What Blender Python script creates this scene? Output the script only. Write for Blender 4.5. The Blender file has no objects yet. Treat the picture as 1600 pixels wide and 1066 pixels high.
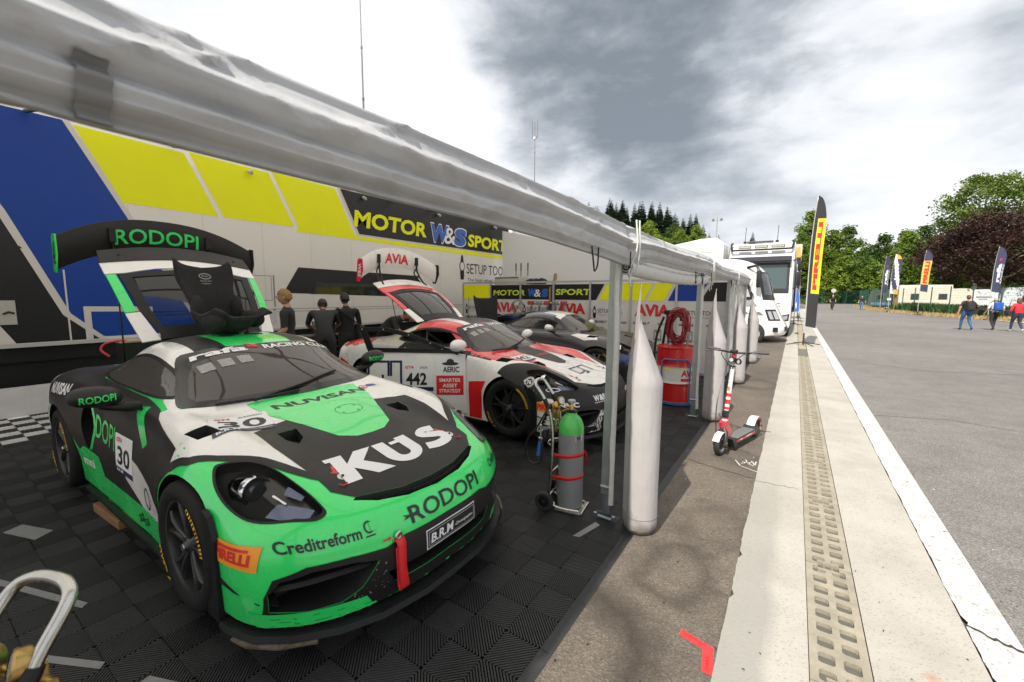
import bpy, bmesh, math, random
import numpy as np
from mathutils import Vector, Matrix, noise
from mathutils.bvhtree import BVHTree
from mathutils.geometry import tessellate_polygon
R = math.radians
sc = bpy.context.scene
COL = sc.collection
# ------------------------------------------------------------------ camera
CAM_YAW, CAM_PITCH, CAM_ROLL, CAM_H = 0.589, 0.109, 0.004, 1.72
def cam_axes():
 cy, sy = math.cos(CAM_YAW), math.sin(CAM_YAW)
 f0, r0, up = Vector((-sy, cy, 0)), Vector((cy, sy, 0)), Vector((0, 0, 1))
 f = f0 * math.cos(CAM_PITCH) - up * math.sin(CAM_PITCH)
 u = up * math.cos(CAM_PITCH) + f0 * math.sin(CAM_PITCH)
 r = r0 * math.cos(CAM_ROLL) + u * math.sin(CAM_ROLL)
 u2 = u * math.cos(CAM_ROLL) - r0 * math.sin(CAM_ROLL)
 return r, u2, f
_r, _u, _f = cam_axes()
cd = bpy.data.cameras.new("camera")
cam = bpy.data.objects.new("camera", cd)
COL.objects.link(cam)
cam.matrix_world = Matrix(((_r.x, _u.x, -_f.x, 0), (_r.y, _u.y, -_f.y, 0), (_r.z, _u.z, -_f.z, CAM_H), (0, 0, 0, 1)))
cd.sensor_width = 36
cd.lens = 660.13 / 1600 * 36
cd.clip_start = 0.05
cd.clip_end = 5000
cd.dof.use_dof = True
cd.dof.focus_distance = 3.6
cd.dof.aperture_fstop = 3.5
sc.camera = cam
sc.render.resolution_x, sc.render.resolution_y = 1024, 682
# ------------------------------------------------------------------ light
SUN_DIR = Vector((0.043, 1.0, -1.12)).normalized()      # the way the light travels
SUN_EL = math.asin(-SUN_DIR.z)
sd = bpy.data.lights.new("sun", 'SUN')
sd.energy = 5.0
sd.angle = R(0.7)
sd.color = (1.0, 0.93, 0.83)
sun = bpy.data.objects.new("sun", sd)
COL.objects.link(sun)
sun.rotation_euler = SUN_DIR.to_track_quat('-Z', 'Y').to_euler()
sc.view_settings.view_transform = 'Standard'
sc.view_settings.look = 'None'
sc.view_settings.exposure = 0.36
sc.view_settings.gamma = 1.0
try:
 sc.cycles.max_bounces = 10
 sc.cycles.diffuse_bounces = 5
 sc.cycles.transmission_bounces = 8
 sc.cycles.transparent_max_bounces = 24
 sc.cycles.use_adaptive_sampling = True
 sc.cycles.adaptive_threshold = 0.02
 sc.cycles.sample_clamp_indirect = 6
 sc.cycles.use_denoising = True
except Exception:
 pass
W = bpy.data.worlds.new("World")
sc.world = W
W.use_nodes = True
def build_world():
 nt = W.node_tree; N = nt.nodes; L = nt.links
 N.clear()
 out = N.new('ShaderNodeOutputWorld'); bg = N.new('ShaderNodeBackground')
 bg.inputs['Strength'].default_value = 0.1
 L.new(bg.outputs[0], out.inputs[0])
 sky = N.new('ShaderNodeTexSky'); sky.sky_type = 'NISHITA'; sky.sun_disc = False
 sky.sun_elevation = SUN_EL
 sky.sun_rotation = math.atan2(-SUN_DIR.x, -SUN_DIR.y)
 tc = N.new('ShaderNodeTexCoord')
 sep = N.new('ShaderNodeSeparateXYZ'); L.new(tc.outputs['Generated'], sep.inputs[0])
 def M(op, a, b=None, c=None, clamp=False):
  n = N.new('ShaderNodeMath'); n.operation = op; n.use_clamp = clamp
  for i, v in enumerate((a, b, c)):
   if v is None: continue
   if isinstance(v, (int, float)): n.inputs[i].default_value = v
   else: L.new(v, n.inputs[i])
  return n.outputs[0]
 comb = N.new('ShaderNodeCombineXYZ'); L.new(sep.outputs[0], comb.inputs[0]); L.new(sep.outputs[1], comb.inputs[1])
 L.new(M('MULTIPLY', sep.outputs[2], 2.3), comb.inputs[2])
 def noise_tex(scale, detail, rough, w, dist=0.0):
  mp = N.new('ShaderNodeMapping'); mp.inputs['Location'].default_value = (w, w * .7, w * .3)
  L.new(comb.outputs[0], mp.inputs[0])
  n = N.new('ShaderNodeTexNoise'); n.inputs['Scale'].default_value = scale
  n.inputs['Detail'].default_value = detail; n.inputs['Roughness'].default_value = rough
  n.inputs['Distortion'].default_value = dist
  L.new(mp.outputs[0], n.inputs['Vector'])
  return n.outputs['Fac']
 def blob(px, py, r0, r1):
  d = (_f + _r * ((px - 800) / 660.13) - _u * ((py - 533) / 660.13)).normalized()
  v = N.new('ShaderNodeVectorMath'); v.operation = 'DOT_PRODUCT'
  nn = N.new('ShaderNodeVectorMath'); nn.operation = 'NORMALIZE'
  L.new(tc.outputs['Generated'], nn.inputs[0]); L.new(nn.outputs[0], v.inputs[0])
  v.inputs[1].default_value = d
  mr = N.new('ShaderNodeMapRange'); mr.interpolation_type = 'SMOOTHSTEP'
  mr.inputs['From Min'].default_value = math.cos(r1); mr.inputs['From Max'].default_value = math.cos(r0)
  L.new(v.outputs['Value'], mr.inputs['Value'])
  return mr.outputs[0]
 big = noise_tex(1.7, 9, 0.55, 3.1, 0.12)
 fine = noise_tex(5.2, 10, 0.58, 11.7, 0.15)
 shade = M('ADD', M('MULTIPLY', big, 0.62), M('MULTIPLY', fine, 0.38))
 dark = M('ADD', M('MULTIPLY', blob(905, 110, .03, .30), .24), M('MULTIPLY', blob(1080, 70, .02, .34), .20))
 dark = M('ADD', dark, M('MULTIPLY', blob(1200, 260, .02, .26), .03))
 dark = M('ADD', dark, M('MULTIPLY', blob(1580, 120, .02, .40), .04))
 dark = M('ADD', dark, M('MULTIPLY', blob(1010, 205, .01, .17), .12))
 dark = M('ADD', dark, M('MULTIPLY', blob(730, 20, .01, .14), .05))
 light = M('ADD', M('MULTIPLY', blob(560, 160, .05, .36), .18), M('MULTIPLY', blob(1290, 110, .01, .22), .13))
 light = M('ADD', light, M('MULTIPLY', blob(1400, 285, .02, .13), .10))
 t = M('SUBTRACT', M('ADD', shade, M('MULTIPLY', dark, M('ADD', 0.25, M('MULTIPLY', fine, 1.5)))), light)
 ramp = N.new('ShaderNodeValToRGB')
 cr = ramp.color_ramp
 cr.elements[0].position = 0.44; cr.elements[0].color = (0.88, 0.885, 0.895, 1)
 cr.elements[1].position = 0.90; cr.elements[1].color = (0.21, 0.24, 0.27, 1)
 for p, c in ((0.53, (0.76, 0.775, 0.795, 1)), (0.60, (0.60, 0.625, 0.655, 1)), (0.68, (0.42, 0.45, 0.485, 1)), (0.78, (0.29, 0.32, 0.35, 1))):
  e = cr.elements.new(p); e.color = c
 L.new(t, ramp.inputs[0])
 sc10 = N.new('ShaderNodeVectorMath'); sc10.operation = 'SCALE'; sc10.inputs['Scale'].default_value = 10.0
 L.new(ramp.outputs[0], sc10.inputs[0])
 gap = M('MULTIPLY', M('LESS_THAN', 0.0, 1.0), 0.10)
 mx = N.new('ShaderNodeMix'); mx.data_type = 'RGBA'
 L.new(gap, mx.inputs['Factor'])
 L.new(sc10.outputs[0], mx.inputs['A']); L.new(sky.outputs[0], mx.inputs['B'])
 L.new(mx.outputs['Result'], bg.inputs['Color'])
build_world()
# ------------------------------------------------------------------ materials
MATS = {}
def nodes_of(m):
 m.use_nodes = True
 return m.node_tree, m.node_tree.nodes['Principled BSDF']
def mat(name, col, rough=0.5, metal=0.0, coat=0.0, var=0.0, vscale=6.0, bump=0.0, bscale=60.0, spec=0.5, alpha=None, stretch=None, detail=5.0):
 if name in MATS: return MATS[name]
 m = bpy.data.materials.new(name)
 nt, p = nodes_of(m); N, L = nt.nodes, nt.links
 p.inputs['Base Color'].default_value = (*col, 1)
 p.inputs['Roughness'].default_value = rough
 p.inputs['Metallic'].default_value = metal
 p.inputs['Specular IOR Level'].default_value = spec
 if coat:
  p.inputs['Coat Weight'].default_value = coat
  p.inputs['Coat Roughness'].default_value = 0.04
 if alpha is not None:
  p.inputs['Alpha'].default_value = alpha
 if var or bump:
  tc = N.new('ShaderNodeTexCoord')
  mp = N.new('ShaderNodeMapping')
  L.new(tc.outputs['Object'], mp.inputs[0])
  if stretch: mp.inputs['Scale'].default_value = stretch
 if var:
  n = N.new('ShaderNodeTexNoise'); n.inputs['Scale'].default_value = vscale
  n.inputs['Detail'].default_value = detail; n.inputs['Roughness'].default_value = 0.62
  L.new(mp.outputs[0], n.inputs['Vector'])
  mr = N.new('ShaderNodeMapRange')
  mr.inputs['From Min'].default_value = .3; mr.inputs['From Max'].default_value = .7
  mr.inputs['To Min'].default_value = 1 - var; mr.inputs['To Max'].default_value = 1 + var
  L.new(n.outputs['Fac'], mr.inputs['Value'])
  v = N.new('ShaderNodeVectorMath'); v.operation = 'SCALE'
  v.inputs[0].default_value = col
  L.new(mr.outputs[0], v.inputs['Scale'])
  L.new(v.outputs[0], p.inputs['Base Color'])
  mr2 = N.new('ShaderNodeMapRange')
  mr2.inputs['From Min'].default_value = .3; mr2.inputs['From Max'].default_value = .7
  mr2.inputs['To Min'].default_value = max(0.02, rough - .08); mr2.inputs['To Max'].default_value = min(1, rough + .1)
  L.new(n.outputs['Fac'], mr2.inputs['Value']); L.new(mr2.outputs[0], p.inputs['Roughness'])
 if bump:
  nb = N.new('ShaderNodeTexNoise'); nb.inputs['Scale'].default_value = bscale; nb.inputs['Detail'].default_value = 3
  L.new(mp.outputs[0], nb.inputs['Vector'])
  b = N.new('ShaderNodeBump'); b.inputs['Strength'].default_value = bump; b.inputs['Distance'].default_value = 0.01
  L.new(nb.outputs['Fac'], b.inputs['Height']); L.new(b.outputs[0], p.inputs['Normal'])
 MATS[name] = m
 return m
def glass_mat(name, tint, rough=0.02, alpha=0.35, base=(0.02, 0.02, 0.02)):
 if name in MATS: return MATS[name]
 m = bpy.data.materials.new(name)
 nt, p = nodes_of(m); N, L = nt.nodes, nt.links
 out = [n for n in N if n.type == 'OUTPUT_MATERIAL'][0]
 tr = N.new('ShaderNodeBsdfTransparent'); tr.inputs[0].default_value = (*tint, 1)
 p.inputs['Base Color'].default_value = (*base, 1); p.inputs['Roughness'].default_value = rough
 fr = N.new('ShaderNodeFresnel'); fr.inputs[0].default_value = 1.5
 mr = N.new('ShaderNodeMath'); mr.operation = 'MAXIMUM'; mr.inputs[1].default_value = alpha
 L.new(fr.outputs[0], mr.inputs[0])
 mx = N.new('ShaderNodeMixShader')
 L.new(mr.outputs[0], mx.inputs[0]); L.new(tr.outputs[0], mx.inputs[1]); L.new(p.outputs[0], mx.inputs[2])
 L.new(mx.outputs[0], out.inputs[0])
 MATS[name] = m
 return m
# ------------------------------------------------------------------ mesh builder
def V(*a): return Vector(a)
class MB:
 """collects shapes in one bmesh; build() links them as ONE mesh object"""
 def __init__(s):
  s.bm = bmesh.new(); s.mats = []
 def mi(s, m):
  if m is None: return 0
  if m not in s.mats: s.mats.append(m)
  return s.mats.index(m)
 def face(s, pts, m=None, smooth=False):
  try:
   f = s.bm.faces.new([s.bm.verts.new(p) for p in pts])
  except ValueError:
   return None
  f.material_index = s.mi(m); f.smooth = smooth
  return f
 def mesh(s, verts, faces, m=None, smooth=False):
  k = s.mi(m); vs = [s.bm.verts.new(v) for v in verts]; out = []
  for f in faces:
   try:
    g = s.bm.faces.new([vs[i] for i in f])
   except ValueError:
    continue
   g.material_index = k; g.smooth = smooth; out.append(g)
  return out
 def box(s, c, d, m=None, rot=None, bev=0.0, taper=None):
  hx, hy, hz = d[0] / 2, d[1] / 2, d[2] / 2
  b = bmesh.new()
  vs = []
  for z in (-hz, hz):
   k = taper if (taper and z > 0) else 1.0
   for x, y in ((-hx, -hy), (hx, -hy), (hx, hy), (-hx, hy)):
    vs.append(b.verts.new((x * k, y * k, z)))
  for f in ((3, 2, 1, 0), (4, 5, 6, 7), (0, 1, 5, 4), (1, 2, 6, 5), (2, 3, 7, 6), (3, 0, 4, 7)):
   b.faces.new([vs[i] for i in f])
  if bev:
   bmesh.ops.bevel(b, geom=list(b.edges), offset=bev, segments=2, profile=0.6, affect='EDGES')
  mtx = Matrix.Translation(c)
  if rot is not None:
   mtx = mtx @ (rot.to_4x4() if isinstance(rot, Matrix) else Matrix.Rotation(rot, 4, 'Z'))
  b.transform(mtx)
  s.join(b, m, smooth=bool(bev))
 def join(s, b, m=None, smooth=False):
  b.verts.index_update()
  k = s.mi(m); vm = {v.index: s.bm.verts.new(v.co) for v in b.verts}
  for f in b.faces:
   try:
    g = s.bm.faces.new([vm[v.index] for v in f.verts])
   except ValueError:
    continue
   g.material_index = k; g.smooth = smooth or f.smooth
  b.free()
 def tube(s, pts, r, m=None, n=8, cap=True, closed=False, smooth=True):
  pts = [Vector(p) for p in pts]
  rr = r if isinstance(r, (list, tuple)) else [r] * len(pts)
  rings = []; k = s.mi(m); ref = None; P = len(pts)
  for i, p in enumerate(pts):
   a = pts[(i - 1) % P] if (closed or i > 0) else p
   b = pts[(i + 1) % P] if (closed or i < P - 1) else p
   t = (b - a)
   if t.length < 1e-9: t = Vector((0, 0, 1))
   t.normalize()
   if ref is None:
    ref = t.orthogonal().normalized()
   x = ref - t * ref.dot(t)
   if x.length < 1e-6: x = t.orthogonal()
   x.normalize(); ref = x; y = t.cross(x)
   rings.append([s.bm.verts.new(p + (x * math.cos(2 * math.pi * j / n) + y * math.sin(2 * math.pi * j / n)) * rr[i]) for j in range(n)])
  rng = range(P) if closed else range(P - 1)
  for i in rng:
   a, b = rings[i], rings[(i + 1) % P]
   for j in range(n):
    f = s.bm.faces.new((a[j], a[(j + 1) % n], b[(j + 1) % n], b[j])); f.material_index = k; f.smooth = smooth
  if cap and not closed:
   for ring, rev in ((rings[0], True), (rings[-1], False)):
    f = s.bm.faces.new(list(reversed(ring)) if rev else ring); f.material_index = k
 def cyl(s, a, b, r, m=None, n=16, r2=None, cap=True):
  s.tube([a, b], [r, r if r2 is None else r2], m, n, cap)
 def lathe(s, prof, m=None, n=24, mtx=None, smooth=True, arc=None):
  """prof: (r, z) pairs turned round local Z"""
  k = s.mi(m); rings = []
  mtx = mtx or Matrix.Identity(4)
  for r, z in prof:
   if r < 1e-6:
    rings.append([s.bm.verts.new(mtx @ Vector((0, 0, z)))])
   else:
    rings.append([s.bm.verts.new(mtx @ Vector((r * math.cos(2 * math.pi * j / n), r * math.sin(2 * math.pi * j / n), z))) for j in range(n)])
  for a, b in zip(rings[:-1], rings[1:]):
   for j in range(n):
    i2 = (j + 1) % n
    if len(a) == 1 and len(b) == 1: continue
    if len(a) == 1: q = (a[0], b[j], b[i2])
    elif len(b) == 1: q = (a[j], a[i2], b[0])
    else: q = (a[j], a[i2], b[i2], b[j])
    try:
     f = s.bm.faces.new(q)
    except ValueError:
     continue
    f.material_index = k; f.smooth = smooth
 def prism(s, poly, fn0, fn1, m=None, smooth=False):
  """2-D outline lifted to two levels by fn0 / fn1 and closed into a solid"""
  k = s.mi(m)
  a = [s.bm.verts.new(fn0(*p)) for p in poly]; b = [s.bm.verts.new(fn1(*p)) for p in poly]
  n = len(poly)
  tr = tessellate_polygon([[Vector((p[0], p[1], 0)) for p in poly]])
  for t in tr:
   for ring, rv in ((a, True), (b, False)):
    q = [ring[i] for i in t]
    if rv: q.reverse()
    try:
     f = s.bm.faces.new(q); f.material_index = k
    except ValueError: pass
  for i in range(n):
   f = s.bm.faces.new((a[i], a[(i + 1) % n], b[(i + 1) % n], b[i])); f.material_index = k; f.smooth = smooth
 def grid(s, P, m=None, smooth=True, closed_v=False):
  """P[i][j] points"""
  k = s.mi(m)
  vv = [[s.bm.verts.new(p) for p in row] for row in P]
  nv = len(vv[0])
  for i in range(len(vv) - 1):
   for j in range(nv if closed_v else nv - 1):
    j2 = (j + 1) % nv
    f = s.bm.faces.new((vv[i][j], vv[i][j2], vv[i + 1][j2], vv[i + 1][j])); f.material_index = k; f.smooth = smooth
 def print2d(s, shape, fn, m):
  """flat print (text or outline from text2d / outline) laid on a surface by fn(x, y) -> point"""
  vs, fs = shape
  s.mesh([fn(x, y) for x, y in vs], fs, m)
 def build(s, name, parent=None, mats=None, sharp=40, recalc=True, loc=None, weld=True):
  if weld: bmesh.ops.remove_doubles(s.bm, verts=s.bm.verts, dist=1e-6)
  if recalc: bmesh.ops.recalc_face_normals(s.bm, faces=s.bm.faces)
  me = bpy.data.meshes.new(name)
  s.bm.to_mesh(me); s.bm.free()
  for m in (mats or s.mats): me.materials.append(m)
  if sharp is not None: me.set_sharp_from_angle(angle=R(sharp))
  o = bpy.data.objects.new(name, me); COL.objects.link(o)
  if parent is not None: o.parent = parent
  if loc is not None: o.location = loc
  return o
def tag(o, label=None, cat=None, group=None, kind=None):
 if label: o['label'] = label
 if cat: o['category'] = cat
 if group: o['group'] = group
 if kind: o['kind'] = kind
 return o
def thing(name, label, cat, loc=(0, 0, 0), rz=0.0, group=None):
 o = bpy.data.objects.new(name, None); COL.objects.link(o)
 o.empty_display_size = .2
 o.location = loc; o.rotation_euler = (0, 0, rz)
 return tag(o, label, cat, group)
def copy_tree(o, parent=None):
 c = o.copy(); COL.objects.link(c)
 if parent is not None: c.parent = parent
 for ch in list(o.children): copy_tree(ch, c)
 return c
# ------------------------------------------------------------------ flat shapes
_TXT = {}
def text2d(txt, w=None, h=1.0, bold=0.0, shear=0.0, spacing=1.0, res=3):
 """outline text as (verts2d, faces), left bottom at 0,0, height h, width w (or natural)"""
 key = (txt, bold, spacing, res)
 if key not in _TXT:
  cu = bpy.data.curves.new('lettering', 'FONT'); cu.body = txt; cu.size = 1.0
  cu.resolution_u = res; cu.space_character = spacing; cu.offset = bold; cu.fill_mode = 'FRONT'
  ob = bpy.data.objects.new('lettering', cu); COL.objects.link(ob)
  dg = bpy.context.evaluated_depsgraph_get(); dg.update()
  me = bpy.data.meshes.new_from_object(ob.evaluated_get(dg))
  vs = [(v.co.x, v.co.y) for v in me.vertices]; fs = [tuple(p.vertices) for p in me.polygons]
  bpy.data.objects.remove(ob); bpy.data.curves.remove(cu); bpy.data.meshes.remove(me)
  _TXT[key] = (vs, fs)
 vs, fs = _TXT[key]
 x0 = min(v[0] for v in vs); x1 = max(v[0] for v in vs); y0 = min(v[1] for v in vs); y1 = max(v[1] for v in vs)
 ky = h / (y1 - y0); kx = (w / (x1 - x0)) if w else ky
 o = []
 for x, y in vs:
  yy = (y - y0) * ky
  o.append(((x - x0) * kx + shear * yy, yy))
 return o, fs
def outline(poly):
 tr = tessellate_polygon([[Vector((p[0], p[1], 0)) for p in poly]])
 return [tuple(p) for p in poly], [tuple(t) for t in tr]
def finer(shape, L):
 b = bmesh.new(); vv = [b.verts.new((x, y, 0)) for x, y in shape[0]]
 for f in shape[1]:
  try: b.faces.new([vv[i] for i in f])
  except ValueError: pass
 for _ in range(6):
  es = [e for e in b.edges if e.calc_length() > L]
  if not es: break
  bmesh.ops.subdivide_edges(b, edges=es, cuts=1); bmesh.ops.triangulate(b, faces=[f for f in b.faces if len(f.verts) > 3])
 b.verts.index_update(); o = [(v.co.x, v.co.y) for v in b.verts], [tuple(v.index for v in f.verts) for f in b.faces]; b.free(); return o
def rect(x0, y0, x1, y1): return outline([(x0, y0), (x1, y0), (x1, y1), (x0, y1)])
def ellipse2d(cx, cy, rx, ry, n=28): return outline([(cx + rx * math.cos(2 * math.pi * i / n), cy + ry * math.sin(2 * math.pi * i / n)) for i in range(n)])
def ring2d(cx, cy, rx, ry, t, n=32):
 vs = []; fs = []
 for i in range(n):
  a = 2 * math.pi * i / n
  vs += [(cx + rx * math.cos(a), cy + ry * math.sin(a)), (cx + (rx - t) * math.cos(a), cy + (ry - t) * math.sin(a))]
 for i in range(n):
  j = (i + 1) % n
  fs.append((2 * i, 2 * j, 2 * j + 1, 2 * i + 1))
 return vs, fs
def stroke2d(pts, w):
 vs = []; fs = []
 for (a, b) in zip(pts[:-1], pts[1:]):
  d = Vector((b[0] - a[0], b[1] - a[1])); d.normalize(); n = Vector((-d.y, d.x)) * w / 2; e = d * w / 2
  k = len(vs)
  vs += [(a[0] - e.x + n.x, a[1] - e.y + n.y), (a[0] - e.x - n.x, a[1] - e.y - n.y), (b[0] + e.x - n.x, b[1] + e.y - n.y), (b[0] + e.x + n.x, b[1] + e.y + n.y)]
  fs.append((k, k + 1, k + 2, k + 3))
 return vs, fs
def xf(shape, ox=0, oy=0, k=1.0, ang=0.0):
 c, s_ = math.cos(ang) * k, math.sin(ang) * k
 return [(ox + x * c - y * s_, oy + x * s_ + y * c) for x, y in shape[0]], shape[1]
def arc2d(cx, cy, r, a0, a1, n=12):
 return [(cx + r * math.cos(R(a0 + (a1 - a0) * i / n)), cy + r * math.sin(R(a0 + (a1 - a0) * i / n))) for i in range(n + 1)]
def smooth_loop(pts, n=4, closed=True):
 """Catmull-Rom through 2-D points"""
 out = []; P = len(pts)
 for i in range(P if closed else P - 1):
  g = lambda k: Vector(pts[k % P]) if closed else Vector(pts[max(0, min(P - 1, k))])
  p0, p1, p2, p3 = g(i - 1), g(i), g(i + 1), g(i + 2)
  for j in range(n):
   t = j / n
   q = 0.5 * ((2 * p1) + (p2 - p0) * t + (2 * p0 - 5 * p1 + 4 * p2 - p3) * t * t + (3 * p1 - p0 - 3 * p2 + p3) * t ** 3)
   out.append(tuple(q))
 if not closed: out.append(tuple(pts[-1]))
 return out
def spline(pts, n=6):
 return [Vector(p) for p in smooth_loop([tuple(p) for p in pts], n, False)]
# ------------------------------------------------------------------ racing coupe
CAR_NET = [
 [(.02,0,.13),(.03,.25,.13),(.09,.50,.13),(.15,.62,.13),(.24,.74,.13),(.34,.82,.13),(.42,.86,.13),(.47,.875,.13),(.52,.885,.13)],
 [(.0,0,.30),(.01,.25,.30),(.07,.50,.30),(.13,.62,.30),(.22,.745,.29),(.32,.835,.28),(.42,.88,.26),(.50,.893,.22),(.58,.897,.14)],
 [(.02,0,.46),(.03,.25,.46),(.09,.50,.465),(.15,.62,.47),(.24,.75,.46),(.35,.845,.43),(.46,.893,.38),(.57,.903,.27),(.64,.903,.14)],
 [(.08,0,.555),(.09,.25,.555),(.15,.50,.565),(.22,.62,.575),(.31,.745,.565),(.41,.848,.52),(.53,.90,.46),(.64,.908,.29),(.70,.908,.14)],
 [(.24,0,.642),(.25,.25,.643),(.30,.48,.655),(.36,.60,.67),(.45,.73,.665),(.54,.848,.60),(.66,.908,.50),(.74,.913,.30),(.78,.908,.14)],
 [(.50,0,.715),(.50,.25,.717),(.53,.46,.725),(.57,.57,.755),(.64,.70,.775),(.71,.845,.71),(.80,.930,.54),(.84,.915,.30),(.86,.908,.14)],
 [(.85,0,.80),(.85,.25,.802),(.86,.44,.803),(.88,.55,.828),(.92,.69,.858),(.95,.855,.795),(.98,.955,.57),(.98,.915,.30),(.98,.903,.14)],
 [(1.15,0,.865),(1.15,.25,.866),(1.17,.45,.862),(1.2,.58,.868),(1.23,.70,.885),(1.24,.838,.825),(1.24,.925,.57),(1.24,.897,.30),(1.24,.887,.13)],
 [(1.36,0,.905),(1.37,.25,.908),(1.42,.48,.908),(1.48,.64,.905),(1.5,.735,.897),(1.5,.828,.842),(1.5,.888,.57),(1.5,.88,.30),(1.5,.87,.13)],
 [(1.55,0,1.025),(1.56,.25,1.018),(1.61,.46,1.0),(1.69,.605,.985),(1.72,.75,.907),(1.72,.82,.855),(1.72,.872,.57),(1.72,.868,.3),(1.72,.86,.13)],
 [(1.78,0,1.14),(1.79,.25,1.132),(1.83,.44,1.11),(1.9,.57,1.08),(1.92,.755,.914),(1.92,.82,.86),(1.92,.868,.57),(1.92,.866,.3),(1.92,.86,.13)],
 [(2.03,0,1.245),(2.03,.25,1.237),(2.06,.43,1.215),(2.1,.56,1.172),(2.12,.76,.92),(2.12,.825,.865),(2.12,.868,.57),(2.12,.866,.3),(2.12,.86,.13)],
 [(2.4,0,1.292),(2.4,.25,1.284),(2.4,.43,1.258),(2.4,.555,1.208),(2.4,.765,.927),(2.4,.832,.87),(2.4,.872,.58),(2.4,.866,.3),(2.4,.86,.13)],
 [(2.75,0,1.268),(2.75,.25,1.26),(2.75,.42,1.232),(2.75,.54,1.175),(2.75,.775,.937),(2.75,.848,.882),(2.75,.888,.60),(2.75,.87,.3),(2.75,.86,.13)],
 [(3.1,0,1.175),(3.1,.25,1.167),(3.1,.40,1.137),(3.1,.52,1.08),(3.1,.765,.957),(3.1,.872,.905),(3.1,.925,.62),(3.1,.89,.3),(3.1,.87,.14)],
 [(3.46,0,1.06),(3.46,.25,1.053),(3.46,.40,1.027),(3.46,.52,.99),(3.46,.74,.972),(3.46,.882,.915),(3.46,.955,.63),(3.46,.91,.3),(3.46,.88,.15)],
 [(3.85,0,.965),(3.85,.25,.962),(3.85,.42,.952),(3.85,.57,.947),(3.85,.74,.942),(3.85,.872,.88),(3.85,.93,.62),(3.85,.91,.32),(3.85,.88,.15)],
 [(4.2,0,.905),(4.2,.25,.903),(4.19,.43,.897),(4.17,.57,.89),(4.13,.72,.878),(4.08,.835,.81),(4.04,.897,.60),(4.0,.895,.33),(3.98,.88,.16)],
 [(4.34,0,.875),(4.34,.25,.873),(4.32,.43,.87),(4.30,.57,.862),(4.27,.70,.845),(4.23,.81,.78),(4.17,.87,.60),(4.1,.88,.33),(4.05,.87,.16)],
 [(4.42,0,.72),(4.42,.25,.72),(4.41,.43,.72),(4.39,.57,.71),(4.36,.69,.69),(4.31,.79,.64),(4.25,.85,.52),(4.2,.865,.33),(4.15,.86,.17)],
 [(4.43,0,.45),(4.43,.25,.45),(4.42,.43,.45),(4.40,.57,.45),(4.37,.69,.44),(4.33,.78,.41),(4.29,.83,.36),(4.25,.85,.27),(4.22,.85,.18)],
 [(4.38,0,.18),(4.38,.25,.18),(4.37,.43,.18),(4.36,.57,.18),(4.34,.68,.18),(4.32,.76,.18),(4.30,.80,.18),(4.28,.82,.18),(4.26,.83,.18)],
]
def cr_interp(P, axis, sub):
 """non-uniform Catmull-Rom refinement of a control net along one axis"""
 P = np.moveaxis(np.asarray(P, float), axis, 0)
 d = np.linalg.norm(np.diff(P, axis=0), axis=-1).reshape(P.shape[0] - 1, -1).mean(1)
 d = np.maximum(d, 1e-4) ** 0.75
 t = np.concatenate([[0], np.cumsum(d)])
 n = len(t); T = np.zeros_like(P)
 for i in range(n):
  if i == 0: T[i] = (P[1] - P[0]) / d[0]
  elif i == n - 1: T[i] = (P[-1] - P[-2]) / d[-1]
  else:
   a = (P[i] - P[i - 1]) / d[i - 1]; b = (P[i + 1] - P[i]) / d[i]
   T[i] = (a * d[i] + b * d[i - 1]) / (d[i] + d[i - 1])
 out = []
 for i in range(n - 1):
  k = sub[i] if isinstance(sub, (list, tuple)) else sub
  for q in range(k):
   x = q / k; h00 = 2 * x ** 3 - 3 * x * x + 1; h10 = x ** 3 - 2 * x * x + x; h01 = -2 * x ** 3 + 3 * x * x; h11 = x ** 3 - x * x
   out.append(h00 * P[i] + h10 * d[i] * T[i] + h01 * P[i + 1] + h11 * d[i] * T[i + 1])
 out.append(P[-1])
 return np.moveaxis(np.array(out), 0, axis)
def car_surface(su=5, sv=5):
 net = np.array(CAR_NET, float)
 gh = net[:, 1:2, :].copy(); gh[:, :, 1] *= -1
 net = np.concatenate([gh, net], 1)
 S = cr_interp(net, 1, [1] + [sv] * (net.shape[1] - 2))[:, 1:, :]
 S = cr_interp(S, 0, su)
 S[:, 0, 1] = 0
 return S
def car_solid(su=5, sv=5):
 S = car_surface(su, sv)
 nu, nv, _ = S.shape
 b = bmesh.new()
 full = []
 for i in range(nu):
  row = []
  for j in range(nv - 1, 0, -1):
   s_, y, z = S[i, j]; row.append(b.verts.new((-s_, -y, z)))      # car's right side (-y)
  for j in range(nv):
   s_, y, z = S[i, j]; row.append(b.verts.new((-s_, y, z)))
  full.append(row)
 for i in range(nu - 1):
  for j in range(len(full[0]) - 1):
   f = b.faces.new((full[i][j], full[i][j + 1], full[i + 1][j + 1], full[i + 1][j])); f.smooth = True
 bmesh.ops.holes_fill(b, edges=[e for e in b.edges if e.is_boundary], sides=0)
 bmesh.ops.triangulate(b, faces=[f for f in b.faces if len(f.verts) > 4])
 bmesh.ops.recalc_face_normals(b, faces=b.faces)
 return b
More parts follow.
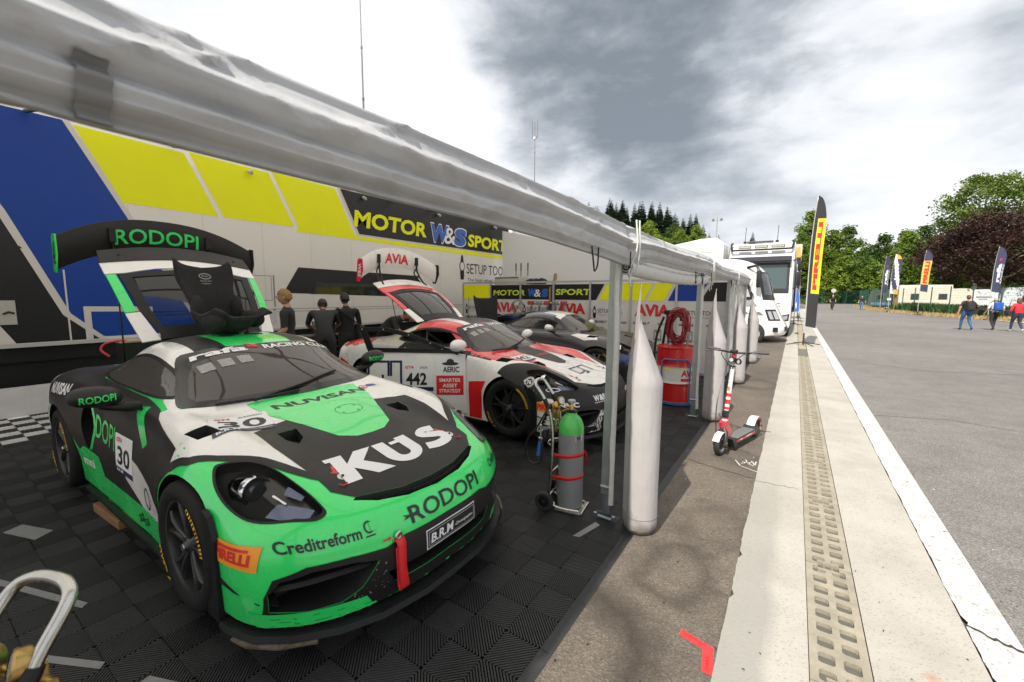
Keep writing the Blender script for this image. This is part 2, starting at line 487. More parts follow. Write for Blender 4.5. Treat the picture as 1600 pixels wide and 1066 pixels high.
class Decals:
 """thin vinyl / glass / print pieces conformed to a body by projection"""
 def __init__(s, bvh, mb, holes=()):
  s.bvh, s.mb, s.holes = bvh, mb, holes
 @staticmethod
 def clip(b, poly):
  """remove a convex outline from a flat mesh, cutting cleanly along its edges"""
  n = len(poly)
  cx, cy = sum(p[0] for p in poly) / n, sum(p[1] for p in poly) / n
  x0, x1 = min(p[0] for p in poly), max(p[0] for p in poly); y0, y1 = min(p[1] for p in poly), max(p[1] for p in poly)
  cand = [f for f in b.faces if max(v.co.x for v in f.verts) > x0 and min(v.co.x for v in f.verts) < x1 and max(v.co.y for v in f.verts) > y0 and min(v.co.y for v in f.verts) < y1]
  for i in range(n):
   if not cand: return
   p, q = poly[i], poly[(i + 1) % n]
   nx, ny = q[1] - p[1], -(q[0] - p[0]); L = math.hypot(nx, ny)
   if L < 1e-7: continue
   nx /= L; ny /= L
   if (cx - p[0]) * nx + (cy - p[1]) * ny > 0: nx, ny = -nx, -ny        # outward
   es = {e for f in cand for e in f.edges}; vs = {v for f in cand for v in f.verts}
   bmesh.ops.bisect_plane(b, geom=list(vs) + list(es) + cand, plane_co=(p[0], p[1], 0), plane_no=(nx, ny, 0), dist=1e-6)
   cand = [f for f in b.faces if Decals._in(f.calc_center_median(), poly, cx, cy, i + 1)]
  if cand: bmesh.ops.delete(b, geom=cand, context='FACES')
 @staticmethod
 def _in(c, poly, cx, cy, upto):
  n = len(poly)
  for i in range(upto):
   p, q = poly[i], poly[(i + 1) % n]
   nx, ny = q[1] - p[1], -(q[0] - p[0])
   if (cx - p[0]) * nx + (cy - p[1]) * ny > 0: nx, ny = -nx, -ny
   if (c.x - p[0]) * nx + (c.y - p[1]) * ny > 1e-7: return False
  return True
 def put(s, shape, mode, m, lift=0.0015, maxlen=0.04, side=-1, bvh=None, hole=0.05):
  vs, fs = shape
  b = bmesh.new(); vv = [b.verts.new((x, y, 0)) for x, y in vs]
  for f in fs:
   try: b.faces.new([vv[i] for i in f])
   except ValueError: pass
  bmesh.ops.remove_doubles(b, verts=b.verts, dist=1e-6)
  for hm, hp in s.holes:
   if hm == (mode if mode != 'side' else ('side', side)) and b.faces: s.clip(b, hp)
  if b.faces: bmesh.ops.triangulate(b, faces=[f for f in b.faces if len(f.verts) > 3])
  for _ in range(7):
   es = [e for e in b.edges if e.calc_length() > maxlen]
   if not es: break
   bmesh.ops.subdivide_edges(b, edges=es, cuts=1)
   bmesh.ops.triangulate(b, faces=[f for f in b.faces if len(f.verts) > 3])
  bv = bvh or s.bvh
  bad = set(); pos = {}
  b.verts.index_update()
  for v in b.verts:
   x, y = v.co.x, v.co.y
   if mode == 'top': o, d = Vector((-x, y, 3)), Vector((0, 0, -1))          # x = s, y = lateral
   elif mode == 'side': o, d = Vector((-x, 3 * side, y)), Vector((0, -side, 0))   # x = s, y = height
   elif mode == 'front': o, d = Vector((2, x, y)), Vector((-1, 0, 0))       # x = lateral, y = height
   elif mode == 'rear': o, d = Vector((-6, x, y)), Vector((1, 0, 0))
   else: o, d = mode(x, y)
   hit, nrm, idx, dist = bv.ray_cast(o, d)
   if hit is None: bad.add(v.index); continue
   if nrm.dot(d) > 0: nrm = -nrm
   pos[v.index] = (hit + nrm * lift, nrm, dist)
  k = s.mb.mi(m)
  nv = {i: s.mb.bm.verts.new(p[0]) for i, p in pos.items()}
  for f in b.faces:
   ids = [v.index for v in f.verts]
   if any(i in bad for i in ids): continue
   ok = True
   for a, c in zip(ids, ids[1:] + ids[:1]):
    L0 = (b.verts[a].co - b.verts[c].co).length if False else None
   P = [pos[i][0] for i in ids]; D = [pos[i][2] for i in ids]
   L2 = max((P[i] - P[i - 1]).length for i in range(len(P)))
   L1 = max((f.verts[i].co - f.verts[i - 1].co).length for i in range(len(ids)))
   if not s.holes and L2 > max(3.2 * L1, 0.02) and max(D) - min(D) > hole: continue
   try:
    g = s.mb.bm.faces.new([nv[i] for i in ids])
   except ValueError: continue
   g.material_index = k; g.smooth = True
  b.free()
def boolean_cut(bm_body, cutters, mats):
 """bm_body minus list of closed bmeshes, exact; cut walls take material slot 1"""
 def tmp(b, name):
  me = bpy.data.meshes.new(name); b.to_mesh(me)
  for m in mats: me.materials.append(m)
  o = bpy.data.objects.new(name, me); COL.objects.link(o); return o
 body = tmp(bm_body, 'body')
 cb = bmesh.new()
 objs = []
 for c in cutters:
  for f in c.faces: f.material_index = 1
  bmesh.ops.recalc_face_normals(c, faces=c.faces)
  objs.append(tmp(c, 'cutter')); c.free()
 for o in objs:
  md = body.modifiers.new('cut', 'BOOLEAN'); md.operation = 'DIFFERENCE'; md.object = o; md.solver = 'EXACT'
 dg = bpy.context.evaluated_depsgraph_get(); dg.update()
 me = bpy.data.meshes.new_from_object(body.evaluated_get(dg))
 out = bmesh.new(); out.from_mesh(me)
 for o in objs + [body]:
  m_ = o.data; bpy.data.objects.remove(o); bpy.data.meshes.remove(m_)
 bpy.data.meshes.remove(me)
 cb.free()
 return out
def prism_bm(poly, fn0, fn1):
 m = MB(); m.prism(poly, fn0, fn1)
 bmesh.ops.remove_doubles(m.bm, verts=m.bm.verts, dist=1e-6)
 return m.bm
def cyl_bm(a, b, r, n=48, r2=None):
 m = MB(); m.cyl(a, b, r, None, n, r2)
 return m.bm
def hull(pts):
 pts = sorted(set((round(a, 6), round(b, 6)) for a, b in pts))
 def half(P):
  o = []
  for p in P:
   while len(o) > 1 and (o[-1][0] - o[-2][0]) * (p[1] - o[-2][1]) - (o[-1][1] - o[-2][1]) * (p[0] - o[-2][0]) <= 0: o.pop()
   o.append(p)
  return o
 a, b = half(pts), half(pts[::-1])
 return a[:-1] + b[:-1]
HEADLAMP = [(.80,.825),(.785,.79),(.70,.715),(.575,.655),(.425,.615),(.285,.592),(.238,.598),(.26,.66),(.37,.765),(.48,.825),(.62,.855),(.73,.855)]
def mirror_y(poly): return [(a, -b) for a, b in poly]
def wheel_parts(car, x, y, side, mt, rim_m, tyre_m, print_m, disc_m, spin=0.0, r=.34, w=.30, words=('P ZERO', 'PIRELLI')):
 """rim is the part, tyre its sub-part; side -1 = car's right"""
 M0 = Matrix.Translation((x, y, r)) @ Matrix.Rotation(R(90), 4, 'X')          # local z -> -y
 if side > 0: M0 = Matrix.Translation((x, y, r)) @ Matrix.Rotation(R(-90), 4, 'X')
 b = MB()
 rr = .238
 b.lathe([(rr - .012, -.20), (rr - .012, -.03), (rr - .006, .0), (rr + .006, .004), (rr + .012, -.004), (rr + .012, -.22)], rim_m, 48, M0)
 b.lathe([(0, -.11), (.165, -.11), (.165, -.125), (.0, -.125)], disc_m, 40, M0)   # brake disc
 b.lathe([(0, -.195), (rr - .012, -.195)], mt['cavity'], 40, M0)
 b.lathe([(0, .004), (.02, .004), (.024, .0), (.03, -.012), (.045, -.02), (.058, -.035), (.06, -.10)], rim_m, 20, M0)
 b.lathe([(0, .010), (.017, .010), (.018, .004)], mt['steel'], 12, M0)
 for k in range(5):
  a0 = spin + k * 2 * math.pi / 5
  for sgn in (-1, 1):
   a1 = a0 + sgn * .10; a2 = a0 + sgn * .24
   def P(rad, ang, z): return M0 @ Vector((rad * math.cos(ang), rad * math.sin(ang), z))
   inner, mid, outer = .045, .13, rr - .006
   segs = [(inner, a0 + sgn * .18, -.020, .017), (mid, a1 + sgn * .035, -.010, .0105), (.19, a0 + sgn * .19, -.006, .010), (outer, a2 + sgn * .03, -.012, .013)]
   ring = []
   for (rad, ang, z, hw) in segs:
    d = hw / max(rad, .02)
    ring.append([P(rad, ang - d, z - .004), P(rad, ang - d * .55, z + .004), P(rad, ang + d * .55, z + .004), P(rad, ang + d, z - .004), P(rad, ang + d * .8, z - .035), P(rad, ang - d * .8, z - .035)])
   b.grid(ring, rim_m, smooth=False, closed_v=True)
 rim = b.build('wheel', car, sharp=35)
 t = MB()
 prof = [(rr + .005, .004), (rr + .02, .012), (r - .055, .020), (r - .022, .012), (r - .006, -.006), (r, -.035), (r, -w + .055), (r - .012, -w + .02), (r - .04, -w), (rr, -w + .01)]
 t.lathe(prof, tyre_m, 64, M0)
 def ringmap(rad0, ang0, flip=1):
  def fn(px, py):
   rad = rad0 + py
   a = ang0 - px / (rad0 + .02)
   z = .0165 + (rad - (rr + .02)) / (r - .055 - rr - .02) * .006 if rad < r - .055 else .0165
   return M0 @ Vector((rad * math.cos(a), rad * math.sin(a), z + .006))
  return fn
 for word, ang in ((words[1], R(62)), (words[0], R(235)), (words[1], R(242 - 62 + 180 + 58))):
  sh = text2d(word, w=.034 * len(word), h=.026, bold=.012, res=2)
  bb = bmesh.new(); vv = [bb.verts.new((x_, y_, 0)) for x_, y_ in sh[0]]
  for f in sh[1]:
   try: bb.faces.new([vv[i] for i in f])
   except ValueError: pass
  fn = ringmap(r - .075, ang)
  bb.verts.index_update()
  vs2 = [(v.co.x, v.co.y) for v in bb.verts]; fs2 = [tuple(v.index for v in f.verts) for f in bb.faces]; bb.free()
  t.mesh([fn(px, py) for px, py in vs2], fs2, print_m)
 t.build('tyre', rim, sharp=45)
 return rim
def build_car(cfg):
 """cfg: loc, label, paint, livery(dec, mt), and colours of the moving parts"""
 car = thing('race_car', cfg['label'], 'race car', cfg['loc'], 0, 'race cars in the paddock awning')
 mt = cfg['mats']
 solid = car_solid(6, 6)
 bv0 = BVHTree.FromBMesh(solid)
 cut = []
 for s_, rad in ((.98, .372), (3.464, .375)):
  for sd_ in (-1, 1):
   cut.append(cyl_bm((-s_, .58 * sd_, .345), (-s_, 1.3 * sd_, .345), rad))
 top = lambda z: (lambda s_, y: Vector((-s_, y, z)))
 hole = hull(smooth_loop(HEADLAMP, 4))
 holes = []
 for sd_ in (1, -1):
  poly = [(a, b * sd_) for a, b in hole]
  holes.append(('top', poly))
  b = prism_bm(poly, lambda s_, y: Vector((-s_, y, .40 + .06)), lambda s_, y: Vector((-s_, y, 1.0)))
  for v in b.verts:
   if v.co.z < .6:
    h, n, i, d = bv0.ray_cast(Vector((v.co.x, v.co.y, 2)), Vector((0, 0, -1)))
    v.co.z = (h.z if h else .7) - .055
  cut.append(b)
  inl = [(.44 * sd_, .355), (.55 * sd_, .385), (.70 * sd_, .39), (.80 * sd_, .36), (.835 * sd_, .30), (.83 * sd_, .215), (.72 * sd_, .20), (.60 * sd_, .205), (.52 * sd_, .25)]
  inl = hull(inl); holes.append(('front', inl))
  cut.append(prism_bm(inl, lambda y, z: Vector((.1, y, z)), lambda y, z: Vector((-.42, y, z))))
  ve = [(.93, .335 * sd_), (.93, .455 * sd_), (.83, .455 * sd_), (.76, .415 * sd_), (.82, .355 * sd_)]
  holes.append(('top', ve))
  cut.append(prism_bm(ve, top(.74), top(1.0)))
  vf = [(1.235, .80 * sd_), (1.21, .70 * sd_), (1.03, .685 * sd_), (1.08, .79 * sd_)]
  holes.append(('top', vf))
  cut.append(prism_bm(vf, top(.78), top(1.0)))
  si = smooth_loop([(2.72, .50), (2.62, .66), (2.70, .80), (2.82, .82), (2.90, .68), (2.86, .52), (2.79, .46)], 3)
  si = hull(si); holes.append((('side', sd_), si))
  for s_, rad in ((.98, .372), (3.464, .375)): holes.append((('side', sd_), [(s_ + rad * math.cos(2 * math.pi * q / 48), .345 + rad * math.sin(2 * math.pi * q / 48)) for q in range(48)]))
  cut.append(prism_bm(si, lambda s_, z: Vector((-s_, 1.2 * sd_, z)), lambda s_, z: Vector((-s_ - .08, .74 * sd_, z))))
 holes.append(('front', [(-.36, .205), (.36, .205), (.40, .275), (-.40, .275)]))
 cut.append(prism_bm([(-.36, .205), (.36, .205), (.40, .275), (-.40, .275)], lambda y, z: Vector((.1, y, z)), lambda y, z: Vector((-.2, y, z))))
 slot = [(.215, -.46), (.155, -.36), (.105, -.2), (.09, 0), (.105, .2), (.155, .36), (.215, .46), (.225, .44), (.195, .34), (.155, .2), (.142, 0), (.155, -.2), (.195, -.34), (.225, -.44)]
 for q in range(6): holes.append(('top', hull([slot[q], slot[q + 1], slot[13 - q], slot[12 - q]])))
 cut.append(prism_bm(slot, top(.50), top(.8)))
 cut.append(prism_bm([(2.84, -.42), (3.2, -.46), (3.78, -.5), (3.78, .5), (3.2, .46), (2.84, .42)], top(.74), top(1.6)))
 inner = [(1.44, 0), (1.455, .26), (1.50, .47), (1.585, .615), (1.66, .625), (1.83, .56), (1.925, .50), (1.90, .25), (1.89, 0)]
 brd = hull(inner + [(a, -b) for a, b in inner])
 holes.append(('top', brd)); cut.append(prism_bm(brd, top(.66), top(1.6)))
 cut.append(prism_bm([(1.60, .50), (2.78, .50), (2.78, 1.08), (2.4, 1.14), (2.05, 1.10), (1.75, 1.0), (1.60, .9)], lambda s_, z: Vector((-s_, -.50, z)), lambda s_, z: Vector((-s_, .50, z))))
 sw = smooth_loop([(1.70, .965), (1.80, 1.025), (2.0, 1.115), (2.2, 1.165), (2.45, 1.18), (2.7, 1.152), (2.9, 1.095), (3.02, 1.03), (2.98, .985), (2.7, .965), (2.3, .955), (1.9, .945)], 3)
 sw2 = hull([(2.35 + (a - 2.35) * .93, 1.04 + (b - 1.04) * .84) for a, b in sw])
 for sd_ in (-1, 1):
  holes.append((('side', sd_), sw2)); cut.append(prism_bm(sw2, lambda s_, z: Vector((-s_, 1.2 * sd_, z)), lambda s_, z: Vector((-s_, .42 * sd_, z))))
 holes.append(('top', hull([(2.84, -.42), (3.2, -.46), (3.78, -.5), (3.78, .5), (3.2, .46), (2.84, .42)])))
 bm = boolean_cut(solid, cut, [cfg['paint'], mt['cavity']])
 bv = BVHTree.FromBMesh(bm)
 mb = MB(); mb.bm = bm; mb.mats = [cfg['paint'], mt['cavity']]
 dec = Decals(bv0, mb, holes)
 for sd_ in (-1, 1):
  dec.put(outline([(0, .425), (.30 * sd_, .425), (.40 * sd_, .40), (.56 * sd_, .415), (.72 * sd_, .415), (.82 * sd_, .37), (.845 * sd_, .29), (.845 * sd_, .195), (.50 * sd_, .190), (.46 * sd_, .125), (0, .125)]), 'front', cfg['low'], .0045, .03)
  dec.put(outline([(.46 * sd_, .127), (.50 * sd_, .197), (.875 * sd_, .205), (.875 * sd_, .127)]), 'front', cfg['lip'], .0055, .03)
 cfg['livery'](dec, mt)
 ws = smooth_loop([(1.385, 0), (1.40, .26), (1.455, .50), (1.555, .675), (1.63, .70), (1.75, .665), (1.92, .60), (2.065, .545), (2.045, .44), (2.01, .25), (2.0, 0), (2.01, -.25), (2.045, -.44), (2.065, -.545), (1.92, -.60), (1.75, -.665), (1.63, -.70), (1.555, -.675), (1.455, -.50), (1.40, -.26)], 3)
 body = mb.build('body', car, recalc=False, sharp=32, weld=False)
 g = MB(); dg_ = Decals(bv0, g, [('top', brd)])
 dg_.put(outline(ws), 'top', mt['screen'], .004, .05)
 dg_ = Decals(bv0, g)
 dg_.put(outline(brd), 'top', mt['glass_in'], .004, .05)
 if 'screen_print' in cfg: cfg['screen_print'](dg_, mt)
 g.build('windscreen', car, recalc=False, sharp=60, weld=False)
 for sd_ in (-1, 1):
  g = MB(); dg_ = Decals(bv0, g, [(('side', sd_), sw2)])
  dg_.put(outline(sw), 'side', mt['rubber'], .003, .05, sd_)
  if cfg.get('no_mirror') != sd_: Decals(bv0, g).put(outline(sw2), 'side', mt['side_glass'], .003, .05, sd_)
  g.build('side_window', car, recalc=False, sharp=60, weld=False)
  h = MB(); dh = Decals(bv0, h)
  poly = [(a, b * sd_) for a, b in hole]
  h0, n0, i0, d0 = bv0.ray_cast(Vector((-.575, .735 * sd_, 2)), Vector((0, 0, -1)))
  ax = Vector((1, 0, .16)).normalized()
  c = h0 + Vector((-.02, 0, -.058))
  Mz = Matrix.Translation(c) @ ax.to_track_quat('Z', 'Y').to_matrix().to_4x4()
  Mz = Mz @ Matrix.Scale(1.28, 4)
  h.lathe([(.0, .035), (.028, .03), (.040, .012), (.043, .0)], mt['lens'], 24, Mz)
  h.lathe([(.043, .0), (.049, .014), (.056, .018), (.059, .0), (.060, -.03), (.066, -.05), (.066, -.09)], mt['chrome'], 28, Mz)
  for q in range(8):
   a = q * math.pi / 4
   p = Mz @ Vector((.058 * math.cos(a), .058 * math.sin(a), .005)); h.box(p, (.014, .012, .012), mt['chrome'])
  dh.put(outline([(.78, .81 * sd_), (.56, .665 * sd_), (.27, .60 * sd_), (.28, .66 * sd_), (.48, .81 * sd_), (.72, .84 * sd_)]), 'top', mt['lamp_bowl'], -.050, .04)
  dh.put(outline([(.43, .725 * sd_), (.29, .615 * sd_), (.275, .655 * sd_), (.36, .745 * sd_), (.44, .785 * sd_)]), 'top', mt['bowl_blue'], -.030, .04)
  dh.put(outline([(.46, .645 * sd_), (.37, .615 * sd_), (.36, .64 * sd_), (.44, .685 * sd_)]), 'top', mt['bowl_blue'], -.022, .04)
  dh.put(outline(stroke2d([(.47, .72 * sd_), (.40, .70 * sd_), (.30, .64 * sd_)], .008)[0][:4]), 'top', mt['chrome'], -.02, .04)
  hl = h.build('headlamp', car, recalc=False, sharp=40, weld=False)
  cv = MB(); dc = Decals(bv0, cv)
  cxh = sum(p[0] for p in poly) / len(poly); cyh = sum(p[1] for p in poly) / len(poly)
  inn = [(cxh + (a - cxh) * .955, cyh + (b - cyh) * .955) for a, b in poly]
  out_ = [(cxh + (a - cxh) * 1.02, cyh + (b - cyh) * 1.02) for a, b in poly]
  n_ = len(poly)
  for k in range(n_):
   k2 = (k + 1) % n_
   dc.put(([out_[k], out_[k2], inn[k2], inn[k]], [(0, 1, 2, 3)]), 'top', mt['rubber'], .003, .05)
  dc.put(outline(inn), 'top', mt['lamp_cover'], .0035, .03)
  cv.build('lamp_cover', hl, recalc=False, sharp=60, weld=False)
  m = MB()
  cx_, cy_, cz_ = -1.93, 1.005 * sd_, 1.005
  pts = []
  NU, NV = 14, 20
  for i in range(NU + 1):
   u = math.pi * i / NU; row = []
   for j in range(NV):
    v = 2 * math.pi * j / NV
    yy = -math.cos(u) * .125; rad = math.sin(u) ** .72
    xx = math.cos(v) * rad; zz_ = math.sin(v) * rad
    xx = xx * (.085 if xx > 0 else .03); zz_ = zz_ * (.070 if zz_ > 0 else .062)
    row.append(Vector((cx_ + xx, cy_ + yy, cz_ + zz_ + .10 * (abs(cy_ + yy) - 1.0))))
   pts.append(row)
  m.grid(pts, cfg['mirror'], True, closed_v=True)
  m.tube(spline([(cx_ + .02, .80 * sd_, .915), (cx_ + .03, .90 * sd_, .925), (cx_ + .01, .99 * sd_, .95)], 4), [.03] * 4 + [.022] * 4 + [.02], mt['carbon'], 10)
  if 'mirror_print' in cfg and True:
   sh = text2d(cfg['mirror_print'], w=.16, h=.04, bold=.02)
   m.bm.normal_update()
   mb_bv = BVHTree.FromBMesh(m.bm); dm = Decals(mb_bv, m)
   y0 = cy_ - .08
   dm.put(xf(sh, y0, cz_ - .02), 'front', mt['green_print'], .003, .03, hole=.2)
  if cfg.get('no_mirror') != sd_: m.build('door_mirror', car, sharp=50, recalc=False, weld=False)
  cnd = MB()
  cnd.prism([(.50, .905), (.62, .925), (.62, .84), (.36, .78), (.30, .80), (.36, .86)], lambda s_, y: Vector((-s_, y * sd_, .235 + (s_ - .30) * .26)), lambda s_, y: Vector((-s_, y * sd_, .241 + (s_ - .30) * .26)), mt['carbon'])
  cnd.prism([(.60, .10), (.60, .50), (.66, .60), (.71, .62), (.72, .10)], lambda s_, z: Vector((-s_, .900 * sd_, z)), lambda s_, z: Vector((-s_, .925 * sd_, z)), mt['carbon'])
  cnd.build('canard', car, sharp=30)
  sk = MB()
  sk.prism([(1.36, .865), (1.36, .90), (3.0, .90), (3.05, .865)], lambda s_, y: Vector((-s_, y * sd_, .105)), lambda s_, y: Vector((-s_, y * sd_, .128)), mt['carbon'])
  sk.build('side_skirt', car, sharp=30)
 it = MB()
 it.prism([(1.46, .64), (1.50, .84), (1.70, .88), (1.86, .86), (1.90, .70), (1.88, .64)], lambda s_, z: Vector((-s_, -.60, z)), lambda s_, z: Vector((-s_, .60, z)), mt['dash'])
 it.box((-1.84, .30, .90), (.10, .34, .07), mt['rubber'], bev=.02)
 it.build('dashboard', car, sharp=40)
 it = MB(); it.tube([Vector((-2.05 + .05 * math.cos(q), .30 + .16 * math.cos(q), .93 + .14 * math.sin(q))) for q in [2 * math.pi * i / 20 for i in range(20)]], .016, mt['rubber'], 6, closed=True); it.box((-2.05, .30, .93), (.03, .22, .05), mt['rubber'])
 it.build('steering_wheel', car, sharp=40)
 it = MB()
 for pts in ([(-1.62, -.52, .66), (-1.80, -.50, .98), (-2.05, -.46, 1.13), (-2.7, -.45, 1.12)], [(-1.62, .52, .66), (-1.80, .50, .98), (-2.05, .46, 1.13), (-2.7, .45, 1.12)], [(-2.05, -.46, 1.13), (-2.05, .46, 1.13)], [(-2.72, -.48, .52), (-2.70, -.45, 1.12), (-2.70, .45, 1.12), (-2.72, .48, .52)], [(-2.72, -.46, .56), (-2.70, .44, 1.08)], [(-2.72, .46, .56), (-2.70, -.44, 1.08)]):
  it.tube(pts, .019, mt['cage'], 8)
 it.build('roll_cage', car, sharp=60)
 it = MB(); rows = []
 for x, z, hw in ((-2.30, .60, .2), (-2.45, .58, .22), (-2.55, .62, .22), (-2.60, .8, .22), (-2.63, .96, .25), (-2.65, 1.08, .2)):
  rows.append([Vector((x + .14 * abs(u) ** 3, .30 + hw * u, z)) for u in np.linspace(-1, 1, 9)])
 it.grid(rows, mt['rubber']); it.build('driver_seat', car, sharp=None)
 spl = MB()
 plan = [(-.055, 0), (-.05, .22), (.0, .46), (.09, .64), (.22, .79), (.36, .89), (.52, .93), (.60, .93), (.60, .6), (.60, 0)]
 full = plan + [(a, -b) for a, b in reversed(plan[1:-1])]
 spl.prism(full, lambda s_, y: Vector((-s_, y, .085)), lambda s_, y: Vector((-s_ - .01, y * .99, .112)), mt['carbon'], smooth=False)
 spo = spl.build('splitter', car, sharp=30)
 for sd_ in (-1, 1):
  sk = MB()
  sk.prism([(.17, .70), (.14, .72), (.25, .84), (.38, .915), (.48, .93), (.48, .80), (.36, .78)], lambda s_, y: Vector((-s_, y * sd_, .074)), lambda s_, y: Vector((-s_, y * sd_, .084)), mt['skid'])
  for q in ((.24, .79), (.36, .86)):
   sk.cyl((-q[0], q[1] * sd_, .07), (-q[0], q[1] * sd_, .0735), .012, mt['steel'], 10)
  sk.build('skid_plate', spo, sharp=30)
 for sd_ in (-1, 1):
  gr = MB()
  for q in range(11):
   z = .215 + q * .0145
   gr.box((-.40, .66 * sd_, z), (.006, .36, .004), mt['grille'])
  for q in range(17):
   gr.box((-.402, (.49 + q * .021) * sd_, .29), (.004, .004, .16), mt['grille'])
  rows = []
  for q in range(11):
   y = .47 + .355 * q / 10; z = .338 - .030 * (q / 10) ** 2 + .004 * q * 0
   hh, _n, _i, _d = bv0.ray_cast(Vector((1, y * sd_, z)), Vector((-1, 0, 0)))
   x = (hh.x if hh else -.3) - .012
   rows.append([Vector((x, y * sd_, z)), Vector((x - .02, y * sd_, z + .016)), Vector((x - .11, y * sd_, z + .022)), Vector((x - .11, y * sd_, z + .004))])
  gr.grid(rows, mt['carbon'], False, closed_v=True)
  gr.build('grille', car, sharp=None)
 gr = MB()
 for q in range(60):
  y = -.42 + q * .0142
  gr.box((-.13 - .09 * (y / .42) ** 2 * 1.0, y, .552 + .03 * (y / .42) ** 2), (.035, .003, .05), mt['grille'])
 gr.build('grille', car, sharp=None)
 for pts in ([(1.40, -.35), (1.46, .05), (1.55, .34)], [(1.40, -.05), (1.405, -.30), (1.47, -.55)]):
  P3 = []; wp = MB()
  for a, b_ in smooth_loop(pts, 6, False):
   h_, n_, i_, d_ = bv0.ray_cast(Vector((-a, b_, 3)), Vector((0, 0, -1)))
   P3.append(h_ + n_ * .018)
  wp.tube(P3, .009, mt['rubber'], 6)
  wp.build('wiper', car, sharp=None)
 an = MB(); h_, n_, i_, d_ = bv0.ray_cast(Vector((-2.35, .06, 3)), Vector((0, 0, -1)))
 an.lathe([(.028, 0), (.024, .012), (.008, .03), (.004, .05), (.0025, .32), (0, .321)], mt['rubber'], 12, Matrix.Translation(h_ - Vector((0, 0, .002))))
 an.build('aerial', car, sharp=60)
 for sd_ in (-1, 1):
  pn = MB(); dp = Decals(bv0, pn)
  dp.put(ellipse2d(.37, .41 * sd_, .027, .027, 20), 'top', mt['steel'], .004, .03)
  h_, n_, i_, d_ = bv0.ray_cast(Vector((-.37, .41 * sd_, 3)), Vector((0, 0, -1)))
  pn.cyl(h_, h_ + n_ * .012, .007, mt['cavity'], 10)
  dp.put(outline([(.47, .385 * sd_ - .03), (.475, .385 * sd_ - .012), (.43, .405 * sd_ - .006), (.43, .405 * sd_ + .008), (.40, .41 * sd_ - .012), (.425, .405 * sd_ - .04), (.43, .405 * sd_ - .022)]), 'top', mt['red_print'], .004, .03)
  pn.tube([h_ + Vector((.0, 0, .01)) + Vector((-.02 * math.cos(t) + .05, sd_ * .03 + .02 * math.sin(t), -.022)) for t in [q * math.pi / 5 for q in range(10)]], .003, mt['red_print'], 5, closed=True)
  pn.build('bonnet_pin', car, sharp=50, recalc=False, weld=False)
 ts = MB()
 hx, n_, i_, d_ = bv.ray_cast(Vector((1, -.34, .425)), Vector((-1, 0, 0)))
 c = hx
 prof = [(0.0, .0), (.022, -.004), (.034, -.03), (.034, -.15), (.05, -.24), (.045, -.255), (.03, -.25), (.02, -.235), (.018, -.15), (.014, -.04)]
 for t0, t1 in zip(prof[:-1], prof[1:]):
  a = Vector((c.x + t0[0], c.y, c.z + t0[1])); b_ = Vector((c.x + t1[0], c.y, c.z + t1[1]))
  dx = Vector((0, .026, 0))
  ts.face([a - dx, a + dx, b_ + dx, b_ - dx], mt['strap'], True)
 ts.lathe([(.020, 0), (.024, .006), (.02, .012), (.008, .012)], mt['steel'], 14, Matrix.Translation((c.x + .002, c.y, c.z + .012)) @ Matrix.Rotation(R(90), 4, 'Y'))
 so = ts.build('tow_strap', car, sharp=60)
 so.modifiers.new('thickness', 'SOLIDIFY').thickness = .004
 for k, (s_, y, sd_) in enumerate(((.98, -.918, -1), (.98, .918, 1), (3.464, -.925, -1), (3.464, .925, 1))):
  wheel_parts(car, -s_, y, sd_, mt, cfg['rim'], mt['tyre'], mt['yellow_print'], mt['disc'], spin=R(18) + k)
 rl = MB(); dr = Decals(bv, rl)
 dr.put(outline([(-.80, .76), (-.4, .80), (.4, .80), (.80, .76), (.80, .72), (.4, .765), (-.4, .765), (-.80, .72)]), 'rear', mt['red_print'], .003, .06)
 rl.build('tail_lamp', car, recalc=False, weld=False)
 hinge = Vector((-2.80, 0, 1.262)); a = R(cfg.get('gate', 42))
 e1 = Vector((-math.cos(a), 0, math.sin(a))); n1 = Vector((math.sin(a), 0, math.cos(a)))
 def G(u, y, w=0.0): return hinge + e1 * u + n1 * (w + .035 * math.sin(min(1, max(0, u / 1.05)) * math.pi) - .05 * (y / .55) ** 2) + Vector((0, y, 0))
 gate = MB()
 def strip(poly, m_, lift=0.0, thick=.012):
  vs, fs = outline(poly)
  b = bmesh.new(); vv = [b.verts.new((x_, y_, 0)) for x_, y_ in vs]
  for f in fs: b.faces.new([vv[i] for i in f])
  for _ in range(5):
   es = [e for e in b.edges if e.calc_length() > .09]
   if not es: break
   bmesh.ops.subdivide_edges(b, edges=es, cuts=1); bmesh.ops.triangulate(b, faces=b.faces)
  r_ = bmesh.ops.extrude_face_region(b, geom=b.faces[:])
  ups = {v for v in r_['geom'] if isinstance(v, bmesh.types.BMVert)}
  for v in b.verts: v.co = G(v.co.x, v.co.y, lift + (thick if v in ups else 0.0))
  bmesh.ops.recalc_face_normals(b, faces=b.faces)
  gate.join(b, m_, True)
 gc = cfg['gate_cols']
 L1 = 1.04
 strip([(L1 - .16, -.60), (L1 - .13, 0), (L1 - .16, .60), (L1, .585), (L1 + .035, .3), (L1 + .045, 0), (L1 + .035, -.3), (L1, -.585)], gc['tip'], .008)
 strip([(L1 - .30, -.47), (L1 - .255, -.25), (L1 - .245, 0), (L1 - .255, .25), (L1 - .30, .47), (L1 - .30, .595), (L1 - .155, .60), (L1 - .125, 0), (L1 - .155, -.60), (L1 - .30, -.595)], gc['band'])
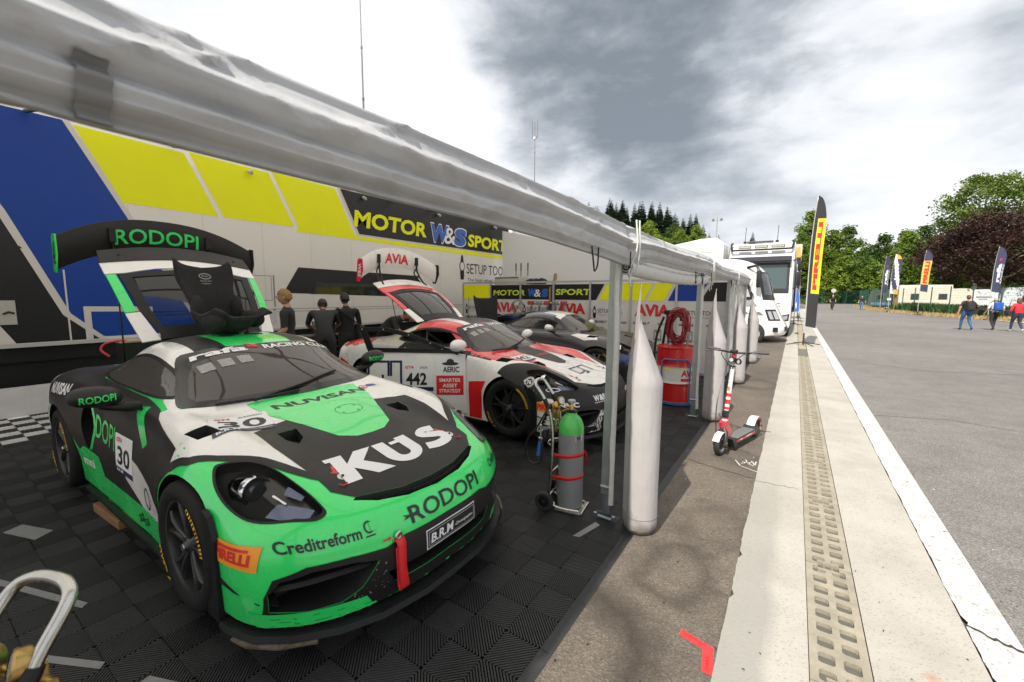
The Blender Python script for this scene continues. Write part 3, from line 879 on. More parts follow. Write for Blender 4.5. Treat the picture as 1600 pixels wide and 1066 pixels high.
 for sd_ in (-1, 1):
  strip([(.30, .49 * sd_), (.30, .565 * sd_), (L1 - .31, .592 * sd_), (L1 - .31, .53 * sd_)], gc['side'])
  strip([(.0, .40 * sd_), (.0, .52 * sd_), (.29, .562 * sd_), (.29, .47 * sd_)], gc['foot'])
  strip([(.02, .38 * sd_), (.30, .47 * sd_), (L1 - .31, .515 * sd_), (L1 - .31, .44 * sd_), (.3, .40 * sd_), (.12, .36 * sd_)], mt['rubber'], .002)
 strip([(.0, -.40), (.0, .40), (.12, .38), (.12, -.38)], mt['rubber'], .002)
 strip([(L1 - .31, -.45), (L1 - .265, 0), (L1 - .31, .45), (L1 - .36, .44), (L1 - .33, 0), (L1 - .36, -.44)], mt['rubber'], .002)
 go = gate.build('tailgate', car, sharp=35)
 gl = MB()
 rows = []
 for i in range(9):
  u = .12 + (L1 - .36 - .12) * i / 8
  hw = .375 + .07 * i / 8
  rows.append([G(u + (.035 * (1 - (2 * j / 10 - 1) ** 2) * (i / 8)), -hw + 2 * hw * j / 10, .006) for j in range(11)])
 gl.grid(rows, mt['clear_glass'])
 gl.build('rear_window', go, sharp=None)
 for sd_ in (-1, 1):
  st = MB(); st.cyl((-3.18, .55 * sd_, 1.04), G(.62, .54 * sd_, -.01), .006, mt['rubber'], 8)
  st.build('gas_strut', go, sharp=None)
 wg = MB()
 wc = Vector(cfg.get('wing_at', (-4.05, .03, 2.12))); HW = .80
 ch = R(cfg.get('wing_tilt', 78)); cdir = Vector((math.cos(ch) * .55, 0, math.sin(ch))).normalized(); wn = Vector((cdir.z, 0, -cdir.x))
 NS = 64
 prof = [(-.155, .0), (-.10, .016), (.0, .024), (.09, .018), (.155, .002), (.158, -.002), (.09, .004), (.0, .004), (-.10, .0), (-.155, -.004)]
 rows = []
 def arch(y):
  t = abs(y) / HW
  return .085 - .235 * t ** 2.3
 for i in range(NS + 1):
  y = -HW + 2 * HW * i / NS; k = 1 - .06 * (abs(y) / HW) ** 2
  c0 = wc + Vector((.12 * (abs(y) / HW) ** 2, y, arch(y)))
  rows.append([c0 + cdir * (p * k) + wn * q for p, q in prof])
 wg.grid(rows, gc['wing'], True, closed_v=True)
 wg.bm.normal_update()
 bvw = BVHTree.FromBMesh(wg.bm); dw = Decals(bvw, wg)
 sh = text2d(cfg['wing_text'][0], w=cfg['wing_text'][1], h=cfg['wing_text'][2], bold=cfg['wing_text'][3])
 tw = cfg['wing_text'][1]
 y0 = wc.y - tw / 2 + cfg.get('wing_shift', 0)
 cv = []
 for x_, y_ in sh[0]: cv.append((x_, y_))
 b = (cv, sh[1])
 dw.put(([(y0 + x_, wc.z + y_ - cfg['wing_text'][2] / 2 + arch(y0 + x_ - wc.y) * .9) for x_, y_ in b[0]], b[1]), 'front', mt[cfg['wing_text'][4]], .003, .03, hole=.2)
 for sd_ in (-1, 1):
  c0 = wc + Vector((.12, HW * sd_, arch(HW)))
  pl = [(-.17, -.05), (.13, -.05), (.17, -.02), (.17, .06), (.0, .085), (-.17, .02)]
  wg.prism(pl, lambda p, q: c0 + cdir * p + wn * q + Vector((0, .0, 0)), lambda p, q: c0 + cdir * p + wn * q + Vector((0, .012 * sd_, 0)), gc['plate'] if sd_ < 0 else gc['plate2'])
  yb = .40 * sd_
  c1 = wc + Vector((.02, yb, arch(yb)))
  wg.box(c1 + wn * .035 + cdir * .02, (.05, .05, .13), mt['rubber'])
  end = G(L1 - .08, yb * 1.15, .02)
  wg.tube(spline([c1 + wn * .06 - cdir * .03, c1 + wn * .075 - cdir * .15, (c1 - cdir * .24 + end) / 2 + wn * .05, end], 5), .014, mt['rubber'], 8)
  wg.tube(spline([c1 + wn * .05 - cdir * .10, c1 - cdir * .2 + wn * .01, end - Vector((.07, 0, .01))], 5), .011, mt['rubber'], 8)
 if cfg.get('plate_print'):
  t_, pm = cfg['plate_print']
  c0 = wc + Vector((.12, -HW - .0145, arch(HW)))
  sh = text2d(t_, w=.2, h=.07, bold=.02)
  wg.print2d(sh, lambda x_, y_: c0 + cdir * (.10 - x_) + wn * (-.02 + y_), mt[pm])
 wg.build('rear_wing', go, sharp=35, recalc=False, weld=False)
 return car, bv0
def side_fn(shape, s0, z0, sd, k=1.0, ang=0.0):
 """print laid on a flank: reads left to right seen from that side"""
 vs, fs = shape
 c, s_ = math.cos(ang), math.sin(ang)
 return [(s0 + (1 if sd > 0 else -1) * k * (x * c - y * s_), z0 + k * (x * s_ + y * c)) for x, y in vs], fs
def top_fn(shape, s0, y0, k=1.0, ang=0.0):
 vs, fs = shape
 c, s_ = math.cos(ang), math.sin(ang)
 return [(s0 + k * (x * s_ + y * c), y0 + k * (x * c - y * s_)) for x, y in vs], fs
def quad_fn(shape, w, h, bl, br, tr, tl):
 vs, fs = shape; out = []
 for x, y in vs:
  a, b = x / w, y / h
  out.append(tuple(bl[i] * (1 - a) * (1 - b) + br[i] * a * (1 - b) + tr[i] * a * b + tl[i] * (1 - a) * b for i in (0, 1)))
 return out, fs
def car_mats():
 return dict(
  cavity=mat('black_plastic', (.008, .008, .009), .6),
  rubber=mat('black_trim', (.009, .009, .010), .42, spec=.3),
  carbon=mat('satin_carbon', (.010, .010, .011), .45, spec=.25, var=.25, vscale=9),
  grille=mat('grille_wire', (.03, .03, .032), .45),
  steel=mat('bright_steel', (.55, .54, .52), .28, 1.0),
  chrome=mat('lamp_chrome', (.85, .85, .86), .12, 1.0),
  lens=mat('projector_lens', (.06, .065, .07), .03, coat=1.0),
  bowl_blue=mat('lamp_reflector', (.20, .23, .34), .16, .7),
  lamp_cover=glass_mat('lamp_cover_glass', (.86, .86, .86), .02, .06),
  screen=mat('screen_border', (.010, .010, .011), .14),
  lamp_bowl=mat('lamp_bowl', (.105, .094, .086), .35, coat=.3),
  glass_in=glass_mat('screen_glass', (.62, .58, .53), .03, .13, (.055, .048, .042)),
  dash=mat('dash_flock', (.022, .021, .020), .9, var=.2, vscale=20),
  cage=mat('cage_tube', (.16, .16, .165), .4),
  side_glass=glass_mat('side_glass', (.60, .57, .54), .03, .14, (.06, .055, .05)),
  clear_glass=glass_mat('tinted_clear_glass', (.74, .80, .80), .02, .10),
  tyre=mat('tyre_rubber', (.011, .011, .011), .7, spec=.22, var=.22, vscale=14),
  yellow_print=mat('tyre_print', (.62, .36, .02), .6, var=.3, vscale=40),
  disc=mat('brake_disc', (.12, .115, .11), .4, .8),
  skid=mat('worn_skid', (.11, .085, .065), .55, var=.5, vscale=25),
  strap=mat('red_strap', (.62, .012, .015), .55),
  red_print=mat('red_print', (.62, .02, .025), .4),
  green_print=mat('green_print', (.03, .62, .13), .4),
  white_print=mat('white_print', (.74, .74, .74), .4),
  black_print=mat('black_print', (.012, .013, .014), .4),
  navy_print=mat('navy_print', (.012, .018, .07), .4),
  blue_print=mat('blue_print', (.02, .07, .30), .4),
  orange_print=mat('orange_print', (.80, .30, .02), .4),
  grey_print=mat('grey_print', (.33, .33, .33), .5),
  black_wrap=mat('black_wrap', (.016, .0148, .014), .42, spec=.3, var=.06, vscale=3),
  white_wrap=mat('white_wrap', (.74, .72, .69), .30, coat=.6, var=.04, vscale=4),
 )
CM = car_mats()
GREEN = mat('green_wrap', (.028, .68, .135), .26, coat=.8, var=.05, vscale=3)
WHITE = CM['white_wrap']
RED = mat('red_wrap', (.66, .012, .018), .30, coat=.7, var=.04, vscale=3)
DARK = mat('graphite_wrap', (.030, .030, .034), .3, coat=.6)
BLUE = mat('blue_wrap', (.012, .06, .22), .3, coat=.6)
RIMB = mat('satin_black_rim', (.05, .05, .052), .30, .5)
RIMS = mat('dark_rim', (.035, .035, .036), .30, .5)
RIMG = mat('silver_rim', (.5, .5, .5), .3, .9)
def slab_KUS():
 """heavy slab letters drawn as outlines: K, U with two dots, S"""
 K = [(0, .86), (0, 1), (.36, 1), (.30, .62), (.62, 1), (.98, 1), (.60, .56), (.98, 0), (.60, 0), (.33, .42), (.27, 0), (-.02, 0), (.085, .86)]
 U = [(1.02, 1), (1.30, 1), (1.30, .40)] + arc2d(1.44, .36, .14, 180, 360, 8) + [(1.58, .78), (1.38, .78), (1.38, .90), (1.58, .90), (1.58, 1), (1.86, 1), (1.86, .38)] + arc2d(1.44, .40, .42, 0, -180, 14)[1:]
 sp = smooth_loop([(2.62, .80), (2.36, .86), (2.20, .73), (2.38, .58), (2.60, .44), (2.60, .20), (2.28, .135), (1.98, .22)], 5, False)
 return K, U, sp
def livery30(d, m):
 bw, ww = m['black_wrap'], m['white_wrap']
 for sd in (-1, 1):
  t = lambda poly, mm, lift: d.put(outline([(a, b * sd) for a, b in poly]), 'top', mm, lift)
  t([(1.36, 0), (1.40, .26), (1.46, .50), (1.56, .69), (1.66, .73), (1.70, .81), (1.58, .845), (1.45, .87), (1.3, .895), (1.17, .905), (.99, .865), (.85, .79), (.71, .69), (.58, .595), (.46, .525), (.45, .49), (1.0, .40), (1.1, .2), (1.2, 0)], ww, .0015)
  t([(1.19, .905), (1.17, .912), (1.10, .912), (.96, .885), (.82, .80), (.66, .705), (.52, .615), (.43, .55), (.40, .52), (.46, .515), (.58, .59), (.71, .685), (.85, .785), (.99, .862)], bw, .0035)
  t([(.105, 0), (.115, .15), (.15, .30), (.22, .44), (.31, .52), (.44, .525), (.57, .545), (.75, .565), (.97, .56), (1.04, .44), (1.06, .30), (1.0, 0)], bw, .0030)
  t([(1.37, 0), (1.385, .20), (1.40, .40), (1.17, .375), (.95, .285), (.72, .195), (.66, .10), (.655, 0)], GREEN, .0042)
  t([(1.12, .375), (1.0, .315), (.88, .235), (.98, .305)], bw, .0052)
  t([(1.57, .70), (1.67, .735), (1.80, .715), (1.95, .65), (2.10, .60), (2.45, .60), (2.80, .58), (2.80, .44), (2.03, .43), (2.07, .545), (1.92, .605), (1.75, .67)], ww, .0015)
  t([(2.03, .44), (2.0, .25), (2.80, .27), (2.80, .45)], bw, .0025)
  t([(2.28, .06), (2.30, .17), (2.36, .16), (2.37, .06)], m['cavity'], .003)
  t([(2.46, .05), (2.48, .15), (2.54, .14), (2.55, .05)], m['cavity'], .003)
  t([(2.92, .70), (3.0, .87), (3.46, .915), (3.75, .88), (3.86, .70), (3.86, .52), (3.45, .52), (3.1, .54)], bw, .0015)
  t([(3.86, .52), (3.86, .70), (3.75, .88), (3.98, .86), (4.2, .70), (4.25, .5), (4.25, 0), (3.86, 0)], ww, .0015)
  s = lambda poly, mm, lift: d.put(outline(poly), 'side', mm, lift, side=sd)
  s([(1.17, .80), (1.30, .82), (1.45, .845), (1.60, .875), (1.72, .905), (2.0, .94), (2.4, .955), (2.9, .97), (3.2, .97), (3.5, .95), (3.70, .93), (3.80, .84), (3.72, .70), (3.46, .70), (3.15, .55), (3.0, .40), (2.9, .30), (1.40, .30), (1.36, .48), (1.28, .60), (1.14, .70)], bw, .0034)
  s([(3.70, .93), (3.95, .92), (4.05, .70), (3.88, .55), (3.72, .70), (3.80, .84)], ww, .0016)
  s([(2.02, .60), (1.80, .565), (1.55, .50), (1.42, .40), (1.40, .305), (1.75, .305), (2.05, .42)], ww, .0052)
  s([(1.95, .895), (1.84, .905), (1.62, .735), (1.70, .69)], GREEN, .0052)
  s([(2.62, .44), (2.55, .30), (2.95, .30), (3.02, .42), (2.92, .47)], GREEN, .0052)
  w_, h_ = .33, .26
  q = lambda sh, mm, lift: d.put(side_fn(sh, 2.22 if sd < 0 else 1.90, .44, sd), 'side', mm, lift, .03, sd)
  q(rect(0, 0, w_, h_), m['white_print'], .0066)
  q(xf(text2d('30', w=.24, h=.125, bold=.02), .045, .055), m['black_print'], .0082)
  q(rect(0, 0, w_, .035), m['navy_print'], .0082)
  q(xf(text2d('B.R.M', w=.12, h=.02, bold=.02), .03, .008), m['white_print'], .0098)
  q(xf(text2d('GT4', w=.1, h=.032, bold=.03), .03, .205), m['red_print'], .0082)
  q(xf(text2d('EUROPE', w=.11, h=.022), .19, .21), m['black_print'], .0055)
  d.put(side_fn(text2d('RODOPI', w=.62, h=.17, bold=.012), 2.86 if sd < 0 else 2.24, .62, sd, ang=-.10), 'side', GREEN, .0070, .03, sd)
  d.put(side_fn(text2d('NUVISAN', w=.46, h=.085, bold=.03), 3.62 if sd < 0 else 3.14, .80, sd, ang=.06), 'side', m['white_print'], .0066, .03, sd)
  d.put(side_fn(ring2d(.1, .1, .055, .07, .012), 1.72 if sd < 0 else 1.52, .30, sd), 'side', m['black_print'], .0070, .03, sd)
  d.put(side_fn(text2d('mni', w=.22, h=.07, bold=.02), 2.98 if sd < 0 else 2.76, .315, sd), 'side', m['white_print'], .0070, .03, sd)
  for k in range(4):
   d.put(side_fn(xf(ring2d(0, 0, .022, .028, .010, 12), .05 * k, .02 * (k % 2)), 1.86 if sd < 0 else 1.7, .20, sd), 'side', m['black_print'], .0035, .03, sd)
  p0 = .66 if sd < 0 else .34
  d.put(side_fn(rect(0, 0, .30, .105), p0, .405, sd), 'side', m['orange_print'], .0045, .03, sd)
  d.put(side_fn(xf(text2d('IRELLI', w=.19, h=.05, bold=.05), .075, .022), p0, .405, sd), 'side', m['red_print'], .006, .03, sd)
  P = ([(.03, .015), (.055, .015), (.055, .05), (.27, .055), (.27, .085), (.02, .088), (.03, .075)])
  d.put(side_fn(outline([(.025, .018), (.05, .018), (.054, .045), (.085, .05), (.085, .062), (.06, .066), (.06, .076), (.25, .078), (.25, .090), (.02, .092)]), p0, .405, sd), 'side', m['red_print'], .006, .03, sd)
 K, U, sp = slab_KUS()
 H = .235; WX = .79 / 2.64
 def kus(sh): return [(.285 + y * H + .12 * ((-.42 + x * WX) ** 2), -.42 + x * WX) for x, y in sh[0]], sh[1]
 d.put(kus(outline(K)), 'top', m['white_print'], .0055, .03)
 d.put(kus(outline(U)), 'top', m['white_print'], .0055, .03)
 d.put(kus(outline([(1.38, 1.0 - .0), (1.38, 1.0), (1.56, 1.0), (1.56, .80), (1.38, .80)][1:])), 'top', m['black_wrap'], .0048, .03)
 sq = []
 for i, p in enumerate(sp):
  a = Vector(sp[max(0, i - 1)]); b = Vector(sp[min(len(sp) - 1, i + 1)]); tt = (b - a).normalized(); n = Vector((-tt.y, tt.x))
  hw = .135
  sq.append((Vector(p) + n * hw, Vector(p) - n * hw))
 d.put(kus(outline([tuple(a) for a, b in sq] + [tuple(b) for a, b in reversed(sq)])), 'top', m['white_print'], .0055, .03)
 def bow(sh, k=.10): return [(s_ + k * y * y, y) for s_, y in sh[0]], sh[1]
 d.put(bow(top_fn(text2d('NUVISAN', w=.70, h=.085, bold=.03), 1.215, -.30)), 'top', m['black_print'], .0055, .03)
 d.put(top_fn(ring2d(0, 0, .10, .07, .004), 1.0, .08), 'top', m['black_wrap'], .005, .03)
 for a in range(4):
  d.put(top_fn(ellipse2d(.075 * math.cos(a * 1.57 + .6), .055 * math.sin(a * 1.57 + .6), .007, .007, 8), 1.0, .08), 'top', m['black_print'], .005, .03)
 d.put(top_fn(ellipse2d(0, 0, .036, .03), 1.31, .43), 'top', m['white_print'], .006, .03)
 d.put(top_fn(ring2d(0, 0, .036, .03, .007), 1.31, .43), 'top', m['red_print'], .007, .03)
 d.put(top_fn(xf(text2d('5', h=.034, bold=.03), -.012, -.017), 1.31, .43), 'top', m['red_print'], .007, .03)
 d.put(top_fn(outline([(0, 0), (.09, 0), (.07, .04), (0, .04)]), 1.31, .475), 'top', m['blue_print'], .006, .03)
 bl, br, tr, tl = (1.0, -.75), (1.01, -.41), (1.25, -.36), (1.30, -.66)
 w_, h_ = .34, .26
 Q = lambda sh, mm, lift: d.put(quad_fn(sh, w_, h_, bl, br, tr, tl), 'top', mm, lift, .03)
 Q(rect(0, 0, w_, h_), m['white_print'], .0045)
 Q(xf(text2d('30', w=.27, h=.125, bold=.02), .04, .062), m['black_print'], .006)
 Q(rect(0, 0, w_, .045), m['navy_print'], .006)
 Q(xf(text2d('B.R.M', w=.12, h=.026, bold=.03), .02, .010), m['white_print'], .0075)
 Q(xf(text2d('-Chronographes-', w=.16, h=.018, bold=.01), .165, .012), m['white_print'], .0075)
 Q(xf(text2d('GT4', w=.09, h=.03, bold=.04), .03, .212), m['red_print'], .006)
 Q(xf(text2d('EUROPEAN', w=.14, h=.022), .17, .214), m['black_print'], .006)
 fr = lambda sh, y0, z0, mm, lift=.004: d.put(xf(sh, y0, z0), 'front', mm, lift, .025)
 fr(text2d('RODOPI', w=.56, h=.078, bold=.012), -.25, .455, m['black_print'])
 fr(outline([(0, .028), (.03, .034), (.05, .03), (.10, .032), (.10, .042), (.05, .044), (.03, .046), (0, .052), (.018, .04)]), -.29, .455, m['black_print'])
 for y0, w in ((-.80, .30), (.50, .30)):
  fr(text2d('Creditreform', w=w, h=.05, bold=.02), y0, .478, m['black_print'])
 fr(ring2d(0, 0, .022, .026, .007), -.462, .515, m['black_print'])
 fr(rect(-.022, -.040, .022, -.034), -.462, .515, m['black_print'])
 fr(rect(-.005, -.018, .026, .018), -.452, .515, GREEN, .005)
 fr(rect(0, 0, .40, .105), -.18, .285, m['white_print'], .0065)
 fr(rect(.006, .006, .394, .099), -.18, .285, m['black_print'], .008)
 fr(rect(.014, .014, .386, .091), -.18, .285, m['grey_print'], .0092)
 fr(rect(.018, .018, .382, .087), -.18, .285, m['black_print'], .0104)
 fr(text2d('B.R.M', w=.17, h=.05, bold=.03, shear=.15), -.155, .312, m['white_print'], .0118)
 fr(text2d('-Chronographes-', w=.16, h=.024, bold=.01, shear=.2), .03, .318, m['white_print'], .0118)
 fr(outline([(0, .006), (.03, .006), (.03, 0), (.045, .01), (.03, .02), (.03, .014), (0, .014)]), -.415, .425, m['red_print'])
 rnd = random.Random(4)
 for k in range(34):
  y = rnd.uniform(-.56, -.40); z = rnd.uniform(.19, .36); r_ = rnd.uniform(.0012, .0036)
  fr(ellipse2d(0, 0, r_, r_, 6), y, z, m['grey_print'], .0062)
 for k in range(14):
  y = rnd.uniform(-.84, -.5); z = rnd.uniform(.135, .18)
  fr(rect(0, 0, rnd.uniform(.006, .04), .0022), y, z, m['black_print'], .0072)
def screen30(d, m):
 def sbow(sh, s0, y0): return [(s0 + y + .20 * (y0 + x) ** 2, y0 + x) for x, y in sh[0]], sh[1]
 d.put(sbow(text2d('rafa', w=.36, h=.072, bold=.035, shear=.2), 1.905, -.50), 'top', m['white_print'], .0075, .03)
 d.put(sbow(text2d('RACING CLUB', w=.60, h=.062, bold=.035), 1.905, -.02), 'top', m['white_print'], .0075, .03)
 for k, (x, y) in enumerate(((0, 0), (.036, .026), (.0, .052), (.036, -.02))):
  d.put(sbow(rect(0, 0, .036, .026), 1.95 + y * .6, -.125 + x), 'top', m['red_print'], .0075, .03)
 for k in range(3):
  d.put(sbow(rect(0, 0, .085, .085), 1.755 + .004 * k, -.49 + k * .12), 'top', mat('speckled_patch', (.30, .295, .28), .6, var=.6, vscale=120), .0075, .03)
def livery442(d, m):
 bw, ww = m['black_wrap'], m['white_wrap']
 for sd in (-1, 1):
  t = lambda poly, mm, lift: d.put(outline([(a, b * sd) for a, b in poly]), 'top', mm, lift)
  t([(1.38, .10), (1.41, .26), (1.46, .50), (1.56, .69), (1.66, .73), (1.60, .80), (1.25, .79), (1.02, .72), (.80, .62), (.62, .54), (.46, .47), (.62, .47), (.80, .43), (1.0, .33), (1.16, .20)], RED, .002)
  t([(1.385, 0), (1.40, .19), (1.22, .22), (.95, .175), (.76, .10), (.72, 0)], bw, .003)
  t([(.25, .56), (.44, .535), (.60, .575), (.80, .655), (.99, .78), (1.14, .90), (1.0, .93), (.8, .93), (.55, .90), (.30, .82), (.16, .66), (.11, .5), (.14, .44)], bw, .0025)
  t([(.04, 0), (.05, .2), (.10, .4), (.20, .6), (.36, .60), (.27, .46), (.17, .3), (.125, .15), (.115, 0)], bw, .002)
  t([(1.57, .70), (1.67, .735), (1.80, .715), (1.95, .65), (2.10, .60), (2.45, .60), (2.80, .58), (2.80, .38), (2.03, .40), (2.07, .545), (1.92, .605), (1.75, .67)], RED, .002)
  t([(2.03, .40), (2.02, .30), (2.80, .22), (2.80, .38)], ww, .003)
  t([(2.02, .30), (2.0, .16), (2.0, 0), (2.80, 0), (2.80, .22)], bw, .003)
  t([(3.5, .60), (3.4, .86), (3.75, .90), (4.15, .80), (4.25, .55)], RED, .002)
  s = lambda poly, mm, lift: d.put(outline(poly), 'side', mm, lift, side=sd)
  s([(1.62, .905), (1.30, .865), (1.30, .85), (1.62, .88), (2.6, .925), (2.6, .945)], bw, .002)
  s([(1.36, .50), (1.30, .62), (1.45, .60), (1.58, .58), (1.58, .14), (1.38, .14)], RED, .002)
  s([(1.50, .60), (2.05, .60), (2.05, .16), (1.50, .16)], RED, .0022) if sd > 0 else None
  s([(3.88, .60), (4.15, .66), (4.22, .50), (4.0, .40)], RED, .002)
 d.put(outline([(-.62, .58), (.62, .58), (.80, .55), (.90, .45), (.90, .13), (-.90, .13), (-.90, .45), (-.80, .55)]), 'front', bw, .0022)
 fr = lambda sh, y0, z0, mm, lift=.004: d.put(xf(sh, y0, z0), 'front', mm, lift, .025)
 for sd in (-1, 1):
  fr(outline([(.38 * sd, .36), (.47 * sd, .36), (.66 * sd, .13), (.40 * sd, .13), (.43 * sd, .2)]), 0, 0, m['white_wrap'], .0045)
 fr(text2d('W', h=.06, w=.085, bold=.04, shear=.15), -.52, .465, m['white_print'])
 fr(text2d('&S', h=.06, w=.11, bold=.04, shear=.1), -.43, .465, m['white_print'])
 fr(text2d('NVC', h=.05, w=.16, bold=.04), -.86, .43, m['white_print'])
 fr(text2d('AUTOMOBILE', h=.045, w=.34, bold=.03), .30, .44, m['white_print'])
 fr(text2d('W&S MOTORSPORT', h=.012, w=.2, bold=.02), -.52, .445, m['white_print'])
 d.put(side_fn(rect(0, 0, .26, .10), .62, .375, -1), 'side', m['orange_print'], .005, .03, -1)
 d.put(side_fn(xf(text2d('PIRELLI', w=.21, h=.06, bold=.05), .025, .02), .62, .375, -1), 'side', m['red_print'], .0065, .03, -1)
 for sh, mm, lf in ((ellipse2d(0, 0, .052, .052), m['white_print'], .005), (ellipse2d(0, 0, .045, .045), m['black_print'], .006), (ring2d(0, 0, .04, .04, .005), m['white_print'], .007), (xf(text2d('76', h=.04, w=.05, bold=.03), -.026, -.02), m['white_print'], .007)):
  d.put(([(.80 - x, -.775 + 0 * x + (-.0) + y) for x, y in sh[0]], sh[1]), 'top', mm, lf, .02) if False else d.put(side_fn(sh, .72, .67, -1), 'side', mm, lf, .02, -1)
 d.put(side_fn(ring2d(0, 0, .07, .02, .006), .46, .60, -1), 'side', m['white_print'], .005, .02, -1)
 L = stroke2d([(.0, .16), (.0, .02), (.14, .02)], .02); Rr = stroke2d([(.17, .0), (.17, .16), (.30, .16), (.30, .0)], .02)
 for sh in (stroke2d([(.10, .02), (.0, .02), (.0, .17), (.17, .17)], .02), stroke2d([(.21, .0), (.21, .17), (.36, .17), (.36, .02)], .02)):
  d.put(top_fn(sh, .40, -.20), 'top', m['navy_print'], .005, .03)
 for sh in (ellipse2d(.16, .04, .025, .018), ellipse2d(.20, .0, .025, .018), ellipse2d(.155, -.01, .022, .016)):
  d.put(top_fn(sh, .40, -.20), 'top', m['navy_print'], .005, .03)
 d.put(top_fn(text2d('Danloop', w=.24, h=.04, bold=.01), .30, -.06), 'top', m['red_print'], .005, .03) if False else None
 d.put(top_fn(text2d('cello', w=.30, h=.06, bold=.01), 1.05, -.15), 'top', m['red_print'], .005, .03)
 w_, h_ = .36, .22; bl, br, tr, tl = (.98, -.62), (.98, -.28), (1.17, -.26), (1.20, -.56)
 Q = lambda sh, mm, lift: d.put(quad_fn(sh, w_, h_, bl, br, tr, tl), 'top', mm, lift, .03)
 Q(rect(0, 0, w_, h_), m['white_print'], .0045)
 Q(xf(text2d('442', w=.27, h=.12, bold=.03), .045, .07), m['black_print'], .006)
 Q(rect(0, 0, w_, .04), m['navy_print'], .006)
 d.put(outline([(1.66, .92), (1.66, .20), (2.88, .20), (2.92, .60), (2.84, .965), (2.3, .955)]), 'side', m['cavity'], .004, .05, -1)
def livery3(d, m):
 bw, ww = m['black_wrap'], m['white_wrap']
 for sd in (-1, 1):
  t = lambda poly, mm, lift: d.put(outline([(a, b * sd) for a, b in poly]), 'top', mm, lift)
  t([(2.0, 0), (2.0, .25), (2.06, .42), (2.35, .42), (2.35, 0)], ww, .002)
  t([(2.35, 0), (2.35, .30), (2.8, .30), (2.8, 0)], m['blue_print'], .002)
  t([(1.1, .66), (1.40, .66), (1.55, .80), (1.25, .86), (1.0, .84)], ww, .002)
  t([(.30, .80), (.6, .88), (.8, .90), (.6, .93), (.3, .86)], m['blue_print'], .002)
  t([(3.4, .55), (3.3, .85), (3.7, .9), (4.1, .8), (4.2, .5)], m['blue_print'], .002)
  d.put(outline([(1.36, .14), (1.36, .45), (2.0, .38), (3.0, .40), (3.0, .14)]), 'side', m['blue_print'], .002, .05, sd)
def screen3(d, m):
 def sbow(sh, s0, y0): return [(s0 + y + .20 * (y0 + x) ** 2, y0 + x) for x, y in sh[0]], sh[1]
 d.put(sbow(rect(0, 0, 1.0, .115), 1.885, -.50), 'top', m['white_wrap'], .0065, .03)
 d.put(sbow(text2d('W&S MOTORSPORT', w=.5, h=.05, bold=.03), 1.915, -.25), 'top', m['black_print'], .008, .03)
car30, bv30 = build_car(dict(loc=(-1.54, 1.68, .09), mats=CM, paint=GREEN, low=CM['black_wrap'], lip=GREEN, livery=livery30, screen_print=screen30,
 label='green, white and black race car numbered 30 with a seat on its roof',
 mirror=CM['black_wrap'], mirror_print='RODOPI', rim=RIMB, gate=47, wing_at=(-4.03, .03, 2.13),
 gate_cols=dict(tip=CM['black_wrap'], band=WHITE, side=GREEN, foot=WHITE, wing=CM['black_wrap'], plate=GREEN, plate2=CM['black_wrap']),
 wing_text=('RODOPI', .70, .145, .014, 'green_print'), wing_shift=-.03, plate_print=('W&S', 'black_print')))
car442, bv442 = build_car(dict(loc=(-1.67, 4.80, .09), mats=CM, paint=WHITE, low=CM['black_wrap'], lip=CM['black_wrap'], livery=livery442, screen_print=screen30,
 label='white, red and black race car numbered 442, in the middle, its door and tailgate open',
 mirror=WHITE, no_mirror=-1, rim=RIMS, gate=33, wing_at=(-3.90, .05, 2.14),
 gate_cols=dict(tip=WHITE, band=RED, side=RED, foot=WHITE, wing=WHITE, plate=RED, plate2=CM['rubber']),
 wing_text=('AViA', .50, .16, .035, 'red_print'), wing_shift=.0, plate_print=('W&S', 'white_print')))
car3, bv3 = build_car(dict(loc=(-1.95, 8.05, .09), mats=CM, paint=DARK, low=CM['black_wrap'], lip=BLUE, livery=livery3, screen_print=screen3,
 label='dark grey and blue race car, farthest of the three, beside the wall of panels',
 mirror=WHITE, rim=RIMG, gate=-9, wing_at=(-4.22, 0, 1.05), wing_tilt=14,
 gate_cols=dict(tip=BLUE, band=WHITE, side=DARK, foot=DARK, wing=DARK, plate=BLUE, plate2=BLUE),
 wing_text=('W&S', .4, .05, .03, 'white_print')))
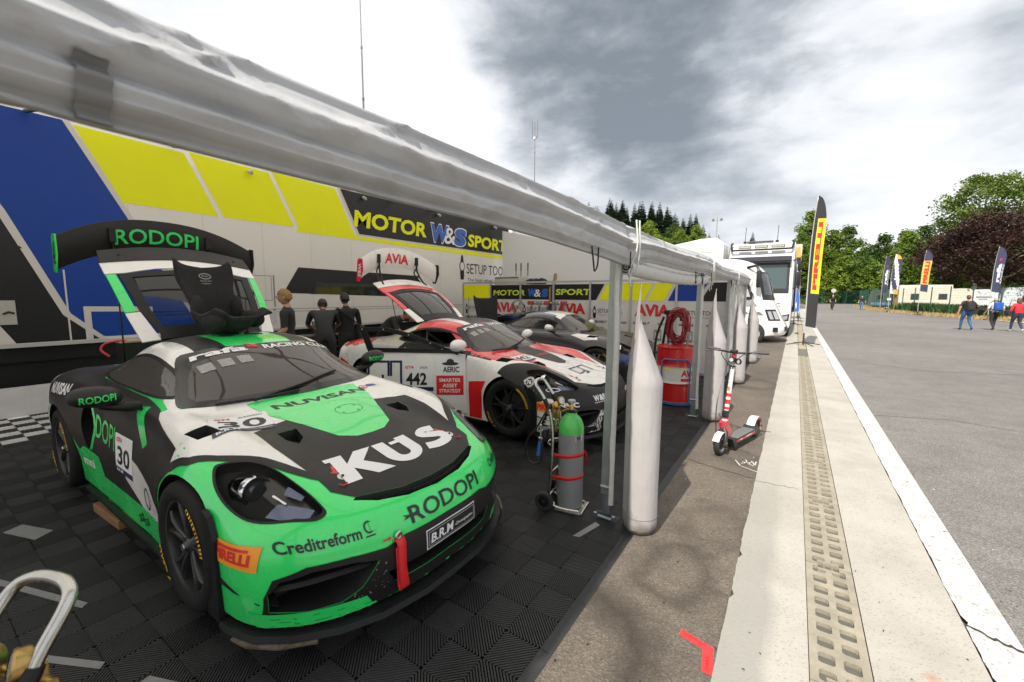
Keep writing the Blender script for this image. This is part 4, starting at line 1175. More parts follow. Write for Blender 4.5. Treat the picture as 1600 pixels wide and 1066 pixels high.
def door442():
 """the right door of the middle car, swung out about its front edge"""
 m = CM; b = MB()
 th = R(35)
 hg = Vector((-1.62, -.865, 0)); e = Vector((-math.cos(th), -math.sin(th), 0)); n = Vector((-math.sin(th), math.cos(th), 0)) * -1   # n points outwards
 def D(u, z, w=0.0):
  bulge = .035 * math.sin(max(0, min(1, (z - .15) / .8)) * math.pi)
  return hg + e * u + n * (bulge + w) + Vector((0, 0, z))
 skin = [(0, .17), (1.16, .19), (1.22, .45), (1.20, .80), (1.10, .945), (.3, .925), (.02, .90)]
 def sheet(poly, mm, w0, w1):
  vs, fs = outline(poly)
  bb = bmesh.new(); vv = [bb.verts.new((x, y, 0)) for x, y in vs]
  for f in fs: bb.faces.new([vv[i] for i in f])
  for _ in range(5):
   es = [q for q in bb.edges if q.calc_length() > .1]
   if not es: break
   bmesh.ops.subdivide_edges(bb, edges=es, cuts=1); bmesh.ops.triangulate(bb, faces=bb.faces)
  if w1 != w0:
   r_ = bmesh.ops.extrude_face_region(bb, geom=bb.faces[:])
   ups = {v for v in r_['geom'] if isinstance(v, bmesh.types.BMVert)}
  else: ups = set()
  for v in bb.verts: v.co = D(v.co.x, v.co.y, w1 if v in ups else w0)
  if ups: bmesh.ops.recalc_face_normals(bb, faces=bb.faces)
  b.join(bb, mm, True)
 sheet(skin, WHITE, -.05, .0)
 fr = [(.0, .925), (.30, .945), (1.10, .955), (1.20, .95), (1.30, 1.22), (1.02, 1.225), (.72, 1.16), (.40, 1.03), (.18, .955)]
 sheet([(0, .915), (1.19, .935), (1.20, .985), (0.1, .962)], CM['rubber'], -.03, .012)
 inn = [(.36, .975), (1.13, .985), (1.20, 1.185), (1.0, 1.185), (.74, 1.125), (.5, 1.04)]
 out_ = [(.18, .955), (1.20, .955), (1.29, 1.235), (.98, 1.235), (.68, 1.165), (.38, 1.04)]
 for k in range(len(inn)):
  k2 = (k + 1) % len(inn)
  sheet([out_[k], out_[k2], inn[k2], inn[k]], CM['rubber'], -.012, .006)
 for u, z in ((.30, .968), (.62, .966), (.92, .968), (1.17, .972), (1.255, 1.21), (1.0, 1.21), (.70, 1.145), (.44, 1.045)):
  b.cyl(D(u, z, .004), D(u, z, .012), .009, CM['steel'], 8)
 pr = lambda sh, u0, z0, mm, w: b.print2d(finer(sh, .05), lambda x, y: D(u0 - x, z0 + y, w), mm)
 for pts in ([(.17, .05), (.17, .0), (.0, .0), (.0, .22), (.24, .22), (.24, .06)], [(.27, .06), (.27, .22), (.39, .22), (.39, -.08)]):
  for a_, c_ in zip(pts[:-1], pts[1:]): pr(stroke2d([a_, c_], .026), 1.185, .60, CM['navy_print'], .0035)
 U0 = .765
 pr(rect(0, 0, .36, .34), U0, .46, CM['white_print'], .003)
 pr(xf(text2d('442', w=.25, h=.15, bold=.03), .03, .075), U0, .46, CM['black_print'], .005)
 pr(xf(text2d('GT4', w=.1, h=.035, bold=.03), .02, .275), U0, .46, CM['red_print'], .005)
 pr(xf(text2d('EUROPE', w=.09, h=.025), .20, .275), U0, .46, CM['black_print'], .005)
 pr(rect(0, 0, .36, .05), U0, .46, CM['navy_print'], .005)
 pr(rect(0, 0, .33, .22), .37, .66, CM['white_print'], .003)
 pr(rect(0, 0, .33, .24), .37, .41, CM['red_print'], .003)
 for k, t_ in enumerate(('STRATEGY', 'ASSET', 'SMARTER')):
  tw = .26 if len(t_) > 5 else .18
  pr(xf(text2d(t_, w=tw, h=.045, bold=.02), .165 - tw / 2, .03 + .066 * k), .37, .41, CM['white_print'], .005)
 pr(xf(text2d('AERIC', w=.2, h=.07, bold=.03), .08, .03), .37, .66, CM['black_print'], .005)
 pr(ellipse2d(.17, .135, .10, .022, 16), .37, .66, CM['black_print'], .005)
 pr(ellipse2d(.17, .16, .045, .035, 16), .37, .66, CM['black_print'], .0055)
 do = b.build('door', car442, sharp=35, recalc=False, weld=False)
 g = MB()
 g.face([D(u, z, .0) for u, z in inn], glass_mat('door_pane', (.60, .58, .56), .03, .12))
 g.build('door_window', do, sharp=None)
 mm = MB()
 pts = []
 cc = D(.10, 1.03, .13)
 for i in range(13):
  u = math.pi * i / 12; row = []
  for j in range(18):
   v = 2 * math.pi * j / 18
   yy = -math.cos(u) * .125; rad = math.sin(u) ** .75; xx = math.cos(v) * rad; zz_ = math.sin(v) * rad
   row.append(cc + Vector((xx * (.085 if xx > 0 else .03), yy, zz_ * .072)))
  pts.append(row)
 mm.grid(pts, WHITE, True, closed_v=True)
 mm.tube([cc - Vector((0, -.03, .055)), D(.12, .93, .03)], .028, CM['rubber'], 10)
 mm.build('door_mirror', do, sharp=50, recalc=False)
door442()
# ------------------------------------------------------------------ ground, road, kerb strip
def noise_ramp(nt, scale, stops, vec, detail=8, rough=.65, dist=0.0):
 n = nt.nodes.new('ShaderNodeTexNoise'); n.inputs['Scale'].default_value = scale
 n.inputs['Detail'].default_value = detail; n.inputs['Roughness'].default_value = rough; n.inputs['Distortion'].default_value = dist
 nt.links.new(vec, n.inputs['Vector'])
 r = nt.nodes.new('ShaderNodeValToRGB'); cr = r.color_ramp
 while len(cr.elements) < len(stops): cr.elements.new(.5)
 for e, (p, c) in zip(cr.elements, stops): e.position = p; e.color = (*c, 1) if len(c) == 3 else c
 nt.links.new(n.outputs['Fac'], r.inputs[0])
 return r.outputs[0]
def mixc(nt, a, b, f, mode='MIX'):
 m = nt.nodes.new('ShaderNodeMix'); m.data_type = 'RGBA'; m.blend_type = mode
 for s_, v in (('A', a), ('B', b)):
  if isinstance(v, tuple): m.inputs[s_].default_value = (*v, 1)
  else: nt.links.new(v, m.inputs[s_])
 if isinstance(f, (int, float)): m.inputs['Factor'].default_value = f
 else: nt.links.new(f, m.inputs['Factor'])
 return m.outputs['Result']
def math_n(nt, op, a, b=None, c=None, clamp=False):
 n = nt.nodes.new('ShaderNodeMath'); n.operation = op; n.use_clamp = clamp
 for i, v in enumerate((a, b, c)):
  if v is None: continue
  if isinstance(v, (int, float)): n.inputs[i].default_value = v
  else: nt.links.new(v, n.inputs[i])
 return n.outputs[0]
def ring_stain(nt, pos, cx, cy, r, w, amount=1.0):
 """soft ring-shaped tide mark on the ground"""
 sep = nt.nodes.new('ShaderNodeSeparateXYZ'); nt.links.new(pos, sep.inputs[0])
 dx = math_n(nt, 'SUBTRACT', sep.outputs[0], cx); dy = math_n(nt, 'SUBTRACT', sep.outputs[1], cy)
 d = math_n(nt, 'SQRT', math_n(nt, 'ADD', math_n(nt, 'MULTIPLY', dx, dx), math_n(nt, 'MULTIPLY', math_n(nt, 'MULTIPLY', dy, dy), .55)))
 n = nt.nodes.new('ShaderNodeTexNoise'); n.inputs['Scale'].default_value = 5; n.inputs['Detail'].default_value = 8
 nt.links.new(pos, n.inputs['Vector'])
 d2 = math_n(nt, 'ADD', d, math_n(nt, 'MULTIPLY', math_n(nt, 'SUBTRACT', n.outputs['Fac'], .5), .30))
 g = math_n(nt, 'DIVIDE', math_n(nt, 'ABSOLUTE', math_n(nt, 'SUBTRACT', d2, r)), w)
 return math_n(nt, 'MULTIPLY', math_n(nt, 'SUBTRACT', 1.0, g, clamp=True), amount)
def asphalt(name, base, warm, scale_big=.35, speck=1.0, rings=(), tint=None):
 m = bpy.data.materials.new(name); nt, p = nodes_of(m); L = nt.links
 tc = nt.nodes.new('ShaderNodeTexCoord'); pos = tc.outputs['Object']
 big = noise_ramp(nt, scale_big, [(.3, tuple(c * .80 for c in base)), (.5, base), (.72, warm)], pos, 8, .6, .4)
 vo = nt.nodes.new('ShaderNodeTexVoronoi'); vo.inputs['Scale'].default_value = 130; L.new(pos, vo.inputs['Vector'])
 sepc = nt.nodes.new('ShaderNodeSeparateColor'); L.new(vo.outputs['Color'], sepc.inputs[0])
 rr = nt.nodes.new('ShaderNodeValToRGB'); e = rr.color_ramp.elements
 e[0].position = 0; e[0].color = (.45, .45, .46, 1); e[1].position = 1; e[1].color = (1.75, 1.72, 1.68, 1)
 k = rr.color_ramp.elements.new(.55); k.color = (.92, .92, .92, 1); k2 = rr.color_ramp.elements.new(.86); k2.color = (1.18, 1.17, 1.15, 1)
 L.new(sepc.outputs[0], rr.inputs[0])
 col = mixc(nt, big, rr.outputs[0], speck, 'MULTIPLY')
 mid = noise_ramp(nt, 2.3, [(.35, (.80, .80, .80)), (.6, (1.04, 1.04, 1.04))], pos, 6, .7)
 col = mixc(nt, col, mid, .8, 'MULTIPLY')
 for (cx, cy, r, w, am) in rings:
  col = mixc(nt, col, (.035, .028, .022), ring_stain(nt, pos, cx, cy, r, w, am))
 L.new(col, p.inputs['Base Color'])
 p.inputs['Roughness'].default_value = .86; p.inputs['Specular IOR Level'].default_value = .3
 b = nt.nodes.new('ShaderNodeBump'); b.inputs['Strength'].default_value = .55; b.inputs['Distance'].default_value = .006
 L.new(vo.outputs['Distance'], b.inputs['Height']); L.new(b.outputs[0], p.inputs['Normal'])
 return m
def concrete_mat():
 m = bpy.data.materials.new('kerb_concrete'); nt, p = nodes_of(m); L = nt.links
 tc = nt.nodes.new('ShaderNodeTexCoord'); pos = tc.outputs['Object']
 base = noise_ramp(nt, 1.4, [(.3, (.32, .30, .265)), (.55, (.40, .378, .338)), (.75, (.44, .42, .385))], pos, 9, .68, .3)
 vo = nt.nodes.new('ShaderNodeTexVoronoi'); vo.inputs['Scale'].default_value = 120; L.new(pos, vo.inputs['Vector'])
 sepc = nt.nodes.new('ShaderNodeSeparateColor'); L.new(vo.outputs['Color'], sepc.inputs[0])
 rr = nt.nodes.new('ShaderNodeValToRGB'); e = rr.color_ramp.elements
 e[0].position = 0; e[0].color = (.55, .55, .55, 1); e[1].position = .16; e[1].color = (1, 1, 1, 1)
 L.new(sepc.outputs[0], rr.inputs[0])
 col = mixc(nt, base, rr.outputs[0], .55, 'MULTIPLY')
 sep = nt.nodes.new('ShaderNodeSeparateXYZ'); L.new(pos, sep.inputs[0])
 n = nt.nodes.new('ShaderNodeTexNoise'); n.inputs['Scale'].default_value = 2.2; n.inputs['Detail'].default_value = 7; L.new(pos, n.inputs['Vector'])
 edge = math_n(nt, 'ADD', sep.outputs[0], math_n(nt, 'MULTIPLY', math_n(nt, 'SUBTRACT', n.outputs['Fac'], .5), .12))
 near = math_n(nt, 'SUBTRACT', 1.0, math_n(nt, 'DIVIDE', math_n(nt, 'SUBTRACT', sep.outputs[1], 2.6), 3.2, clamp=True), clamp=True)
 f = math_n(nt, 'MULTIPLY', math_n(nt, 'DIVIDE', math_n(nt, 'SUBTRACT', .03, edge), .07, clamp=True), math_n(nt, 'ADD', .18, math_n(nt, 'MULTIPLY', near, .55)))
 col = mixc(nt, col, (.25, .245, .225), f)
 for (cx, cy, r) in ((.70, 2.42, .07), (.80, 2.30, .05), (.62, 2.50, .05)):
  dx = math_n(nt, 'SUBTRACT', sep.outputs[0], cx); dy = math_n(nt, 'SUBTRACT', sep.outputs[1], cy)
  d = math_n(nt, 'SQRT', math_n(nt, 'ADD', math_n(nt, 'MULTIPLY', dx, dx), math_n(nt, 'MULTIPLY', dy, dy)))
  g = math_n(nt, 'SUBTRACT', 1.0, math_n(nt, 'DIVIDE', math_n(nt, 'ADD', d, math_n(nt, 'MULTIPLY', math_n(nt, 'SUBTRACT', n.outputs['Fac'], .45), .2)), r), clamp=True)
  col = mixc(nt, col, (.36, .14, .03), math_n(nt, 'MULTIPLY', g, .75))
 L.new(col, p.inputs['Base Color']); p.inputs['Roughness'].default_value = .85
 b = nt.nodes.new('ShaderNodeBump'); b.inputs['Strength'].default_value = .3; b.inputs['Distance'].default_value = .004
 L.new(vo.outputs['Distance'], b.inputs['Height']); L.new(b.outputs[0], p.inputs['Normal'])
 return m
def paint_mat():
 m = bpy.data.materials.new('road_paint'); nt, p = nodes_of(m); L = nt.links
 tc = nt.nodes.new('ShaderNodeTexCoord'); pos = tc.outputs['Object']
 c = noise_ramp(nt, 6, [(.30, (.30, .29, .275)), (.44, (.50, .49, .475)), (.7, (.56, .555, .545))], pos, 10, .75)
 n = noise_ramp(nt, 55, [(.30, (.35, .34, .33)), (.42, (1, 1, 1))], pos, 3, .5)
 L.new(mixc(nt, c, n, .8, 'MULTIPLY'), p.inputs['Base Color']); p.inputs['Roughness'].default_value = .7
 return m
YARD = asphalt('yard_tarmac', (.140, .119, .099), (.172, .147, .121), .5, .6,
               rings=((-.52, 2.62, .20, .10, .55), (-.40, 3.35, .22, .12, .35), (-.80, 1.72, .30, .17, .8), (-.42, 5.0, .16, .08, .4), (-.55, 9.4, .35, .2, .5)))
ROAD = asphalt('road_tarmac', (.195, .186, .176), (.225, .216, .205), .16, .7)
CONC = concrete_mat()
PAINT = paint_mat()
def sheet(name, poly, z, m, kind='structure', seg=None):
 b = MB(); vs, fs = outline(poly)
 b.mesh([(x, y, z) for x, y in vs], fs, m)
 o = b.build(name, sharp=None)
 for p in o.data.polygons:
  if p.normal.z < 0: p.flip()
 o['kind'] = kind
 return o
BIG = 900
CX0, CX1, LX1 = -.208, .842, 1.035         # concrete strip, white line
sheet('ground', [(-BIG, -60), (BIG, -60), (BIG, 1400), (-BIG, 1400)], -.02, mat('far_ground', (.12, .115, .10), .9, var=.3, vscale=.05))
sheet('yard', [(-60, -40), (CX0 + .004, -40), (CX0 + .004, 70), (-60, 70)], 0.0, YARD)
sheet('road', [(LX1 - .1, -40), (60, -40), (60, 52), (60, 114), (12, 117), (4, 117), (-1, 112), (1.3, 80), (LX1 - .1, 60)], 0.0, ROAD)
GX0, GX1 = .158, .402
def strip_sheet(name, xa, xb, z, m, rough_left=False):
 b = MB(); rnd = random.Random(8)
 ys = np.concatenate([np.arange(-6, 12, .05), np.arange(12, 70, 1.0)])
 rows = []
 for i, y in enumerate(ys):
  j = (noise.noise(Vector((y * 3.1, 0, 0))) * .010 + noise.noise(Vector((y * 14, 3, 0))) * .006) if rough_left else 0
  if rough_left and 2.5 < y < 3.05 and noise.noise(Vector((y * 9, 8, 0))) > .15: j += .02
  rows.append([(xa + j, y, z), (xb, y, z)])
 b.grid(rows, m, False)
 o = b.build(name, sharp=None)
 for p in o.data.polygons:
  if p.normal.z < 0: p.flip()
 o['kind'] = 'structure'; return o
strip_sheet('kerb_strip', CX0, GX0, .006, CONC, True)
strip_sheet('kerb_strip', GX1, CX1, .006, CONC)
strip_sheet('edge_line', CX1 + .004, LX1, .010, PAINT, True)
def crack(name, pts, w, z, m):
 b = MB(); rnd = random.Random(3)
 P = []
 for (x0, y0), (x1, y1) in zip(pts[:-1], pts[1:]):
  for k in range(12):
   t = k / 12; P.append(Vector((x0 + (x1 - x0) * t, y0 + (y1 - y0) * t + rnd.uniform(-.012, .012), z)))
 rows = [[p + Vector((0, w * rnd.uniform(.4, 1), 0)), p - Vector((0, w * rnd.uniform(.4, 1), 0))] for p in P]
 b.grid(rows, m, False); o = b.build(name, sharp=None); o['kind'] = 'structure'
TAR = mat('tar_seam', (.03, .028, .026), .7)
crack('crack', [(.845, 3.02), (1.02, 2.92), (1.45, 2.86), (2.3, 2.70)], .012, .0135, TAR)
crack('crack', [(-.86, 4.62), (-.55, 4.52), (-.20, 4.45)], .006, .0035, TAR)
crack('crack', [(CX0, 4.4), (.155, 4.42)], .003, .0085, TAR)
crack('crack', [(1.3, 14.2), (2.6, 13.4), (4.4, 13.9), (7.5, 13.0)], .014, .0035, TAR)
crack('crack', [(1.05, 7.9), (1.9, 8.2), (3.2, 7.7)], .007, .0035, TAR)
ch = MB()
CHN = mat('drain_dirt', (.016, .014, .011), .9, var=.4, vscale=12)
for a, b_ in (((GX0, .004), (GX0, -.22)), ((GX0, -.22), (GX1, -.22)), ((GX1, -.22), (GX1, .004))):
 ch.face([(a[0], -6, a[1]), (a[0], 40, a[1]), (b_[0], 40, b_[1]), (b_[0], -6, b_[1])], CHN)
ch.build('drain_channel', sharp=None)['kind'] = 'structure'
GRM = mat('cast_grate', (.29, .262, .205), .75, var=.22, vscale=7, bump=.25, bscale=80)
def make_grate():
 """one cast grating with two rows of slots, 1.02 m long"""
 b = MB(); L_, x0, x1, z0, z1 = 1.03, .004, GX1 - GX0 - .004, -.025, .003
 W_ = x1 - x0
 def bar(xa, xb, ya, yb, zt=z1): b.box(((xa + xb) / 2, (ya + yb) / 2, (z0 + zt) / 2), (xb - xa, yb - ya, zt - z0), GRM)
 rail, mid = .035, .032
 bar(x0, x0 + rail, 0.002, L_ - .002, z1 + .001); bar(x1 - rail, x1, .002, L_ - .002, z1 + .001)
 cx = (x0 + x1) / 2
 n = 9; p = L_ / n
 for k in range(n + 1):
  y = k * p
  ya, yb = max(.002, y - .021), min(L_ - .002, y + .021)
  if k in (0, n):
   bar(x0 + rail, cx - .055, ya, yb); bar(cx + .055, x1 - rail, ya, yb)
  else:
   bar(x0 + rail, x1 - rail, ya, yb)
 bar(cx - mid / 2, cx + mid / 2, .04, L_ - .04, z1 - .0012)
 bar(cx - .056, cx + .056, .032, .052, z1 - .0008); bar(cx - .056, cx + .056, L_ - .052, L_ - .032, z1 - .0008)
 for k in range(n):
  for xx in (x0 + rail, cx - mid / 2, cx + mid / 2, x1 - rail):
   s_ = 1 if xx in (x0 + rail, cx + mid / 2) else -1
   for ya in (k * p + .021, (k + 1) * p - .021):
    t = 1 if ya < (k + .5) * p else -1
    b.prism([(xx, ya), (xx + s_ * .011, ya), (xx, ya + t * .010)], lambda x, y: Vector((x, y, z0)), lambda x, y: Vector((x, y, z1 - .0006)), GRM)
 o = b.build('drain_grate', sharp=30)
 return o
g0 = make_grate(); gy = [2.19 + 1.035 * k for k in range(-2, 12)]
for i, y in enumerate(gy):
 o = g0 if i == 0 else copy_tree(g0)
 o.location = (GX0, y, 0)
 tag(o, 'pale cast iron drain grate with two rows of slots, set in the concrete strip', 'drain grate', 'drain grates along the road')
cvm = mat('channel_cover', (.33, .29, .20), .8, var=.2, vscale=3)
gs = MB()
for k in range(22):
 gs.box(((GX0 + GX1) / 2, 16.72 + 1.035 * k + .51, -.008), (GX1 - GX0 - .03, 1.01, .02), cvm)
gs.build('channel_cover', sharp=None)['kind'] = 'structure'
# ------------------------------------------------------------------ interlocking floor mat
MX0, MY0, TS = -.924, 2.239, .2
def build_mat():
 rib_m = mat('mat_rib', (.030, .030, .0305), .5, var=.35, vscale=1.6, spec=.35)
 base_m = mat('mat_base', (.004, .004, .004), .9, spec=.1)
 white_m = mat('mat_white_tile', (.52, .52, .51), .5, var=.2, vscale=5)
 edge_m = mat('mat_edge', (.022, .022, .023), .55, var=.3, vscale=5)
 verts, faces, mi = [], [], []
 pitch, tw, h0, h1 = .0133, .0036, .006, .015
 ni, nj0, nj1 = 40, -11, 52
 for i in range(ni):
  for j in range(nj0, nj1):
   x1 = MX0 - i * TS; x0 = x1 - TS; y0 = MY0 + j * TS; y1 = y0 + TS
   cx, cy = (x0 + x1) / 2, (y0 + y1) / 2
   if cy < .2 and cx > -1.6: continue
   white = (x1 < -7.3 and cy < 1.75 and (i + j) % 2 == 0)
   sgn = 1 if (i + j) % 2 == 0 else -1
   far = math.hypot(cx, cy) > 7.5
   p = pitch * (2 if far else 1); w = tw * (2 if far else 1)
   n = int(TS * 1.41421 / p)
   off = TS * .70711
   for k in range(-n // 2 + 0, n // 2 + 1):
    c = (k + .5) * p
    if abs(c) > off - .004: continue
    half = off - abs(c)
    dx, dy = (.70711, .70711 * sgn); nx, ny = (-.70711 * sgn, .70711)
    bx, by = cx + nx * c, cy + ny * c
    b0 = len(verts)
    for (ww, zz) in ((-w - .0012, h0), (-w, h1), (w, h1), (w + .0012, h0)):
     hh = max(.001, half - abs(ww) * .0 - .0012)
     verts.append((bx - dx * hh + nx * ww, by - dy * hh + ny * ww, zz)); verts.append((bx + dx * hh + nx * ww, by + dy * hh + ny * ww, zz))
    for q in range(3):
     faces.append((b0 + 2 * q, b0 + 2 * q + 1, b0 + 2 * q + 3, b0 + 2 * q + 2)); mi.append(2 if white else 0)
 b0 = len(verts)
 xa, xb, ya, yb = MX0 - ni * TS, MX0, MY0 + nj0 * TS, MY0 + nj1 * TS
 verts += [(xa, ya, h0), (xb, ya, h0), (xb, yb, h0), (xa, yb, h0)]; faces.append((b0, b0 + 1, b0 + 2, b0 + 3)); mi.append(1)
 y = ya
 while y < yb - .01:
  b0 = len(verts); e = .0012
  pr = [(xb + .001, .006), (xb + .001, .016), (xb + .014, .016), (xb + .060, .003), (xb + .060, .0)]
  for yy in (y + e, y + TS * 2 - e):
   for x, z in pr: verts.append((x, yy, z))
  for q in range(4):
   faces.append((b0 + q, b0 + q + 1, b0 + q + 6, b0 + q + 5)); mi.append(3)
  y += TS * 2
 me = bpy.data.meshes.new('floor_mat')
 me.from_pydata(verts, [], faces)
 for m in (rib_m, base_m, white_m, edge_m): me.materials.append(m)
 me.polygons.foreach_set('material_index', np.array(mi, dtype=np.int32))
 me.update()
 o = bpy.data.objects.new('floor_mat', me); COL.objects.link(o)
 tag(o, 'black ribbed interlocking floor mat lying under the three race cars', 'floor mat')
 return o
build_mat()
# ------------------------------------------------------------------ hills behind
def hill_h(x, y):
 """height of the land: flat paddock, bank behind the trucks, wooded slopes"""
 def ss(a, b, t):
  t = max(0., min(1., (t - a) / (b - a))); return t * t * (3 - 2 * t)
 sh = 34 * ss(-7, 1, x)
 terrace = ss(88 + sh, 113 + sh, y) * (3.0 + 8.2 * ss(13, -2, x))
 left = 7.5 * ss(-22, -62, x) * ss(118, 160, y)
 far = ss(170, 480, y) * (20 + 22 * ss(40, 170, x) + 8 * ss(-20, -80, x))
 return terrace + left + far + noise.noise(Vector((x * .03, y * .03, 1))) * 1.0 * ss(95, 140, y)
def build_hills():
 xs = np.concatenate([np.arange(-420, -100, 20.), np.arange(-100, 60, 5.), np.arange(60, 460, 20.)])
 ys = np.concatenate([np.arange(84, 200, 4.), np.arange(200, 760, 20.)])
 b = MB()
 b.grid([[Vector((x, y, hill_h(x, y) - .06)) for x in xs] for y in ys], None, True)
 m = bpy.data.materials.new('hill_grass'); nt, p = nodes_of(m)
 tc = nt.nodes.new('ShaderNodeTexCoord')
 c = noise_ramp(nt, .08, [(.32, (.045, .075, .018)), (.48, (.10, .105, .035)), (.62, (.21, .16, .075)), (.8, (.12, .085, .045))], tc.outputs['Object'], 9, .7, .5)
 nt.links.new(c, p.inputs['Base Color']); p.inputs['Roughness'].default_value = .95
 b.mats = [m]
 o = b.build('hills', sharp=None); o['kind'] = 'structure'
build_hills()
VER = [(13.6, 33), (12.60, 40.9), (12.0, 45.8), (10.85, 50.1), (9.35, 55.7), (8.65, 61), (7.95, 69.3), (7.85, 78), (8.3, 88), (9.6, 97), (13, 103), (30, 106)]
VS = [(p.x, p.y) for p in spline([(a, b, 0) for a, b in VER], 4)]
dry = bpy.data.materials.new('dry_verge'); nt_, p_ = nodes_of(dry)
tc_ = nt_.nodes.new('ShaderNodeTexCoord')
nt_.links.new(noise_ramp(nt_, .9, [(.35, (.16, .12, .055)), (.5, (.36, .26, .11)), (.68, (.46, .35, .17))], tc_.outputs['Object'], 8, .7), p_.inputs['Base Color'])
p_.inputs['Roughness'].default_value = .95
sheet('verge', VS + [(60, 106), (60, 33)], .035, dry)
b = MB()
rows = []
for i, (x, y) in enumerate(VS):
 a = Vector(VS[max(0, i - 1)]); c = Vector(VS[min(len(VS) - 1, i + 1)]); t = (c - a).normalized(); n = Vector((-t.y, t.x))
 w = .10 if i > 20 else .08
 rows.append([(x + n.x * .04, y + n.y * .04, .04), (x + n.x * (.04 + 2.6 * w), y + n.y * (.04 + 2.6 * w), .04)])
b.grid(rows, PAINT, False); o = b.build('edge_line', sharp=None); o['kind'] = 'structure'
sheet('caravan_field', [(14.6, 34), (60, 34), (60, 98), (15, 96), (10.6, 66)], .045, mat('field_gravel', (.20, .19, .16), .9, var=.3, vscale=.6))
# ------------------------------------------------------------------ race trailers
XT = -8.95
TW = mat('trailer_white', (.66, .635, .59), .45, spec=.4, var=.035, vscale=.9)
TBLUE = mat('trailer_blue', (.003, .040, .26), .45, spec=.3, var=.06, vscale=1)
TYEL = mat('trailer_yellow', (.74, .75, .005), .5, spec=.25, var=.03, vscale=1)
TBLK = mat('trailer_black', (.009, .009, .010), .40, spec=.35)
SILV = mat('trailer_alu', (.50, .50, .48), .45, .5)
LINEW = mat('trailer_line', (.55, .52, .48), .45)
BLUEL = mat('letter_blue', (.02, .10, .40), .4)
PALE = mat('letter_pale', (.70, .70, .70), .4)
LIME = mat('letter_lime', (.50, .62, .02), .4)
def yz(sh, y0, z0, kx=1.0):      # flat print on the trailer side facing the tent: right of the print is +y
 return [(y0 + x * kx, z0 + y) for x, y in sh[0]], sh[1]
def build_trailer():
 t = thing('race_trailer', 'long white race trailer with blue and yellow stripes along the back of the tent', 'trailer', (XT, 0, 0))
 b = MB()
 Y0, Y1, ZB, ZT = -4.0, 13.16, 1.0, 4.25
 b.box((-1.27, (Y0 + Y1) / 2, (ZB + ZT) / 2), (2.54, Y1 - Y0, ZT - ZB), TW, bev=.02)
 def pr(sh, m, lift): b.print2d(sh, lambda y, z: Vector((lift, y, z)), m)
 def poly(p, m, lift): pr(outline(p), m, lift)
 bl = lambda z: 1.708 + (4.194 - z) * .488
 poly([(Y0 + .03, 4.2), (bl(4.2), 4.2), (bl(1.05), 1.05), (1.62, 1.05), (1.62, 1.30), (Y0 + .03, 5.4) if False else (1.02, 2.80), (.30, 4.2 - .0)], TBLUE, .003) if False else None
 poly([(Y0 + .03, 4.2), (bl(4.2), 4.2), (bl(1.05), 1.05), (1.95, 1.05), (1.70, 1.12), (.98, 2.95), (.45, 4.1), (Y0 + .03, 4.1)], TBLUE, .003)
 poly([(bl(4.2), 4.2), (bl(4.2) + .075, 4.2), (bl(1.05) + .075, 1.05), (bl(1.05), 1.05)], LINEW, .004)
 poly([(Y0 + .03, 4.1), (.35, 4.1), (1.02, 2.72), (1.53, 1.38), (1.95, .0 + 1.02), (Y0 + .03, 1.02)], TBLK, .004)
 poly([(.40, 4.1), (.47, 4.1), (1.06, 2.84), (1.58, 1.42), (1.95, 1.02), (1.87, 1.02), (1.50, 1.40), (.99, 2.78)], LINEW, .006)
 poly([(.2, 2.36), (1.16, 2.36), (1.18, 2.33), (.2, 2.33)], TBLK, .007)
 poly([(1.545, 2.06), (1.565, 2.06), (1.565, 1.02), (1.545, 1.02)], LINEW, .007)
 poly([(1.72, 1.52), (2.55, 1.50), (2.55, 1.42), (1.80, 1.44), (1.80, 1.02), (1.72, 1.02)], LINEW, .007)
 poly([(.86, 1.02), (.88, 1.30), (1.02, 1.02)], LINEW, .007)
 edges = [(1.83, 2.30), (3.21, 3.68), (4.62, 5.11), (6.10, 6.56)]
 for i in range(3):
  a, c = edges[i], edges[i + 1]; g = .045 if i else .0
  poly([(a[0] - .02 + g, 4.17), (c[0] - .045, 4.13), (c[1] - .045 + (.03 if i == 2 else 0), 3.13), (a[1] + g + .0, 3.145 if i == 0 else 3.13)], TYEL, .003)
 poly([(6.30, 3.14), (6.62, 3.12), (13.15, 3.12), (13.15, 2.99), (5.1, 3.04), (5.12, 3.13)], TYEL, .0035)
 poly([(6.12, 4.15), (13.14, 4.15), (13.14, 3.13), (6.62, 3.14)], LINEW, .004)
 poly([(6.19, 4.15), (13.14, 4.15), (13.14, 3.165), (6.67, 3.175)], TBLK, .006)
 sl = lambda sh: ([(y, z) for y, z in sh[0]], sh[1])
 pr(yz(text2d('MOTOR', w=2.42, h=.40, bold=.035, shear=.12), 6.52, 3.34), TYEL, .010)
 pr(yz(text2d('SPORT', w=2.15, h=.40, bold=.035, shear=.12), 10.78, 3.27), TYEL, .010)
 for g_, m, lf in ((.03, PALE, .010), (.0, BLUEL, .013)):
  pr(yz(text2d('W', w=.76 + g_ * 2, h=.52 + g_ * 2, bold=.06, shear=.14), 9.05 - g_, 3.26 - g_), m, lf)
  pr(yz(text2d('S', w=.56 + g_ * 2, h=.54 + g_ * 2, bold=.06, shear=.14), 10.10 - g_, 3.24 - g_), m, lf)
 pr(yz(text2d('&', w=.52, h=.50, bold=.012, shear=.1), 9.66, 3.25), PALE, .016)
 poly([(5.10, 2.29), (8.6, 2.24), (8.6, 1.64), (4.75, 1.74)], TBLK, .004)
 poly([(5.5, 1.98), (8.6, 1.96), (8.6, 1.68), (5.35, 1.72)], mat('trailer_glass', (.02, .022, .016), .08, coat=1), .006)
